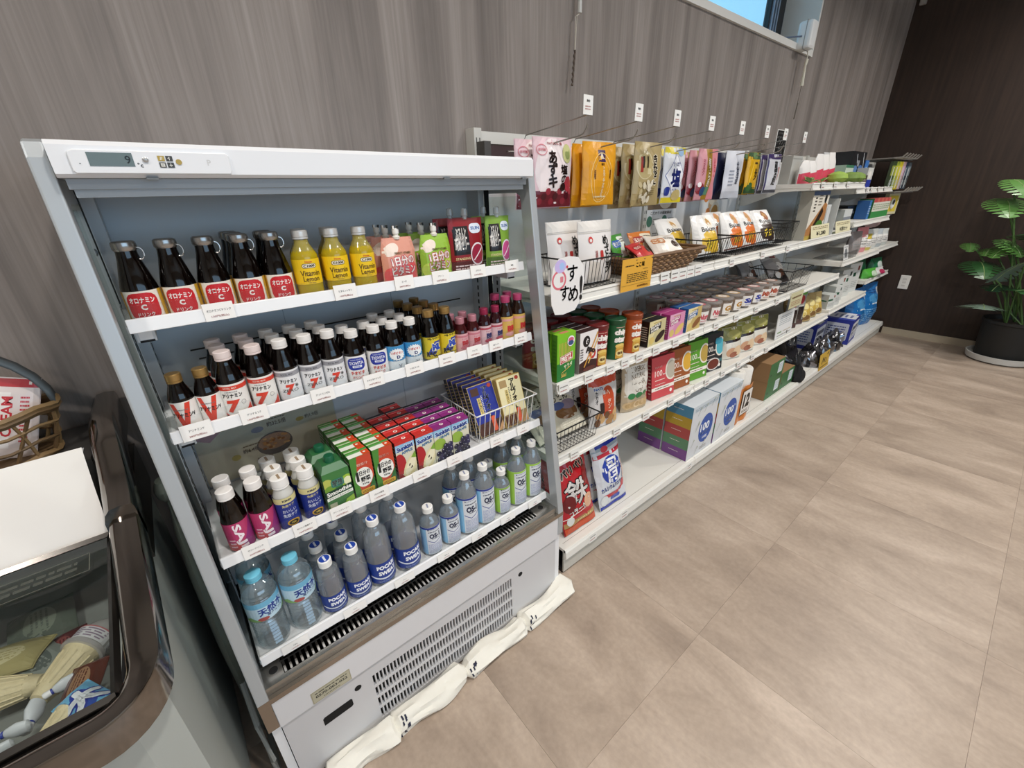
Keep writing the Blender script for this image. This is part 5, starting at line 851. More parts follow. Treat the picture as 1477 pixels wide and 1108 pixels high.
# bread bags
def bread(c1, c2, tx, dark='2a2018'):
    q = PR().rect(-0.08, 0, 0.08, 0.17, 'e6e4e0').ell(0.0, 0.05, 0.062, 0.050, c1).text(tx, 0.004, 0.048, 0.036, 'f2d84a', w=0.085, bold=0.06, out=dark, rot=0.15).ell(0.01, 0.135, 0.028, 0.026, c2).ell(0.01, 0.135, 0.018, 0.016, 'c89a5a').text('Bakery', 0.0, 0.102, 0.026, '2a2826', w=0.09, bold=0.02).rect(-0.08, 0, 0.08, 0.008, dark)
    return bag('bread_bag', 'bread bag', 0.165, 0.168, 0.075, 'e6e4e0', q, 'stand', rough=0.3, wob=0.004, top_w=0.9)
bw = bread('d9b23a', 'efe8da', 'プレーン'); bo = bread('d8702c', 'e0a070', 'オレンジ', '5a2410'); bk_ = bread('3a2a22', '9c5a3a', 'チョコ', '1a1614')
for t, x, y, rx, l in ((bw, 1.905, -0.325, -0.30, 'white bread bag with yellow print and Bakery lettering, front'), (bw, 1.83, -0.235, -0.5, 'white and yellow bread bag leaning back behind the front one'), (bo, 2.16, -0.315, -0.3, 'orange and white bread bag, left of two orange ones'), (bo, 2.31, -0.310, -0.3, 'orange and white bread bag, right of two orange ones'), (bo, 2.20, -0.225, -0.35, 'orange and white bread bag behind the two orange ones'), (bk_, 2.50, -0.315, -0.38, 'dark brown and white bread bag beside the orange ones'), (bk_, 2.44, -0.230, -0.45, 'dark brown bread bag leaning behind the other dark one')): place(t, (x, y, ZA + 0.012), l, rx=rx, rz=random.uniform(-0.15, 0.1), group='bread bags')
wire_basket('wire_basket', 1.80, 2.03, -0.372, -0.16, ZA, 0.085, 'black wire basket around the white bread bags')
wire_basket('wire_basket', 2.07, 2.58, -0.372, -0.16, ZA, 0.085, 'long black wire basket around the orange and dark bread bags', n=22)
wire_basket('wire_basket', 2.62, 2.83, -0.33, -0.10, ZA, 0.10, 'empty black wire basket right of the dark bread bags')
# upright picture box and its cards
q = PR().rect(-0.13, 0, 0.13, 0.245, 'e3ddcf').poly([(-0.13, 0.02), (-0.13, 0.05), (0.08, 0.19), (0.13, 0.17), (0.13, 0.10), (-0.02, 0.02)], 'b07a48').poly([(-0.06, 0.05), (0.05, 0.165), (0.08, 0.14), (0.0, 0.04)], '2a1c14').ell(0.055, 0.062, 0.06, 0.035, '4f7a34').rect(-0.13, 0, 0.13, 0.022, 'b8a04a').bars(-0.085, 0.14, -0.055, 0.22, 5, '3a3430').ell(0.075, 0.205, 0.018, 0.022, '1c1a1a').bars(-0.03, 0.17, 0.02, 0.23, 4, '8a8478').rect(-0.13, 0.225, 0.13, 0.245, '4a5a78')
pbx = carton('picture_box', 'gift box', 0.25, 0.06, 0.245, ('e3ddcf', 'a8a69c', 'd8d6ce'), q); place(pbx, (2.985, -0.345, ZA), 'tall gift box with brown and green food picture')
q = PR().rect(-0.07, 0, 0.07, 0.17, 'd4d6d4').poly([(-0.07, 0), (0.0, 0), (0.0, 0.17)], 'a8acaa')
place(carton('picture_box', 'gift box', 0.11, 0.05, 0.17, ('d4d6d4', '8f9390', 'c4c8c4'), q), (3.20, -0.33, ZA), 'pale grey box standing right of the tall picture box')
for i, (xa, xb, l) in enumerate(((2.93, 3.22, 'cream price card in front of the tall picture box'), (3.34, 3.62, 'cream price card right of the tall picture box'))):
    face_card('price_card', xa, xb, ZA + 0.004, ZA + 0.072, -0.388, 'e3dcb8', PR().bars(-0.12, 0.042, 0.12, 0.060, 2, '8a7a54').text('¥1,280' if i == 0 else '◆お得なセット', 0.01, 0.020, 0.026, '2a2820', w=0.15, bold=0.04), l, 'price card', -0.2)
place(carton('clear_divider_box', 'box', 0.012, 0.10, 0.20, ('b9bcb8', 'c8cbc8', 'c8cbc8')), (3.30, -0.33, ZA), 'thin grey upright divider between the two cream price cards')
q = PR().rect(-0.1, 0, 0.1, 0.15, '3f5a34').ell(0.0, 0.05, 0.07, 0.04, '6a8a4a').bars(-0.07, 0.09, 0.07, 0.13, 3, 'b8c4a0')
place(carton('herb_tea_box', 'tea box', 0.19, 0.06, 0.155, ('3f5a34', '2c4226', '4a6640'), q), (3.48, -0.27, ZA), 'dark green tea box behind the right cream price card')
# ---------------------------------------------------------------- second shelf: biscuits, tubes, bars, cups
q = PR().rect(-0.04, 0, 0.04, 0.156, '7cbf26').rect(-0.04, 0, 0.04, 0.062, '1f7a34')
for k in range(9): q.line([(-0.026 + k * 0.005, 0.06), (-0.032 + k * 0.0065, 0.128)], 0.0022, 'd0a85a')
q.poly([(-0.028, 0.058), (0.028, 0.068), (0.028, 0.094), (-0.028, 0.084)], 'f0e6d8').poly([(-0.026, 0.060), (0.026, 0.069), (0.026, 0.092), (-0.026, 0.083)], 'b8202c').text('PRETZ', 0, 0.076, 0.019, 'f6ece0', w=0.046, bold=0.05, rot=0.17).text('サラダ', 0.008, 0.050, 0.014, 'dfe6c0', w=0.038, bold=0.04, rot=0.17).ell(0.018, 0.128, 0.016, 0.017, 'f0eef0').ell(0.018, 0.132, 0.012, 0.008, 'd0607c').ell(0.018, 0.122, 0.012, 0.008, '33507a').line([(-0.02, 0.03), (0.02, 0.046)], 0.0022, 'd8b85a').text('Salad', -0.012, 0.022, 0.014, 'd8b85a', w=0.022)
pz = carton('pretzel_stick_box', 'snack box', 0.080, 0.024, 0.156, ('7cbf26', '4f8a1f', '8fd02f'), q, PR().bars(-0.008, 0.02, 0.008, 0.14, 10, '3f7a1c'), PR().rect(-0.02, -0.008, 0.015, 0.006, 'd88a70'))
place(pz, (1.000, -0.372, ZB_), 'green pretzel stick box with red banner, front one'); place(pz, (0.998, -0.345, ZB_), 'green pretzel stick box behind the front green one')
q = PR().rect(-0.045, 0, 0.045, 0.14, 'ebe6e4').poly([(-0.045, 0), (0.045, 0), (0.045, 0.036), (-0.01, 0.046), (-0.045, 0.036)], '3a1c1a').ell(-0.012, 0.108, 0.017, 0.019, '1a1414').ell(-0.010, 0.108, 0.008, 0.009, 'ebe6e4').ell(0.020, 0.060, 0.016, 0.018, 'c03a34').ell(0.020, 0.060, 0.007, 0.008, 'ebe6e4').text('To', -0.012, 0.108, 0.016, '1a1414', bold=0.06).line([(-0.02, 0.02), (0.042, 0.13)], 0.006, 'c8923c').line([(0.0, 0.03), (0.045, 0.11)], 0.005, 'dfb45c').text('ppo', 0.010, 0.072, 0.022, '1a1414', w=0.044, bold=0.07, rot=-0.4).bars(-0.040, 0.045, -0.026, 0.088, 5, '3a3434').ell(0.005, 0.012, 0.03, 0.008, '5a2c24')
tp_ = carton('chocolate_stick_box', 'snack box', 0.086, 0.030, 0.140, ('ebe6e4', '8f8a88', '3a2222'), q)
for k in range(4): place(tp_, (1.104 - 0.001 * k, -0.370 + 0.033 * k, ZB_), f'white chocolate stick box with brown base, {ORD[k]} from front', group='chocolate stick boxes')
place(tp_, (1.012, -0.30, ZB_), 'white chocolate stick box standing behind the green boxes', group='chocolate stick boxes')
def chips(c1, cap, chip='e6c56a'):
    r = empty('chip_tube'); tag(r, None, 'chip tube'); b = MB(); b.lathe([(0.036, 0), (0.036, 0.128)], mat(c1, 0.35), 28); b.build('tube', r, smooth=True)
    b = MB(); b.lathe([(0.037, 0.126), (0.0385, 0.128), (0.0385, 0.142), (0.0365, 0.144), (0.036, 0.141), (0, 0.1405)], mat(cap, 0.35), 28); b.build('lid', r, smooth=True)
    q = PR().text('chip', 0.004, 0.098, 0.026, 'f4eee6', w=0.050, bold=0.07).text('star', 0.004, 0.074, 0.022, 'f4eee6', w=0.048, bold=0.07).ell(0.004, 0.050, 0.020, 0.009, chip).ell(0.006, 0.042, 0.018, 0.008, 'd8ae4c').rect(-0.014, 0.004, 0.022, 0.042, 'c8983c').ell(0.004, 0.024, 0.016, 0.012, 'e9d28a').text('塩味', 0.004, 0.024, 0.010, '5a3410', w=0.022, bold=0.05).bars(-0.016, 0.115, 0.020, 0.120, 1, 'e0b0a0')
    b = MB(); q.put(b, on_cyl(0.036), du=0.036 * math.pi / 14, e0=0.0005); b.build('print', r); return r
cr_, cgn, co_ = chips('8c1f24', '6a1a1c'), chips('14562f', '12492a'), chips('b8521f', '8c3c18')
for t, l, pts in ((cr_, 'dark red chip tube', [(1.185, -0.350), (1.178, -0.270), (1.09, -0.205), (1.172, -0.19), (1.01, -0.215)]), (cgn, 'green chip tube', [(1.280, -0.350), (1.262, -0.270), (1.255, -0.19)]), (co_, 'orange chip tube', [(1.378, -0.350), (1.345, -0.270), (1.335, -0.19)])):
    for k, (x, y) in enumerate(pts): place(t, (x, y, ZB_), f'{l}, {("front one", "second from front", "third back", "fourth back", "far left behind green boxes")[k]}, beside the fridge', rz=-0.3, group='chip tubes')
def bar(c1, side, band, food):
    q = PR().rect(-0.055, 0, 0.055, 0.10, c1).poly([(-0.055, 0), (0.055, 0), (0.055, 0.1), (0.02, 0.1)], band).poly([(-0.05, 0.052), (0.022, 0.064), (0.022, 0.090), (-0.05, 0.078)], '2a2a2c' if side == '1a1614' else side).text('BALANCE', -0.014, 0.078, 0.011, 'f4f0e6', w=0.060, bold=0.04, rot=0.15).text('POWER', -0.016, 0.064, 0.011, 'f4f0e6', w=0.050, bold=0.04, rot=0.15).ell(0.022, 0.032, 0.034, 0.015, food, rot=0.5).ell(-0.032, 0.024, 0.016, 0.015, 'd8c070').bars(-0.03, 0.088, 0.02, 0.094, 1, 'b89a40')
    return carton('nutrition_bar_box', 'snack box', 0.108, 0.040, 0.100, (c1, side, side), q, PR().bars(-0.014, 0.02, 0.014, 0.08, 7, 'c8c0b0', 0.35))
for t, x, l in ((bar('dfd3a0', '1a1614', 'c9bf90', '2a1a14'), 1.497, 'black and cream nutrition bar box'), (bar('e0a8c4', 'a83a78', 'd890b4', 'e0c070'), 1.634, 'pink nutrition bar box'), (bar('e6d8a8', '2a5f9c', 'c8b070', '8a5a30'), 1.768, 'blue and cream nutrition bar box')):
    place(t, (x, -0.365, ZB_), l + ', front one, second shelf', group='nutrition bar boxes'); place(t, (x - 0.003, -0.322, ZB_), l + ' standing behind the front one', group='nutrition bar boxes')
def cup(c1, lid, tx, tcol, food):
    r = empty('snack_cup'); tag(r, None, 'snack cup')
    b = MB(); b.lathe([(0.036, 0), (0.038, 0.003), (0.046, 0.076), (0.048, 0.078)], clear('cup_plastic', 'eceae6', 0.06, body=0.18, body_col='d8d2cc'), 22); b.build('cup', r, smooth=True)
    b = MB(); b.lathe([(0.034, 0.004), (0.041, 0.052), (0.03, 0.060), (0, 0.062)], mat(food, 0.7, var=0.3, scale=90, bump=0.6), 18); b.build('contents', r, smooth=True)
    b = MB(); b.lathe([(0.049, 0.076), (0.0505, 0.079), (0.0500, 0.084), (0.045, 0.086), (0, 0.0862)], clear('cup_lid', 'e8e4e0', 0.06, body=0.35, body_col='cfc8c4'), 22); PR().ell(0, 0, 0.030, 0.030, lid).ell(0, 0, 0.02, 0.02, 'e8e0dc').bars(-0.012, -0.008, 0.012, 0.008, 2, lid).put(b, on_top(0.0863)); b.build('lid', r, smooth=True)
    b = MB(); q = PR().rect(-0.036, 0.010, 0.036, 0.062, 'efeae4').text(tx, 0, 0.038, 0.026, tcol, w=0.052, bold=0.06, shear=0.15, out='f8f4ec').bars(-0.02, 0.014, 0.02, 0.022, 2, c1)
    q.put(b, lambda u, v, h_: ((0.0385 + 0.008 * v / 0.076 + 0.0012 + h_) * math.sin(u / 0.043), -(0.0385 + 0.008 * v / 0.076 + 0.0012 + h_) * math.cos(u / 0.043), v), du=0.006, e0=0.0004); b.build('label', r); return r
c1_ = cup('c05060', 'b86a70', 'Nuts', 'c8485a', '8a5a44'); c2_ = cup('a8842c', 'c8a87a', 'Gu', 'b8862c', '9a7448'); c3_ = cup('3a4a9c', 'c88a84', 'Sg', '2a3a9c', '8a5a3c'); c4_ = cup('b86a30', '9a6a50', 'Mix', 'b04a2c', 'b07a3c')
CN = ['pink-lettered snack cup', 'gold-lettered snack cup', 'blue-lettered snack cup', 'brown snack cup']
for i in range(8):
    t = (c1_, c2_, c3_, c4_)[i // 2]; x = 1.880 + 0.1085 * i
    for k in range(3): place(t, (x - 0.004 * k, -0.338 + 0.104 * k, ZB_), f'{CN[i // 2]} with clear lid, {("left", "right")[i % 2]}, {ROWN[k]}', rz=random.uniform(-0.5, 0.1), group='clear snack cups')
wire_basket('wire_basket', 2.80, 3.10, -0.372, -0.17, ZB_, 0.115, 'black wire basket holding a foil bag on the second shelf', n=14)
q = PR().rect(-0.09, 0, 0.09, 0.23, '8f8c8c').rect(-0.09, 0.16, 0.09, 0.23, 'b4b2b0').poly([(-0.09, 0), (0.09, 0), (0.09, 0.09), (-0.09, 0.06)], '2a2626').ell(0.02, 0.10, 0.04, 0.035, 'd8d4d0').ell(0.0, 0.06, 0.03, 0.025, '6a4434').rrect(-0.03, 0.165, 0.04, 0.205, 0.006, '7a2a34').ell(-0.04, 0.05, 0.025, 0.02, 'e4e0dc')
fb_ = bag('foil_snack_bag', 'snack bag', 0.18, 0.23, 0.06, '8f8c8c', q, 'stand', rough=0.2, wob=0.005); place(fb_, (2.985, -0.275, ZB_ + 0.008), 'silver and dark foil bag leaning in black wire basket', rx=-0.65, rz=-0.1)
place(fb_, (2.86, -0.165, ZB_ + 0.008), 'silver foil bag behind the leaning one in wire basket', rx=-0.62, rz=0.05)
b = MB(); b.sheet(lambda i, j: (2.68 + 0.14 * i, -0.375 + 0.09 * j, ZB_ + 0.004 + 0.012 * math.sin(i * 7) * math.sin(j * 5)), 8, 6, mat('b8b8ba', 0.15, 0.9)); o = b.build('foil_wrapper', smooth=True); tag(o, 'crumpled silver wrapper lying flat beside the brown cups', 'wrapper')
# ---------------------------------------------------------------- third shelf
wire_basket('wire_basket', 0.975, 1.175, -0.375, -0.17, ZC_, 0.095, 'black wire basket with cream packs on the third shelf')
q = PR().rect(-0.08, 0, 0.08, 0.20, 'cfc8b4').rect(-0.08, 0.16, 0.08, 0.2, 'c0b8a2').ell(0.0, 0.075, 0.055, 0.028, '7a5430').ell(0.02, 0.10, 0.04, 0.02, '8a7a88').ell(-0.03, 0.105, 0.03, 0.015, '4a5a8c').text('うどん', 0.0, 0.135, 0.026, '33302c', w=0.08, bold=0.03).bars(-0.05, 0.02, 0.05, 0.045, 3, 'e8e2d0')
ud = bag('noodle_pack', 'noodle pack', 0.158, 0.20, 0.045, 'cfc8b4', q, 'stand', rough=0.25, wob=0.003)
place(ud, (1.125, -0.315, ZC_ + 0.012), 'cream noodle pack leaning in basket, right one', rx=-0.75, group='cream noodle packs'); place(ud, (1.035, -0.300, ZC_ + 0.012), 'cream noodle pack leaning in basket, left one', rx=-0.80, rz=0.15, group='cream noodle packs')
q = PR().rect(-0.075, 0, 0.075, 0.215, 'c9c6c4').rect(-0.075, 0.165, 0.075, 0.215, 'b8442a').ell(0.010, 0.125, 0.030, 0.034, 'b04a2a').rect(-0.018, 0.03, 0.042, 0.125, 'c04a2c').text('ヘルシー', 0.012, 0.100, 0.085, 'f3ead8', w=0.018, vert=True, bold=0.03).text('カカオ', -0.046, 0.122, 0.05, '1c1a1a', w=0.012, vert=True).text('NATS', -0.035, 0.156, 0.010, '2a4a8c', w=0.04, bold=0.04)
for k, (ex, ey) in enumerate(((-0.04, 0.05), (-0.02, 0.03), (0.0, 0.045), (0.025, 0.03), (0.045, 0.05), (-0.045, 0.02), (0.015, 0.012), (0.05, 0.02))): q.ell(ex, ey, 0.018, 0.014, ('a87c4c', 'c8a06a', '6a4428')[k % 3], 10, rot=k)
q.rrect(-0.034, 0.058, -0.016, 0.10, 0.003, '2a1c18')
nt_ = bag('nut_pouch', 'snack pouch', 0.148, 0.212, 0.05, 'c9c6c4', q, 'stand', rough=0.25, wob=0.003)
for k, (x, y, l) in enumerate(((1.262, -0.340, 'front one'), (1.235, -0.245, 'behind the front one'))): place(nt_, (x, y, ZC_), f'orange and white nut pouch, {l}, third shelf', rx=-0.10, rz=-0.1, group='nut pouches')
q = PR().rect(-0.08, 0, 0.08, 0.24, 'b7a58a').rect(-0.066, 0.07, 0.066, 0.195, 'd8d4cb').text('CONVERSION\nNATURAL\nBANANA\nCHIP', 0, 0.138, 0.105, '66563f', w=0.115, bold=0.008, lead=0.9)
for k in range(3): q.ell(-0.036 + k * 0.036, 0.070, 0.018, 0.013, '2f7a44')
for k in range(5): q.ell(-0.05 + 0.025 * k, 0.03, 0.022, 0.018, ('d0b48a', 'c8a878', 'dcc49c')[k % 3], 12).ell(-0.05 + 0.025 * k, 0.03, 0.014, 0.011, 'bc9c6c', 10)
for k in range(4): q.ell(-0.045 + 0.03 * k, 0.215, 0.02, 0.013, ('8a6a44', 'c8ac80')[k % 2], 10)
bn = bag('banana_chip_pouch', 'snack pouch', 0.150, 0.240, 0.05, 'b7a58a', q, 'stand', rough=0.45, wob=0.004); place(bn, (1.455, -0.340, ZC_), 'tan banana chip pouch with grey panel, front one', rx=-0.04, rz=-0.12); place(bn, (1.43, -0.262, ZC_), 'tan banana chip pouch behind the front one', rx=-0.04)
def kcal(c1, c2, food, dark=None):
    q = PR().rect(-0.072, 0, 0.072, 0.185, c1).rect(-0.072, 0.036, 0.072, 0.052, 'efe9df' if not dark else '3a6a70').ell(0.052, 0.115, 0.038, 0.048, 'e6dfd2').ell(0.052, 0.115, 0.031, 0.040, food).bars(-0.05, 0.040, 0.04, 0.048, 1, '6a5a4a').text('100', -0.030, 0.112, 0.026, 'f6efe6', w=0.046, bold=0.0).text('kcal', 0.006, 0.104, 0.008, 'f6efe6').text('マイサイズ', -0.03, 0.140, 0.008, 'f3e2d8', w=0.045).bars(-0.052, 0.078, 0.01, 0.086, 1, 'f3e2d8').ell(0.050, 0.020, 0.008, 0.008, 'f6efe6').bars(-0.05, 0.060, 0.012, 0.066, 1, 'f3e2d8')
    if dark: q.ell(0.0, 0.034, 0.052, 0.030, 'd8d4d0').ell(0.0, 0.034, 0.045, 0.025, dark).rrect(0.01, 0.13, 0.06, 0.16, 0.01, '3a90a8')
    return carton('retort_meal_box', 'meal box', 0.145, 0.022, 0.185, (c1, c2, c2), q, PR().bars(-0.007, 0.02, 0.007, 0.16, 9, 'd8c8b8', 0.3))
for t, x, n, l in ((kcal('c84a50', '8c2c34', 'b8b0a0'), 1.640, 4, 'pink-red meal box'), (kcal('9a5528', '6a3a1c', 'd8a83c'), 1.772, 3, 'brown meal box'), (kcal('5a9a2c', '3a6a1f', 'b89a4a'), 1.925, 4, 'green meal box'), (kcal('1c2228', '2a4a50', '54b0c0', '6a2c20'), 2.075, 2, 'black and teal meal box')):
    for k in range(n): place(t, (x - 0.004 * k, -0.352 + 0.027 * k, ZC_), f'{l}, {ORD[k]} from front, third shelf', rx=-0.12, rz=-0.12, group='meal boxes on the third shelf')
q = PR().rect(-0.07, 0, 0.07, 0.165, 'd8d4c8').poly([(-0.07, 0.095), (0.07, 0.105), (0.07, 0.165), (-0.07, 0.165)], '8a8a4a').poly([(-0.06, 0.085), (0.06, 0.094), (0.06, 0.108), (-0.06, 0.099)], '2a1c18').ell(-0.02, 0.035, 0.035, 0.025, 'c89a7a').ell(0.025, 0.04, 0.032, 0.028, 'e0c4a0').ell(0.0, 0.02, 0.03, 0.016, '9a5a44').ell(0.0, 0.13, 0.05, 0.02, 'a8a464')
mu = bag('dried_fruit_pouch', 'snack pouch', 0.142, 0.165, 0.05, 'd8d4c8', q, 'stand', rough=0.25, wob=0.003)
for i, x in enumerate((2.315, 2.475, 2.645)):
    place(mu, (x, -0.335, ZC_), f'white pouch with olive top and brown band, {nth(i, 3)}, front row', rx=-0.12, rz=-0.25, group='olive-topped pouches'); place(mu, (x - 0.02, -0.255, ZC_), f'white pouch with olive top and brown band, {nth(i, 3)}, back row', rx=-0.12, rz=-0.25, group='olive-topped pouches')
q = PR().rect(-0.07, 0, 0.07, 0.2, '8f9a3c').ell(0.0, 0.14, 0.04, 0.03, 'c0c46a')
place(bag('dried_fruit_pouch', 'snack pouch', 0.13, 0.205, 0.05, '8f9a3c', q, 'stand', wob=0.003), (2.17, -0.255, ZC_), 'olive green pouch standing behind the black meal boxes', rz=-0.2)
face_card('information_board', 2.775, 3.015, ZC_ + 0.002, ZC_ + 0.150, -0.375, 'e6e7e6', PR().bars(-0.09, 0.075, 0.09, 0.135, 5, 'a8b0b4').rect(-0.1, 0.030, -0.04, 0.038, '7a9a6a').bars(-0.02, 0.028, 0.10, 0.040, 1, 'b8a890').bars(-0.1, 0.008, 0.10, 0.022, 1, '9a948a').rect(0.04, 0.006, 0.055, 0.026, '5a5a54'), 'white information board standing on the third shelf', 'board', -0.05, 0.004)
face_card('shelf_note', 2.80, 2.985, 0.665, 0.755, -0.402, 'cfc9a2', PR().bars(-0.07, 0.05, 0.07, 0.072, 1, '6a4a2c').bars(-0.07, 0.012, 0.07, 0.042, 3, 'a87a5a'), 'pale yellow handwritten note hanging from the second shelf edge', 'note')
q = PR().rect(-0.055, 0, 0.055, 0.24, '8f8f8a').rect(-0.055, 0.195, 0.055, 0.24, '6a9a4a').ell(0.0, 0.165, 0.028, 0.028, 'a03a3c').rect(-0.03, 0.01, 0.03, 0.12, '2a2020').bars(-0.03, 0.12, 0.03, 0.135, 1, 'e0dcd4').poly([(-0.055, 0), (0.055, 0), (0.055, 0.03), (-0.055, 0.05)], '4a3434')
gh = bag('jerky_pouch', 'snack pouch', 0.112, 0.24, 0.03, '8f8f8a', q, 'hang', rough=0.25, wob=0.003)
for i, (x, y, l) in enumerate(((3.075, -0.345, 'left'), (3.20, -0.340, 'right'))): place(gh, (x, y, ZC_), f'dark snack pouch with green header, {l} one, third shelf', rz=-0.3, rx=-0.05, group='green header pouches')
q = PR().rect(-0.07, 0, 0.07, 0.15, 'b09a6a').ell(-0.02, 0.05, 0.035, 0.03, 'd8c070').ell(0.025, 0.06, 0.03, 0.03, 'c8a850').ell(0.0, 0.1, 0.03, 0.02, 'e0d090').ell(0.0, 0.025, 0.04, 0.018, '7a5a34').ringe(-0.02, 0.05, 0.022, 0.02, 0.006, 'efe0a0')
gs = bag('pasta_pack', 'pasta pack', 0.135, 0.15, 0.06, 'b09a6a', q, 'stand', rough=0.2, wob=0.005)
for i, (x, y) in enumerate(((3.31, -0.340), (3.45, -0.330), (3.58, -0.325), (3.40, -0.24))): place(gs, (x, y, ZC_), f'gold clear snack pack, {("left front", "middle front", "right front", "rear")[i]} one, third shelf', rz=-0.3, rx=-0.2, group='gold snack packs')
b = MB(); b.tube([(2.95, -0.12, ZC_ + 0.19), (3.62, -0.12, ZC_ + 0.19)], 0.004, WIRE); tag(b.build('rear_rod'), 'thin black rod at the back of the third shelf', 'rod')
# ---------------------------------------------------------------- base deck
def flatpack(col, stripes, name, label, x, y, w, h, t, rx, n):
    q = PR().rect(-w / 2, 0, w / 2, h, col); stripes(q); r = bag(name, 'snack bag', w, h, t, col, q, 'hang', rough=0.2, wob=0.003)
    for k in range(n): place(r, (x - 0.004 * k, y + 0.054 * k, ZD + 0.003), f'{label}, {ORD[k]} from front, bottom deck', rx=rx, group=name + 's on the bottom deck')
def red(q):
    q.rect(-0.085, 0.272, 0.085, 0.31, 'a82428').text('パリパリ', 0.0, 0.245, 0.03, '2a1c1a', w=0.13, bold=0.06, out='d8c8b8', rot=0.12).rect(-0.085, 0.03, 0.085, 0.05, 'a88450').text('鉄', 0.0, 0.155, 0.100, 'd9d4d0', w=0.12, bold=0.022, out='1c1616', outw=0.04).text('コラーゲン', 0.0, 0.088, 0.022, 'f0eae4', w=0.11, bold=0.05, out='2a1a1a', rot=0.18).ell(-0.055, 0.052, 0.018, 0.018, 'd8d8d4').ell(-0.05, 0.12, 0.03, 0.035, '6a1418').ell(0.06, 0.20, 0.024, 0.04, '7a1c1e').line([(-0.085, 0.065), (0.085, 0.085)], 0.003, 'efe8e0').rect(-0.085, 0, 0.085, 0.028, 'c04a24').ell(0.05, 0.10, 0.028, 0.03, 'd8a888').bars(-0.02, 0.032, 0.07, 0.048, 1, 'e0c080')
flatpack('b01f28', red, 'wafer_bag', 'red and black wafer bag with big white character', 1.085, -0.405, 0.176, 0.310, 0.05, -0.30, 3)
def blu(q):
    q.rect(-0.085, 0.262, 0.085, 0.31, '26389a').rect(-0.085, 0.25, 0.085, 0.262, '9aa8b0').rect(-0.085, 0.222, 0.085, 0.238, 'b02c3c').ell(-0.02, 0.252, 0.02, 0.013, 'c8404c').ell(0.0, 0.160, 0.058, 0.060, '24409c').text('骨', 0.0, 0.158, 0.10, 'eef0f4', w=0.084, bold=0.016).text('に', 0.060, 0.152, 0.020, '24409c', bold=0.04).text('カルシウムウエハース', 0.0, 0.090, 0.018, '24409c', w=0.14, bold=0.05, rot=0.08).poly([(-0.06, 0.062), (0.02, 0.06), (0.08, 0.085), (0.08, 0.07), (0.02, 0.044), (-0.06, 0.044)], 'b8303c').ell(0.062, 0.078, 0.018, 0.018, 'b8303c').rrect(-0.02, 0.026, 0.035, 0.044, 0.004, '3a4fa8').ell(-0.058, 0.038, 0.020, 0.022, 'd4d8d8').rect(-0.085, 0, 0.085, 0.016, '26389a').poly([(0.06, 0.10), (0.085, 0.10), (0.085, 0.2), (0.062, 0.19)], 'd8b0a0')
flatpack('ccd0d6', blu, 'calcium_wafer_bag', 'blue and white wafer bag with large round emblem', 1.290, -0.402, 0.170, 0.315, 0.05, -0.28, 3)
q = PR().rect(-0.12, 0, 0.12, 0.285, 'd6d9dc').rect(-0.12, 0.25, 0.12, 0.285, 'c9d2d8').ell(0.03, 0.130, 0.066, 0.078, '2c54a4').text('100', 0.02, 0.142, 0.044, 'f2f5f8', w=0.084, bold=0.03).text('万人', 0.075, 0.158, 0.012, 'f2f5f8').text('カロリミット', 0.028, 0.108, 0.012, 'f2f5f8', w=0.085).text('120粒', 0.03, 0.082, 0.016, 'f2f5f8', w=0.045).bars(-0.10, 0.255, 0.10, 0.272, 2, '9aa8b4').bars(0.0, 0.015, 0.06, 0.035, 2, 'a8a8a4')
for k in range(14):
    fx, fz = random.Random(k).uniform(-0.11, 0.11), random.Random(k + 50).uniform(0.02, 0.27)
    if math.hypot(fx - 0.03, (fz - 0.13)) > 0.085: q.line([(fx - 0.012, fz - 0.02), (fx + 0.012, fz + 0.015)], 0.002, '8f9a8a').ell(fx + 0.012, fz + 0.015, 0.006, 0.004, 'b8c0a8', 8)
ls = PR()
for k, c_ in enumerate(('7a4a8c', '5f8a68', 'b04a48', 'b99a34', '4f88a8')): ls.rect(-0.07, 0.057 * k, 0.07, 0.057 * (k + 1), c_).bars(-0.03, 0.057 * k + 0.03, 0.02, 0.057 * k + 0.036, 1, 'e8e0d8')
tb_ = carton('supplement_box', 'supplement box', 0.238, 0.13, 0.285, ('d6d9dc', '4f88a8', 'cdd3d8'), q, ls)
place(tb_, (1.905, -0.375, ZD + 0.001), 'white box with blue disc and rainbow striped side, left one', group='striped supplement boxes'); place(tb_, (2.150, -0.378, ZD + 0.001), 'white box with blue disc, right of the first one', group='striped supplement boxes'); place(tb_, (1.905, -0.235, ZD + 0.001), 'white striped box hidden behind the left disc box', group='striped supplement boxes')
tr_ = empty('paper_roll_pack'); tag(tr_, 'orange wrapped twelve pack of white paper rolls on bottom deck', 'paper rolls')
b = MB()
for i in range(2):
    for j in range(3): b.lathe([(0.02, 0.0), (0.043, 0.0), (0.045, 0.004), (0.045, 0.300), (0.042, 0.306), (0.018, 0.304), (0.018, 0.28)], mat('e2dfd8', 0.8), 16, (-0.046 + i * 0.092, -0.09 + j * 0.090, 0.0))
b.build('rolls', tr_, smooth=True)
b = MB(); b.sheet(lambda i, j: ((-0.0945 + 0.189 * i), -0.1375 - 0.004 * math.cos((i * 2 - 0.5) * math.pi * 2), 0.002 + 0.215 * j), 16, 6, mat('c8742c', 0.3, var=0.25, scale=40)); b.sheet(lambda i, j: (-0.0945, 0.135 - 0.27 * i, 0.002 + 0.215 * j), 8, 6, mat('c8742c', 0.3, var=0.25, scale=40)); b.build('wrapper', tr_, smooth=True)
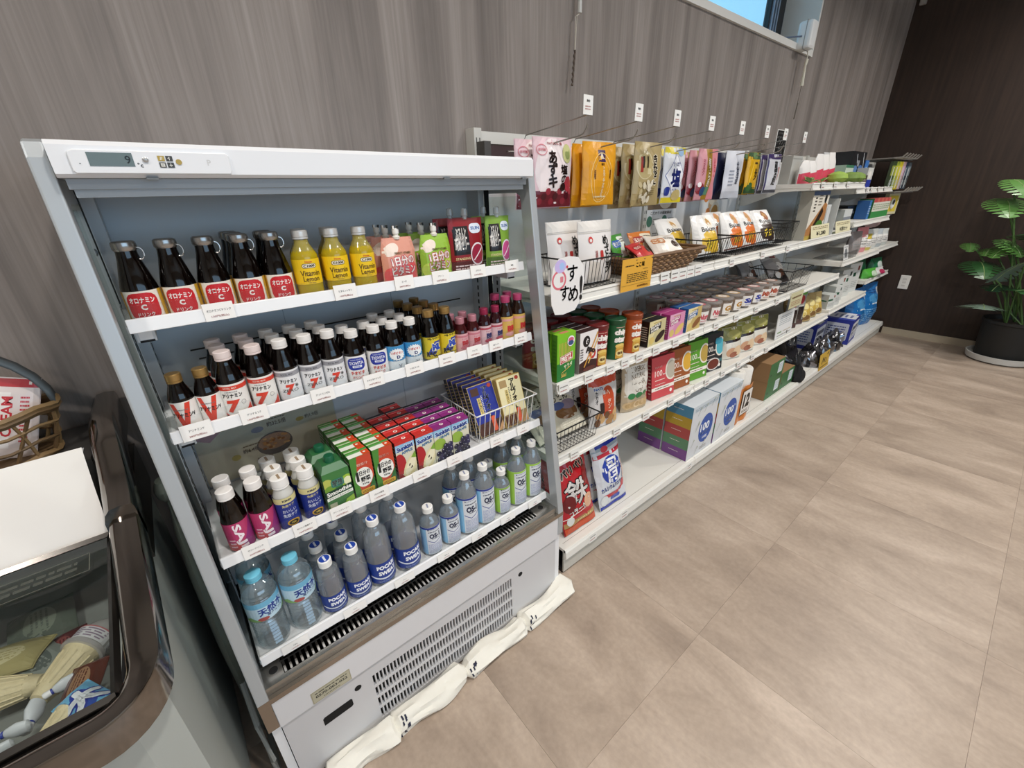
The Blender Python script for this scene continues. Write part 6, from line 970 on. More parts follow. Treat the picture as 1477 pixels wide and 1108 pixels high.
b = MB(); PR().rect(-0.03, 0.045, 0.085, 0.195, '2a2420').rect(-0.026, 0.049, 0.081, 0.191, 'eae4dc').text('12', 0.028, 0.128, 0.085, '1c1814', w=0.078, bold=0.06).text('ROLLS', 0.028, 0.066, 0.016, '3a342c', w=0.07).put(b, on_front(-0.1425)); b.build('print', tr_); place(tr_, (2.352, -0.295, ZD + 0.001))
cbx = empty('cardboard_box'); tag(cbx, None, 'box'); KR = mat('8f6e4a', 0.7, var=0.06, scale=12); b = MB(); b.box(-0.105, 0.105, -0.13, 0.13, 0, 0.118, KR); b.build('carton', cbx)
b = MB(); PR().rect(-0.105, 0, 0.105, 0.118, '2f6a3a').rect(0.02, 0.03, 0.085, 0.10, 'd8e0e4').bars(0.026, 0.04, 0.078, 0.09, 4, 'a8b8c0').ell(-0.075, 0.04, 0.007, 0.008, '1c2c1c').line([(0.02, 0.016), (0.09, 0.016)], 0.004, '142014').put(b, on_front(-0.13)); b.build('green_front', cbx)
b = MB(); b.box(-0.105, 0.105, -0.02, 0.02, 0.118, 0.1185, mat('a5865c', 0.5)); b.build('tape', cbx)
for x, y, z, l in ((2.820, -0.285, ZD + 0.001, 'brown cardboard box with green front, lower one of the stack'), (2.817, -0.285, ZD + 0.120, 'brown cardboard box with green front, upper one of the stack'), (3.040, -0.285, ZD + 0.001, 'brown cardboard box with green front, single right one')): place(cbx, (x, y, z), l, group='green-fronted cardboard boxes')
# dark cloth gloves, black foil bags, yellow card, blue packs
def lump(name, c_, rx_, ry_, rz_, m, label, cat, seed, amp=0.25, n=20, rot=0.0):
    rr = random.Random(seed); ph = [rr.uniform(0, 6) for _ in range(8)]; b = MB(); o_ = []
    def f(i, j):
        a, t = 2 * math.pi * i, math.pi / 2 * (1 - j); k = 1 + amp * (0.5 * math.sin(3 * a + ph[0] + 4 * j) + 0.3 * math.sin(7 * a + ph[1] - 5 * j) + 0.25 * math.sin(11 * a + ph[2] + 9 * j)) * (0.4 + 0.6 * math.cos(t - 0.5) ** 2)
        x, y = math.sin(t) * math.cos(a) * rx_ * k, math.sin(t) * math.sin(a) * ry_ * k; z = math.cos(t) * rz_ * (1 + amp * 0.8 * math.sin(5 * x / rx_ + ph[3]) * math.sin(4 * y / ry_ + ph[4]))
        return (x, y, max(0.0, z))
    b.sheet(f, n, 9, m); o = b.build(name, smooth=True); o.location = c_; o.rotation_euler = (0, 0, rot); tag(o, label, cat); return o
CLOTH = mat('0c0c0e', 0.9); FOIL = mat('1c1c20', 0.18, coat=0.8); SILV = mat('8e8e92', 0.16, 0.9)
for i, (u, v, l) in enumerate(((1154, 549, 'black knitted glove pair, front one, beside the green boxes'), (1150, 530, 'black knitted glove pair, rear one, beside the green boxes'))):
    p = onz(u, v, ZD); lump('glove_bundle', (p.x, p.y + 0.04, ZD), 0.062, 0.06, 0.10, CLOTH, l, 'gloves', 11 + i, 0.35, rot=0.4 * i)
lump('black_foil_bag', (3.38, -0.25, ZD), 0.12, 0.12, 0.17, FOIL, 'large glossy black bag beside the black gloves', 'bag', 21, 0.3); lump('black_foil_bag', (3.30, -0.13, ZD), 0.18, 0.07, 0.24, FOIL, 'tall glossy black bag at the back of the bottom deck', 'bag', 22, 0.25)
for i in range(6): lump('silver_wrapped_pack', (3.55 + 0.125 * i, -0.365 + 0.012 * (i % 2), ZD), 0.066, 0.072, 0.10 + 0.012 * (i % 2), (SILV, FOIL)[i % 3 == 1], f'shiny black-silver wrapped pack, {ORD[i]} from left behind yellow card', 'pack', 31 + i, 0.42)
for i in range(1): lump('black_foil_bag', (3.66 + 0.22 * i, -0.17, ZD), 0.11, 0.09, 0.16, FOIL, 'glossy black bag in the back row behind silver packs', 'bag', 41 + i, 0.3)
pc = onz(1184, 536, 0.09); face_card('yellow_card', pc.x - 0.03, pc.x + 0.17, 0.095, 0.215, -0.458, 'c9a43a', PR().line([(-0.05, 0.04), (-0.02, 0.085), (0.0, 0.045), (0.015, 0.08)], 0.012, '1c1a14').line([(0.03, 0.04), (0.05, 0.07)], 0.01, '1c1a14').line([(0.05, 0.095), (0.08, 0.105)], 0.012, '1c1a14').bars(-0.08, 0.012, 0.08, 0.028, 1, '4a3c1c'), 'yellow price card with black lettering on the bottom deck edge', 'price card', -0.1)
q = PR().rect(-0.14, 0, 0.14, 0.20, '22308c').rrect(-0.12, 0.03, 0.12, 0.17, 0.012, 'd9dbe0').bars(-0.10, 0.10, 0.10, 0.145, 1, '20284a', 0.8).text('厚手シート', 0.0, 0.078, 0.030, '20284a', w=0.19, bold=0.04).bars(-0.10, 0.04, 0.10, 0.058, 2, '5a64a0')
ql = PR().rect(-0.10, 0, 0.10, 0.20, '22308c').rrect(-0.08, 0.03, 0.08, 0.17, 0.012, 'c4c8d4').bars(-0.06, 0.05, 0.06, 0.15, 5, '4a548c')
qt = PR().rect(-0.14, -0.1, 0.14, 0.1, '3a48a0').rect(-0.08, -0.1, 0.06, 0.1, 'd4d6dc').bars(-0.05, -0.08, 0.05, 0.06, 4, '4a548c').rect(0.06, -0.08, 0.12, 0.06, 'e6e6ea')
wt_ = carton('wet_towel_pack', 'towel pack', 0.27, 0.20, 0.20, ('22308c', '22308c', '3a48a0'), q, ql, qt)
place(wt_, (4.37, -0.325, ZD + 0.001), 'blue and white wet towel pack, right one, in front of tall blue pack', group='wet towel packs', rz=0.08); place(wt_, (4.03, -0.185, ZD + 0.001), 'blue and white wet towel pack, left one, behind the silver packs', group='wet towel packs', rz=0.05)
q = PR().rect(-0.16, 0, 0.16, 0.36, '1f6fb4').bars(-0.10, 0.285, 0.05, 0.32, 2, '0f2f6c').ell(0.0, 0.24, 0.09, 0.04, '4f9ad0').rrect(0.06, 0.27, 0.14, 0.33, 0.01, 'd8dce4').bars(-0.12, 0.04, 0.12, 0.16, 6, '7fb4dc').bars(-0.08, 0.185, 0.08, 0.21, 1, 'e6f0f8')
db_ = bag('diaper_pack', 'diaper pack', 0.31, 0.37, 0.17, '1f6fb4', q, 'stand', rough=0.3, wob=0.004)
place(db_, (4.72, -0.30, ZD + 0.001), 'tall blue diaper pack, left one, by the brown wall', rz=-0.1, group='tall blue packs'); place(db_, (5.06, -0.31, ZD + 0.001), 'tall blue diaper pack, right one, by the brown wall', rz=-0.15, group='tall blue packs')
# ================================================================ SMALL GOODS AT THE FAR END
ZT3, ZT4, ZAp, ZA2, ZC2, ZG = 1.283 + TOP, 1.250 + TOP, 1.050 + TOP, 0.801 + TOP, 0.470 + TOP, 0.552 + TOP
place(carton('storage_bin', 'bin', 0.13, 0.05, 0.135, ('b9b8b2', 'a9a8a2', 'c8c7c0'), PR().rect(-0.07, 0.118, 0.07, 0.124, '9a9992')), (2.86, -0.235, ZT3), 'plain grey bin on the top shelf left of the red-white packs')
q = PR().rect(-0.05, 0, 0.05, 0.16, 'e6e2de').poly([(-0.05, 0), (0.05, 0), (0.05, 0.085), (-0.05, 0.068)], 'd0465c')
rw = bag('wipes_pouch', 'wipes pouch', 0.098, 0.16, 0.04, 'e6e2de', q, 'stand', top_w=0.55, rough=0.35)
for i, (x, sc_) in enumerate(((2.865, 0.70), (2.955, 0.70), (3.05, 0.92), (3.145, 0.92), (3.235, 1.0))): place(rw, (x, -0.300, ZT3), f'white and red tapered pouch, {nth(i, 5)}, on the top shelf', rz=-0.2, group='red and white pouches', sc=(1, 1, sc_))
for i in range(4): face_card('paper_sheet', 3.30 + 0.07 * i, 3.40 + 0.07 * i, ZT3, ZT3 + 0.17, -0.26 + 0.012 * i, 'cfcdcc', None, f'pale grey upright card, {nth(i, 4)}, right of the red-white pouches', 'card', -0.15, 0.003)
q = PR().rect(-0.14, 0, 0.14, 0.21, '14161a').ell(-0.05, 0.10, 0.06, 0.035, '5a7cae').ell(0.06, 0.11, 0.05, 0.03, '4a6a9c').poly([(-0.13, 0.0), (-0.01, 0.0), (-0.01, 0.07), (-0.13, 0.07)], 'bfcfc0').rect(-0.02, 0.13, 0.02, 0.165, '8a8e94').line([(-0.06, 0.2), (-0.03, 0.15)], 0.006, 'd8dce0').line([(0.07, 0.21), (0.12, 0.12)], 0.006, 'd8dce0').ell(0.01, 0.03, 0.03, 0.03, '1c5a3a')
place(carton('mask_box', 'box', 0.28, 0.10, 0.215, ('14161a', '1c1f24', '24282e'), q), (3.80, -0.24, ZT4), 'black box with blue pictures on the far top shelf')
q = PR().rect(-0.04, 0, 0.04, 0.15, '3f74b8').rect(-0.04, 0.05, 0.04, 0.075, '1c3f8c').ell(0, 0.11, 0.02, 0.02, 'bcd0e8')
place(carton('mask_box', 'box', 0.08, 0.07, 0.17, ('3f74b8', '2c5490', '6a94c8'), q), (4.02, -0.25, ZT4), 'narrow blue box right of the black box')
q = PR().rect(-0.06, 0, 0.06, 0.12, 'd4d4ce').rect(-0.06, 0, 0.06, 0.05, '2a3c9c').ell(0.0, 0.08, 0.03, 0.02, 'ece8e0')
place(carton('cotton_pack', 'pack', 0.12, 0.06, 0.12, ('d4d4ce', 'b8b8b4', 'e0e0da'), q), (3.86, -0.325, ZT4), 'small white and blue pack in front of black box')
place(carton('cotton_pack', 'pack', 0.15, 0.06, 0.10, ('c9d4c4', '9ab0a0', '3f7a5c'), PR().rect(-0.075, 0.085, 0.075, 0.1, '3f7a5c').poly([(0.02, 0.0), (0.06, 0.0), (0.06, 0.06)], '1f4a34')), (3.56, -0.285, ZT3), 'small pale green pack with dark green top edge')
face_card('brown_price_card', 3.60, 3.775, ZT4 + 0.005, ZT4 + 0.075, -0.365, '4a423c', PR().bars(-0.07, 0.02, 0.07, 0.05, 2, '9a928a'), 'dark brown price card on the far top shelf edge', 'price card')
def sprig(name, c_, n, L, m, label, seed):
    rr = random.Random(seed); r = empty(name, c_); tag(r, label, 'artificial plant')
    for k in range(n):
        a = rr.uniform(0, 6.28); el = rr.uniform(0.1, 0.7); d = Vector((math.cos(a) * math.cos(el), math.sin(a) * math.cos(el) * 0.6, math.sin(el))); s_ = d.cross(Vector((0, 0, 1))).normalized(); b = MB(); l = L * rr.uniform(0.6, 1.1)
        b.poly([tuple(d * 0.0), tuple(d * l * 0.4 + s_ * l * 0.14), tuple(d * l + Vector((0, 0, -l * 0.2))), tuple(d * l * 0.4 - s_ * l * 0.14)], m); b.build('leaf', r)
    return r
sprig('artificial_sprig', (2.80, -0.36, ZT3 + 0.003), 8, 0.10, mat('6f8f4a', 0.6), 'green artificial leaf sprig at the left end of top shelf', 3); sprig('artificial_sprig', (2.93, -0.37, ZT3 + 0.003), 8, 0.08, mat('7f9f54', 0.6), 'green artificial leaf sprig below the red-white pouches', 4)
for i, (x, l) in enumerate(((3.19, 'leftmost'), (3.42, 'middle'), (3.53, 'rightmost'))):
    b = MB(); b.lathe([(0.012, 0), (0.036, 0.006), (0.052, 0.024), (0.046, 0.044), (0.024, 0.056), (0, 0.06)], mat(('93b04a', '6f8a3c', '748f3e')[i], 0.6, var=0.15, bump=0.4), 16); o = b.build('moss_ball', smooth=True); o.location = (x, -0.365, ZT3); tag(o, f'green round moss ball on the top shelf edge, {l}', 'moss ball')
# toothbrush packs on prongs against the brown wall
pr_ = empty('prong_rack', (4.92, -0.2, 1.46)); tag(pr_, 'grey rack of short prongs holding toothbrushes by the brown wall', 'rack')
b = MB(); b.box(4.58, 5.22, -0.30, -0.05, 1.478, 1.484, mat('8f8b86', 0.4, 0.4)); sub(b.build('tray'), pr_); b = MB(); b.box(4.58, 5.22, -0.37, -0.05, 1.235, 1.245, mat('6a6662', 0.4, 0.3)); sub(b.build('lower_tray'), pr_)
for i in range(6):
    for z, y in ((1.484, -0.30), (1.245, -0.37)): b = MB(); x = 4.70 + 0.098 * i; b.tube([(x, y + 0.02, z), (x, y - 0.03, z + 0.003), (x, y - 0.055, z + 0.03)], 0.006, mat('a09c96', 0.4, 0.4)); sub(b.build('prong'), pr_)
for i, (c1, c2) in enumerate((('3a4a2c', '8f9a3c'), ('9aa83a', 'c8c43c'), ('c8b42c', 'd8c84a'), ('b89a9c', 'd0a8bc'), ('2c3444', '4a5668'), ('4a5258', '7a868c'))):
    q = PR().rect(-0.025, 0, 0.025, 0.2, c1).rect(-0.025, 0.1, 0.025, 0.17, c2).line([(0, 0.01), (0, 0.16)], 0.008, 'd8dcd8').bars(-0.018, 0.03, 0.018, 0.07, 4, 'b8bcb8')
    place(carton('toothbrush_pack', 'toothbrush', 0.05, 0.02, 0.20, (c1, c1, c2), q), (4.70 + 0.098 * i, -0.29, 1.262), f'slim hanging toothbrush pack, {nth(i, 6)}, by the brown wall', rz=-0.3, group='toothbrush packs')
# level under the top shelf
place(carton('thermometer_pack', 'pack', 0.16, 0.10, 0.075, ('cfd2d0', 'b8bcba', 'e0e2e0'), PR().rect(-0.08, 0.0, 0.08, 0.03, '7a8088')), (3.72, -0.28, ZAp), 'white rounded pack under the far top shelf'); place(carton('tissue_pack', 'pack', 0.22, 0.10, 0.09, ('20242a', '1a1c20', '5a5e64'), PR().bars(-0.09, 0.03, 0.09, 0.06, 1, '6a6e74')), (3.95, -0.24, ZAp), 'black pack between the white pack and green slim packs')
place(carton('blue_sachet_box', 'box', 0.05, 0.07, 0.12, ('3f78b8', '2c5a94', '6a9ad0'), PR().bars(-0.02, 0.03, 0.02, 0.09, 4, 'c8daf0')), (4.02, -0.335, ZAp), 'small blue box left of the green slim packs')
for i in range(8):
    q = PR().rect(-0.022, 0, 0.022, 0.13, 'd8d4c8').rect(-0.022, 0, 0.022, 0.045, '3f8a4a').rect(-0.022, 0.105, 0.022, 0.13, ('b8484a', 'c86a5a')[i % 2]).bars(-0.016, 0.055, 0.016, 0.095, 3, '7a9a6a')
    place(carton('toothpaste_box', 'toothpaste', 0.044, 0.09, 0.13, ('d8d4c8', '3f7a48', 'b8484a'), q), (4.10 + 0.052 * i, -0.335, ZAp), f'slim green and white box, {nth(i, 8)}, far upper shelf', rz=-0.2, group='slim green and white boxes')
ra = empty('roll_bracket', (4.95, -0.30, 1.03)); q = PR().rect(-0.07, 0, 0.07, 0.16, 'd8cfa8').rect(-0.055, 0.02, 0.055, 0.14, 'e0c84a').ell(0.0, 0.08, 0.03, 0.04, 'e8e8e4').ell(0.01, 0.09, 0.015, 0.02, '4a4a48')
bpy.data.objects.remove(ra); place(carton('razor_pack', 'razor pack', 0.14, 0.03, 0.16, ('d8cfa8', 'b8ae8a', 'd0c8a0'), q), (4.93, -0.30, 1.075), 'yellow card pack hanging below the toothbrushes', rz=-0.3)
b = MB(); b.tube([(4.70, -0.18, 1.062), (5.22, -0.18, 1.062)], 0.012, mat('8a8580', 0.4, 0.4)); b.tube([(4.93, -0.18, 1.062), (4.93, -0.31, 1.068)], 0.006, mat('8a8580', 0.4, 0.4)); b.box(4.86, 5.00, -0.32, -0.26, 1.066, 1.074, mat('8a8580', 0.4, 0.4)); tag(b.build('support_bar'), 'grey support bar under the yellow card pack', 'bar')
b = MB(); b.lathe([(0.02, -0.07), (0.045, -0.068), (0.045, 0.068), (0.02, 0.07)], mat('c9a8a4', 0.5), 18); b.v = [(p[2], p[0], p[1]) for p in b.v]; o = b.build('bandage_roll', smooth=True); o.location = (5.02, -0.20, 1.005); tag(o, 'pale pink roll hanging near the brown wall', 'roll')
# wide lower shelf at the far end
tr2 = empty('acrylic_tray', (3.83, -0.30, ZA2)); tag(tr2, 'clear sloping tray on the far middle shelf', 'tray'); b = MB(); b.box(3.70, 4.00, -0.375, -0.20, ZA2 + 0.001, ZA2 + 0.006, ACRYL); b.box(3.70, 4.00, -0.378, -0.374, ZA2, ZA2 + 0.05, ACRYL); b.box(4.0, 4.004, -0.375, -0.20, ZA2, ZA2 + 0.09, ACRYL); sub(b.build('tray_body'), tr2)
face_card('small_notice', 3.70, 3.80, ZA2 + 0.004, ZA2 + 0.10, -0.380, 'dcdcda', PR().ell(0, 0.045, 0.03, 0.03, '7a7e80').bars(-0.035, 0.008, 0.035, 0.02, 1, '8a8e90').bars(-0.035, 0.078, 0.035, 0.09, 1, '8a8e90'), 'small white notice at the left end of far middle shelf', 'notice', -0.2)
for i, (c1, x, hh, l) in enumerate((('8a8280', 4.12, 0.16, 'grey folded towel pack beside the clear tray'), ('d8888c', 4.27, 0.18, 'pink towel pack between the grey and yellow packs'), ('c8b44a', 4.42, 0.12, 'yellow slim pack right of the pink one'), ('dadcd8', 4.55, 0.15, 'white mask pack right of the yellow one'), ('b4bcc0', 4.72, 0.14, 'pale blue-grey mask pack near the wall'), ('c8ccc8', 4.90, 0.13, 'rightmost pale mask pack on the far middle shelf'))):
    q = PR().rect(-0.07, 0, 0.07, hh, c1).rrect(-0.05, hh * 0.2, 0.05, hh * 0.7, 0.01, 'e6e4e0' if i not in (0,) else '9a9290').bars(-0.04, hh * 0.3, 0.04, hh * 0.6, 3, '8a8a88')
    place(bag('care_pack', 'pack', 0.13, hh, 0.07, c1, q, 'stand', wob=0.003), (x, -0.315, ZA2), l, rz=-0.3)
# white boxes on the lower far shelf
for i, (x, y, w_, h_, l) in enumerate(((3.73, -0.335, 0.10, 0.10, 'small white box, leftmost'), (3.86, -0.33, 0.10, 0.14, 'white box, second from left'), (4.00, -0.30, 0.13, 0.19, 'tall white box, third from left'), (4.20, -0.28, 0.18, 0.21, 'tall white box, fourth from left'), (4.42, -0.27, 0.20, 0.23, 'tallest white box at the right end'), (3.80, -0.18, 0.22, 0.19, 'white box at the back left'))):
    q = PR().rect(-w_ / 2, h_ * 0.55, w_ / 2 * 0.3, h_ * 0.68, '2f5f48').bars(-w_ * 0.4, h_ * 0.15, w_ * 0.4, h_ * 0.4, 4, 'a8aca8').rect(w_ * 0.2, h_ * 0.75, w_ * 0.35, h_ * 0.9, ('8a4a3c', '3a4a44')[i % 2])
    place(carton('gauze_box', 'gauze box', w_, 0.08, h_, ('d6d8d4', 'b8bcb8', 'c8ccc8'), q, PR().rect(-0.03, h_ * 0.5, 0.03, h_ * 0.6, '2f5f48')), (x, y, ZC2), l + ', lower far shelf', rz=-0.15, group='white medical boxes')
for i, (u, c1, c2, x, y, h_, l) in enumerate(((0, '1f5a3c', '2a7a50', 4.78, -0.24, 0.13, 'dark green bag at the back of the lowest far shelf'), (0, '1f6a44', 'c8d4cc', 5.08, -0.29, 0.12, 'dark green and white bag nearest the brown wall'), (0, '4fa83a', 'c8dcc0', 4.72, -0.335, 0.075, 'bright green flat pack at the left of lowest far shelf'), (0, 'd8d8d4', 'b8345c', 4.92, -0.345, 0.06, 'white flat pack with pink patch beside bright green one'))):
    q = PR().rect(-0.11, 0, 0.11, h_, c1).ell(0.02, h_ * 0.5, 0.06, h_ * 0.3, c2); place(bag('garbage_bag_pack', 'pack', 0.20, h_, 0.10, c1, q, 'stand', wob=0.004), (x, y, ZG), l, rz=-0.2)
# ---------------------------------------------------------------- price clips on the shelving rails
def clip(u, v, zb, yf, label, w_=0.042, h_=0.036):
    x = ony(u, v, yf - 0.006).x; b = MB(); b.box(-w_ / 2, w_ / 2, -0.0012, 0, 0, h_, mat('e6e5e0', 0.4)); PR().bars(-w_ * 0.4, h_ * 0.55, w_ * 0.4, h_ * 0.75, 1, '6a6a66').bars(-w_ * 0.4, h_ * 0.2, w_ * 0.3, h_ * 0.4, 1, 'b07a74').put(b, on_front(-0.0012)); o = b.build('price_clip'); o.location = (x, yf - 0.0045, zb - 0.002); o.rotation_euler = (-0.08, 0, 0); tag(o, label, 'price clip', 'price clips on the shelf rails')
for i, u in enumerate((960.6, 975, 986, 996.7, 1007.5)): clip(u, 395, 1.0, -0.395, f'white price clip below the wicker tray, {nth(i, 5)} of five', 0.052, 0.042)
for u, v, d in ((1057.5, 374, 'white bread bags'), (1101.7, 365, 'orange bread bags'), (1138, 356, 'dark bread bags')): clip(u, v, 1.0, -0.395, f'white price clip on shelf edge below the {d}')
for u, v, d in ((814.5, 561, 'green pretzel boxes'), (851, 543, 'white chocolate stick boxes'), (882, 530, 'red chip tubes'), (903, 521, 'green chip tubes'), (924, 513, 'orange chip tubes'), (948, 502, 'black nutrition bars'), (976, 491, 'pink nutrition bars'), (1000, 482, 'blue nutrition bars'), (1034, 470, 'pink-lettered cups'), (1063, 458, 'gold-lettered cups'), (1092, 446, 'blue-lettered cups'), (1122, 434, 'brown cups')): clip(u, v, 0.727, -0.395, f'white price clip on shelf edge below the {d}', 0.045)
for u, v, d in ((830, 655, 'cream noodle packs'), (891, 621, 'nut pouches'), (933, 597, 'banana chip pouches'), (969, 577, 'pink-red meal boxes'), (994, 563, 'brown meal boxes'), (1021, 549, 'green meal boxes'), (1044, 536, 'black meal boxes'), (1067, 523, 'left olive-topped pouch'), (1087, 512, 'middle olive-topped pouch'), (1107, 502, 'right olive-topped pouch')): clip(u, v, 0.450, -0.395, f'white price clip on shelf edge below the {d}', 0.045)
for u, v, d in ((856, 773, 'red wafer bags'), (902, 739, 'blue wafer bags'), (994, 679, 'striped white box'), (1106, 592, 'cardboard boxes')): clip(u, v, 0.078, -0.453, f'white price clip on bottom deck edge below the {d}', 0.045)
for i, u in enumerate((1188, 1206, 1224)): clip(u, 268, 1.288, -0.396, f'white price clip on the top shelf edge, {nth(i, 3)} below the moss balls', 0.05)
for i, u in enumerate((1252, 1258, 1268, 1277)): clip(u, 273, 1.255, -0.360, f'white price clip on the far top shelf edge, {nth(i, 4)} by toothbrushes', 0.04)
# ================================================================ ICE CREAM FREEZER (left)
FZ = empty('ice_cream_freezer', (-0.65, -0.35, 0)); tag(FZ, 'white chest freezer with chrome frame and sloped glass lid', 'freezer')
FX0, FX1 = -1.25, -0.052; FBODY = mat('aeb3ae', 0.45, var=0.02, scale=4); CHR = mat('8a8580', 0.13, 1.0); CHD = mat('4a4744', 0.2, 0.9)
def zp(mb, name, **k): return sub(mb.build(name, **k), FZ)
b = MB(); b.ring([(FX0 + 0.055, -0.645), (FX1 - 0.055, -0.645), (FX1 - 0.018, -0.608), (FX1 - 0.018, -0.02), (FX0 + 0.018, -0.02), (FX0 + 0.018, -0.608)], [(FX0 + 0.07, -0.60), (FX1 - 0.075, -0.60), (FX1 - 0.065, -0.59), (FX1 - 0.065, -0.07), (FX0 + 0.06, -0.07), (FX0 + 0.06, -0.59)], 'z', 0.03, 0.685, FBODY); zp(b, 'cabinet', bevel=0.006)
b = MB(); b.box(FX0 + 0.06, FX1 - 0.065, -0.61, -0.07, 0.33, 0.36, mat('c9cccc', 0.5)); zp(b, 'tank_floor')
b = MB(); b.box(FX0 + 0.03, FX1 - 0.03, -0.64, -0.05, 0.0, 0.03, DARK); zp(b, 'plinth')
def sweep(path, sec, m):
    b = MB(); N = len(path); K = len(sec); pts = []
    for i, p in enumerate(path):
        t = Vector(path[min(i + 1, N - 1)]) - Vector(path[max(i - 1, 0)]); n_ = Vector((-t.y, t.x, 0)).normalized()
        for a_, z_ in sec: pts.append(tuple(Vector(p) + n_ * a_ + Vector((0, 0, z_))))
    F = [(i * K + k, i * K + (k + 1) % K, (i + 1) * K + (k + 1) % K, (i + 1) * K + k) for i in range(N - 1) for k in range(K)] + [tuple(range(K))[::-1], tuple((N - 1) * K + k for k in range(K))]
    b.add(pts, F, m); return b
SEC = [(-0.027, -0.034), (-0.027, 0.016), (-0.024, 0.022), (-0.006, 0.024), (0.012, 0.022), (0.021, 0.015), (0.026, 0.004), (0.027, -0.010), (0.024, -0.026), (0.018, -0.034)]
def zr(y): return 0.800 + (y + 0.345) * 0.335
SEC = [(a_ * 0.82, z_) for a_, z_ in SEC]; xr, yr, cr_2 = FX1 - 0.022, -0.655, 0.055
path = [(xr, y, zr(y)) for y in (-0.345, -0.42, -0.50, -0.56)] + [(xr - cr_2 + cr_2 * math.cos(a), yr + cr_2 - cr_2 * math.sin(a), zr(yr + cr_2 - cr_2 * math.sin(a))) for a in [math.pi / 2 * k / 8 for k in range(9)]] + [(x, yr, zr(yr)) for x in (-0.25, -0.5, -0.8, FX0 + 0.09)]
path += [(FX0 + 0.027 + cr_2 - cr_2 * math.sin(a), yr + cr_2 - cr_2 * math.cos(a), zr(yr + cr_2 - cr_2 * math.cos(a))) for a in [math.pi / 2 * k / 6 for k in range(7)]] + [(FX0 + 0.027, y, zr(y)) for y in (-0.5, -0.345)]
b = sweep(path, [(-p_[0], p_[1]) for p_ in SEC], CHR); zp(b, 'rail_frame', smooth=True)
for xa in (FX1 - 0.022, FX0 + 0.022):
    b = MB(); sg_ = 1 if xa > -0.5 else -1
    b = sweep([(xa, y, z) for y, z in ((-0.02, 0.905), (-0.14, 0.907), (-0.19, 0.900), (-0.23, 0.876), (-0.28, 0.842), (-0.33, 0.818), (-0.362, 0.808))], [(sg_ * -p_[0], p_[1] * 1.25) for p_ in SEC], CHR); zp(b, 'rear_side_cap', smooth=True)
    b = MB(); b.box(xa - 0.022, xa + 0.014, -0.34, -0.02, 0.70, 0.84 if False else 0.80, CHD); zp(b, 'side_infill')
b = MB(); b.box(FX0 + 0.05, FX1 - 0.05, -0.21, -0.02, 0.70, 0.872, mat('3a3836', 0.4)); zp(b, 'rear_ledge')
b = MB(); b.box(FX0 + 0.052, FX1 - 0.045, -0.642, -0.632, 0.680, 0.712, CHD); b.box(FX1 - 0.052, FX1 - 0.041, -0.64, -0.345, 0.68, 0.705, mat('1a1a1c', 0.4)); zp(b, 'inner_track')
def gl(i, j): return (FX0 + 0.055 + (FX1 - 0.052 - FX0 - 0.055) * i, -0.315 - 0.320 * j, 0.765 - 0.046 * j)
b = MB(); b.sheet(gl, 1, 1, clear('freezer_glass', 'f0f3f1', 0.03, fac=0.06)); gls = zp(b, 'glass_lid')
b = MB(); P0, P1, P2, P3 = [Vector(gl(*c_)) for c_ in ((0, 0), (1, 0), (1, 1), (0, 1))]
for p_, q_ in ((P1, P2), (P2, P3), (P0, P1)): b.tube([p_, q_], 0.006, CHD, 4)
b.build('lid_frame', gls)
b = MB(); PR().line([(-0.07, -0.02), (0.07, -0.02), (0.07, 0.02), (-0.07, 0.02), (-0.07, -0.02)], 0.0015, '55584f').bars(-0.055, -0.012, 0.055, 0.012, 2, '4a4d46', 0.5, 6).put(b, lambda u, v, h_: (-0.20 + u, -0.375 + v, 0.7638 + 0.14 * v + h_)); b.build('lid_sticker', gls)
# white sheet standing over the rear lid
ws = MB(); ws.sheet(lambda i, j: (-1.18 + 1.075 * i, -0.218 - 0.094 * j - 0.004 * math.sin(j * 3.1), 0.902 - 0.142 * j), 12, 6, mat('e8e4de', 0.4)); o = ws.build('white_cover_sheet', smooth=True); tag(o, 'plain white cover sheet over the rear lid of the freezer', 'cover sheet')
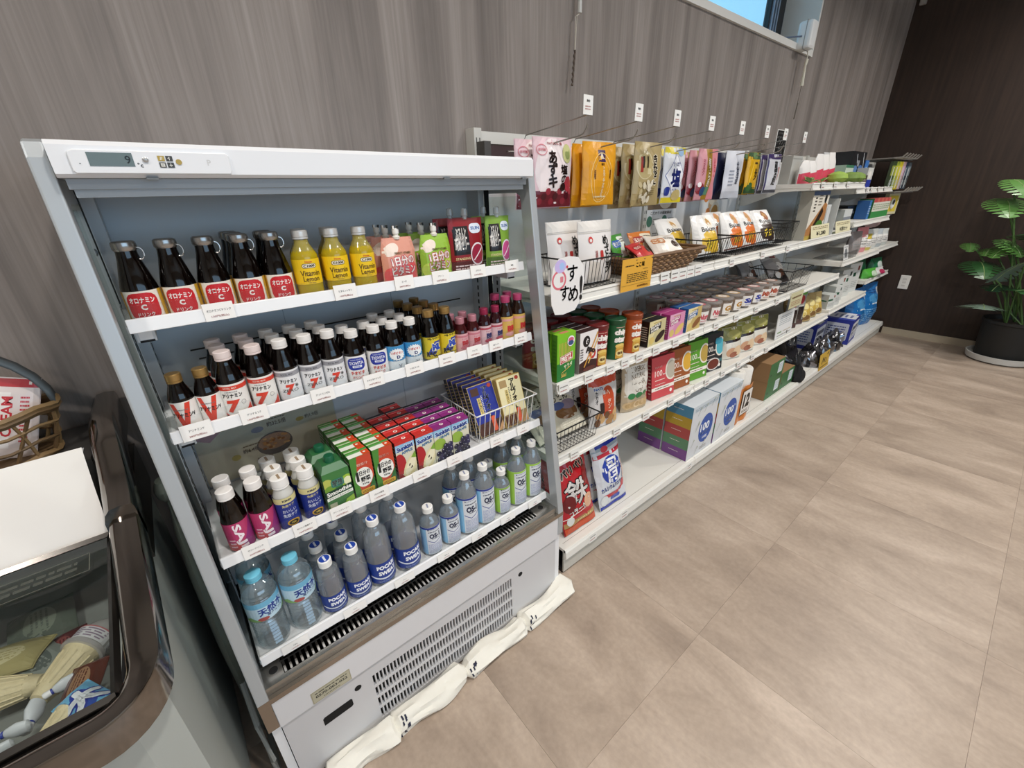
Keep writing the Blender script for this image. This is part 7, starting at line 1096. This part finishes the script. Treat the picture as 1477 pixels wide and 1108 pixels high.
# frozen goods
ZI = 0.625
def lay(o, a, b_, z=None, roll=0.0):
    z = z or ZI; A, B = onz(*a, z), onz(*b_, z); d = (B - A).normalized(); o.rotation_mode = 'QUATERNION'; o.rotation_quaternion = d.to_track_quat('Z', 'X') @ Matrix.Rotation(roll, 4, 'Z').to_quaternion(); o.location = A; return (B - A).length
def cone(label, a, b_, lid=True, z=None):
    r = empty('ice_cream_cone'); tag(r, label, 'ice cream', 'ice cream cones in the freezer'); n = 28; L = lay(r, a, b_, z); k = L / (0.202 if lid else 0.135)
    b = MB(); b.lathe([(0.006, 0), (0.018, 0.006), (0.024, 0.03), (0.036, 0.095), (0.041, 0.112), (0.041, 0.116)], mat('d8cca6', 0.55, var=0.12, scale=70, bump=0.5), n)
    for j in range(14): an = 2 * math.pi * j / 14; b.tube([(0.024 * math.cos(an), 0.024 * math.sin(an), 0.03), (0.0375 * math.cos(an), 0.0375 * math.sin(an), 0.10)], 0.0022, mat('d8cca6', 0.55, var=0.12, scale=70, bump=0.5), 4)
    b.build('wafer', r, smooth=True)
    if lid:
        b = MB(); b.lathe([(0.043, 0.112), (0.048, 0.114), (0.048, 0.122), (0.043, 0.124), (0.039, 0.158), (0.030, 0.178), (0.012, 0.200), (0, 0.202)], clear('cone_lid', 'eef0f0', 0.06, body=0.45, body_col='e6e4e4'), n); PR().rect(-0.13, 0.127, 0.13, 0.157, 'd4d6da').bars(-0.12, 0.130, 0.12, 0.154, 4, '8a7a90', 0.5, 5).rect(-0.13, 0.155, 0.13, 0.158, 'b06a70').put(b, on_cyl(0.0425), du=0.008); b.build('clear_lid', r, smooth=True)
    else:
        b = MB(); b.lathe([(0.040, 0.114), (0.036, 0.126), (0.02, 0.134), (0, 0.136)], FILM, n); b.build('film_top', r, smooth=True)
    r.scale = (k,) * 3; return r
cone('white lidded ice cream cone lying diagonally under the freezer glass', (52, 1014), (160, 895)); cone('bare ice cream wafer lying at the left under the glass', (66, 983), (-40, 1012), False, 0.60); cone('bare ice cream wafer lying nearest the front of the freezer', (48, 1086), (108, 1018), False, 0.655)
def capped(label, a, b_, z):
    r = empty('capped_ice_pouch'); tag(r, label, 'ice cream', 'capped ice pouches'); L = lay(r, a, b_, z, 0.3)
    b = MB(); b.lathe([(0.012, 0), (0.030, 0.01), (0.034, 0.05), (0.022, 0.085), (0.013, 0.095)], mat('cfd6dc', 0.3), 16, sx=1.0, sy=0.6); b.build('pouch', r, smooth=True); b = MB(); b.lathe([(0.015, 0.092), (0.016, 0.10)], mat('2a3f9c', 0.4), 16); b.build('blue_ring', r, smooth=True)
    b = MB(); b.lathe([(0.0165, 0.10), (0.017, 0.125), (0.014, 0.13), (0, 0.1305)], mat('e9ebee', 0.4), 16); b.build('cap', r, smooth=True); r.scale = (L / 0.13,) * 3
capped('white pouch with blue ring below the lidded cone', (112, 975), (62, 1006), 0.640); capped('white pouch with blue ring at the left of front wafer', (56, 1010), (36, 1058), 0.640); capped('white pouch with blue ring at the lower left corner', (45, 1045), (-10, 1066), 0.650); capped('white pouch with blue ring at the bottom left edge', (20, 1070), (-30, 1100), 0.655)
def treat(label, a, b_, c1, c2, z, w_=0.09, tx=None):
    r = None; A, B = onz(*a, z), onz(*b_, z); L = (B - A).length
    q = PR().rect(-w_ / 2, 0, w_ / 2, L, c1).ell(0, L * 0.5, w_ * 0.32, L * 0.25, c2)
    if tx: q.text(tx, 0, L * 0.5, w_ * 0.5, 'e6eef6', bold=0.08, out='22389a', rot=math.pi / 2)
    else: q.bars(-w_ * 0.25, L * 0.35, w_ * 0.25, L * 0.65, 4, c1)
    o = bag('frozen_treat_pack', 'ice cream', w_, L, 0.03, c1, q, 'hang', wob=0.003); tag(o, label, None, 'wrapped frozen treats'); d = (B - A).normalized(); up = Vector((0, 0, 1)); X = d.cross(up).normalized() * -1; o.matrix_world = Matrix.Translation(A) @ Matrix((( -X.x, -up.x, d.x), (-X.y, -up.y, d.y), (-X.z, -up.z, d.z))).to_4x4()
treat('pale blue wrapped treat at the right front under glass', (98, 1040), (152, 992), '6fb4dc', '2a4fa8', 0.660, 0.075, '大'); treat('brown wrapped treat between cone and pale blue treat', (90, 1003), (146, 982), '5a2a1e', '9c7a5c', 0.640, 0.085)
treat('grey printed wrapped treat under the cones', (10, 990), (90, 930), '8f9892', '5f6a66', 0.585, 0.13); treat('dull yellow wrapped treat at the left edge', (-20, 985), (20, 930), 'a8a070', 'c8c29a', 0.60, 0.12); treat('dark red wrapped treat deep beside the lidded cone', (60, 965), (128, 930), '5a2428', '8a4a48', 0.575, 0.12); treat('green-grey wrapped treat at the back of the freezer', (10, 930), (110, 880), '5f6a60', '7f8a7c', 0.57, 0.13)
b = MB(); b.box(FX0 + 0.065, FX1 - 0.07, -0.60, -0.08, 0.50, 0.555, mat('8a8f8c', 0.6, var=0.2, scale=20)); zp(b, 'wire_shelf')
# ---------------------------------------------------------------- basket of snacks on the freezer ledge
BC = Vector((-0.30, -0.115, 0.874)); BSX, BSY = 0.175, 0.085
nb = empty('handled_basket', BC); tag(nb, 'open wicker basket with grey handle on the freezer ledge', 'basket'); W2 = [mat('8a6f4a', 0.6, var=0.25, scale=80), mat('6a5234', 0.6, var=0.2, scale=80)]
def ring_pts(t, n=36, wav=0.0): return [(BSX * (0.86 + 0.14 * t) * math.cos(a) , BSY * (0.86 + 0.14 * t) * math.sin(a), 0.002 + 0.092 * t + wav * math.sin(a * 9)) for a in [2 * math.pi * k / n for k in range(n)]]
for t, r_ in ((0.03, 0.006), (0.35, 0.0035), (0.66, 0.0035), (0.95, 0.007), (1.03, 0.006), (1.0, 0.005)): b = MB(); b.tube(ring_pts(t, 36, 0.003), r_, W2[int(t * 10) % 2], 5, True); b.build('woven_ring', nb, smooth=True)
for k in range(22):
    a = 2 * math.pi * k / 22; b = MB(); b.tube([(BSX * (0.86 + 0.14 * t) * math.cos(a + 0.25 * t * (1 if k % 2 else -1)), BSY * (0.86 + 0.14 * t) * math.sin(a + 0.25 * t * (1 if k % 2 else -1)), 0.002 + 0.092 * t) for t in (0, 0.33, 0.66, 1.0)], 0.003, W2[k % 2], 4); b.build('stake', nb)
b = MB(); b.lathe([(0.86, 0.0), (0.86, 0.004)], W2[1], 30, (0, 0, 0), BSX, BSY); b.build('bottom', nb)
b = MB()
hp = [(BSX * 0.98 * math.cos(a), 0.0, 0.09 + 0.145 * math.sin(a)) for a in [math.pi * k / 16 for k in range(17)]]
b.sheet(lambda i, j: (lambda p, nx: (p[0], -0.016 + 0.032 * j, p[2]))(hp[min(16, int(round(i * 16)))], 0), 16, 1, mat('5a646a', 0.5)); ho = b.build('handle', nb, smooth=True); sm_ = ho.modifiers.new('thick', 'SOLIDIFY'); sm_.thickness = 0.006
q = PR().rect(-0.035, 0, 0.035, 0.15, 'e4d8d4').rect(-0.035, 0.135, 0.035, 0.15, 'b82c34').rect(-0.022, 0.02, 0.0, 0.125, 'f2ece8').text('CREAM', -0.004, 0.08, 0.014, 'c83c44', w=0.075, rot=math.pi / 2, bold=0.03).bars(0.012, 0.03, 0.024, 0.12, 12, 'c83c44')
sk = bag('stick_snack_pack', 'snack pack', 0.072, 0.152, 0.016, 'e4d8d4', q, 'hang', rough=0.25)
for i in range(7): place(sk, (BC.x - 0.145 + 0.038 * i, BC.y - 0.01 + 0.012 * (i % 2), BC.z + 0.008), f'white and red stick snack pack, {nth(i, 7)} in handled basket', rz=random.uniform(-0.15, 0.15), rx=-0.18, ry=0.22 + 0.02 * i, group='stick snack packs in the handled basket')
q = PR().rect(-0.05, 0, 0.05, 0.07, 'b02430').ell(0, 0.035, 0.03, 0.02, 'd84a4a'); place(bag('red_snack_pack', 'snack pack', 0.11, 0.07, 0.03, 'b02430', q, 'hang', wob=0.004), (BC.x - 0.03, BC.y - 0.045, BC.z + 0.008), 'bright red pack low at the front inside the handled basket', rx=-0.3)
b = MB(); b.box(-0.22, -0.115, -0.205, -0.15, 0.8725, 0.8735, mat('d6d8da', 0.4)); tag(b.build('paper_card'), 'white paper card lying beside the handled basket', 'card')
# bundle and cable in the gap between freezer and fridge
gb_ = empty('folded_bag', (-0.026, -0.20, 0.0)); tag(gb_, 'grey-green folded bag squeezed between freezer and fridge', 'bag'); GG = mat('6d7168', 0.6, var=0.15, scale=14)
b = MB(); b.lathe([(0.10, 0.0), (0.14, 0.10), (0.16, 0.35), (0.13, 0.55), (0.075, 0.66), (0.026, 0.72), (0.020, 0.735)], GG, 18, sx=0.13, sy=0.8); b.build('bag_body', gb_, smooth=True); b = MB(); b.lathe([(0.018, 0.732), (0.034, 0.745), (0.036, 0.76), (0.02, 0.778), (0, 0.78)], mat('6f7268', 0.7), 14, sx=0.45, sy=0.8); b.build('knot', gb_, smooth=True)
b = MB(); b.tube([(-0.02, -0.36, 0.30), (-0.02, -0.42, 0.22), (-0.015, -0.455, 0.13), (-0.018, -0.44, 0.04), (-0.02, -0.38, 0.008), (-0.02, -0.2, 0.008)], 0.006, mat('8f908c', 0.5), 8); tag(b.build('power_cable', smooth=True), 'grey power cable hanging in the gap beside the fridge', 'cable')
# ================================================================ TOWELS AT THE FOOT OF THE FRIDGE
TW = mat('e6e3d8', 0.9, var=0.05, scale=25, bump=0.5)
def towel(x0, x1, label, seed, ya=-0.512, yb=-0.512, flare=0.0):
    rr = random.Random(seed); ph = [rr.uniform(0, 6) for _ in range(6)]; b = MB(); N, K = 44, 26
    def f(i, j):
        x = x0 + (x1 - x0) * i; y = ya + (yb - ya) * i; e = min(1, min(i, 1 - i) * 8 + 0.45) * (1 + flare * max(0, i - 0.7)); a = 2 * math.pi * j
        r_ = 0.029 * e * (1 + 0.10 * math.sin(3 * a + 5 * i + ph[0]) + 0.07 * math.sin(6 * a - 4 * i + ph[1]) + 0.06 * math.sin(9 * i + ph[2]) + 0.045 * math.sin(9 * a + 7 * i + ph[4]))
        return (x + 0.004 * math.sin(a * 2 + ph[3]), y + 1.1 * r_ * math.cos(a) + 0.004 * math.sin(7 * i + ph[5]), max(0.001, 0.022 + 0.95 * r_ * math.sin(a)))
    b.sheet(f, N, K, TW); b.poly([f(0, j / K) for j in range(K)], TW); b.poly([f(1, j / K) for j in range(K)][::-1], TW); o = b.build('rolled_towel', smooth=True); tag(o, label, 'towel', 'rolled towels at the fridge foot')
    d = MB()
    for k in range(10):
        i0, j0 = 0.06 + rr.uniform(0, 0.10), rr.uniform(0.28, 0.62); P = [Vector(f(i0 + a, j0 + c_)) for a, c_ in ((0, 0), (0.018, 0.0), (0.022, 0.05), (0.004, 0.06))]; cn = Vector((0, -0.0015, 0.0015)); d.poly([tuple(p + cn) for p in P], mat('23263c', 0.8))
    d.build('print_marks', o)
towel(0.06, 0.25, 'white rolled towel under the left end of kick panel', 2); towel(0.235, 0.47, 'white rolled towel second from left at the fridge foot', 3); towel(0.46, 0.70, 'white rolled towel third from left at the fridge foot', 5); towel(0.69, 0.925, 'white rolled towel at the right end of the fridge foot', 8, -0.512, -0.50, 1.2)
# ================================================================ POTTED MONSTERA
PC = Vector((5.07, -1.25, 0.0)); pt = empty('potted_monstera', PC); tag(pt, 'potted monstera plant in a black pot by the brown wall', 'plant')
b = MB(); b.lathe([(0.150, 0.035), (0.172, 0.30), (0.180, 0.305), (0.180, 0.325), (0.165, 0.325), (0.160, 0.290), (0, 0.29)], mat('131311', 0.6), 28); b.build('pot', pt, smooth=True)
b = MB(); b.lathe([(0.165, 0.0), (0.190, 0.012), (0.198, 0.055), (0.188, 0.055), (0.180, 0.03), (0, 0.03)], mat('c3c3bf', 0.5), 28); b.build('saucer', pt, smooth=True)
b = MB(); b.lathe([(0.160, 0.291), (0.1, 0.298), (0, 0.30)], mat('2a2119', 0.9, var=0.3, scale=60, bump=0.8), 20); b.build('soil', pt)
def leaf_mesh(L, m, seed):
    rr = random.Random(seed); b = MB(); N = 9; prof = []
    for k in range(N + 1):
        t = k / N; prof.append((t, 0.52 * L * (math.sin(math.pi * min(1, t * 0.86 + 0.13)) ** 0.75) * (1 if k < N else 0)))
    def P(t, s): # s = signed half width
        z = 0.10 * L * math.sin(t * 2.2) - 0.35 * abs(s) ** 1.6 / L ** 0.6 - 0.28 * L * t * t; return (s, -t * L + 0.30 * abs(s) * (1 - t), z)
    for sg in (-1, 1):
        for k in range(N):
            t0, t1 = prof[k][0], prof[k + 1][0]; w0, w1 = prof[k][1], prof[k + 1][1]; g = 0.018 if 1 <= k < N - 1 else 0.0; cut = 0.42 if 1 <= k <= N - 2 else 1.0
            s = [0, 0.42, 0.75, 1.0]
            for a in range(3):
                ga = g if s[a] >= 0.42 else 0.0; gb2 = g if s[a + 1] > 0.42 else 0.0
                q = [P(t0 + ga, sg * w0 * s[a]), P(t0 + gb2, sg * w0 * s[a + 1]), P(t1 - gb2, sg * w1 * s[a + 1]), P(t1 - ga, sg * w1 * s[a])]
                if a == 2: q[1], q[2] = P(t0 + 0.035, sg * w0 * 0.97), P(t1 - 0.035, sg * w1 * 0.97) if k < N - 1 else P(t1, 0)
                b.poly(q if sg > 0 else q[::-1], m)
    return b
LG = [mat('2f5a30', 0.35, var=0.12, scale=20), mat('5a8842', 0.35, var=0.12, scale=20), mat('223f28', 0.3, var=0.12, scale=20), mat('6f8274', 0.22, var=0.12, scale=20)]
# (pixel of the leaf centre, depth plane x, length, tint, heading, pitch)
for i, (u, v, xp, L, ti, hd, pt_) in enumerate(((1418, 385, 5.02, 0.26, 0, 1.9, 0.2), (1468, 384, 4.95, 0.30, 3, 2.6, -0.9), (1418, 440, 4.93, 0.30, 3, 1.7, -0.35), (1440, 412, 5.05, 0.22, 2, 1.4, -0.1), (1400, 355, 5.10, 0.12, 1, 1.8, 0.3), (1455, 295, 5.0, 0.26, 1, 1.9, 0.3), (1445, 360, 5.10, 0.18, 1, 1.2, 0.3), (1475, 268, 5.0, 0.22, 1, 2.2, 0.4), (1462, 355, 5.08, 0.20, 1, 2.6, 0.4), (1500, 420, 5.0, 0.3, 0, -2.4, 0.0), (1500, 340, 5.1, 0.3, 0, -1.8, 0.1), (1425, 362, 5.12, 0.12, 1, 1.5, 0.2))):
    c_ = onx(u, v, xp) - PC; b = leaf_mesh(L, LG[ti], i); lf = b.build('leaf', pt, smooth=True); lf.rotation_euler = (pt_, 0, hd + math.pi); rot = lf.rotation_euler.to_matrix(); mid = rot @ Vector((0, -0.5 * L, 0)); base = c_ - mid; lf.location = base
    root = Vector((0.05 * math.cos(i * 2.1), 0.05 * math.sin(i * 2.1), 0.29)); st = MB(); st.tube([root, root.lerp(base, 0.4) + Vector((0, 0, 0.06)), root.lerp(base, 0.8) + Vector((0, 0, 0.04)), base], 0.006, mat('4a6a34', 0.5), 6); st.build('stem', pt, smooth=True)
    vr = MB(); vr.tube([tuple(Vector((0, -t * L, 0.10 * L * math.sin(t * 2.2) - 0.28 * L * t * t + 0.001))) for t in (0, 0.25, 0.5, 0.75, 0.97)], 0.0025, mat('8aa06a', 0.5), 4); vr.build('midrib', lf)
bpy.data.objects.remove(_to)
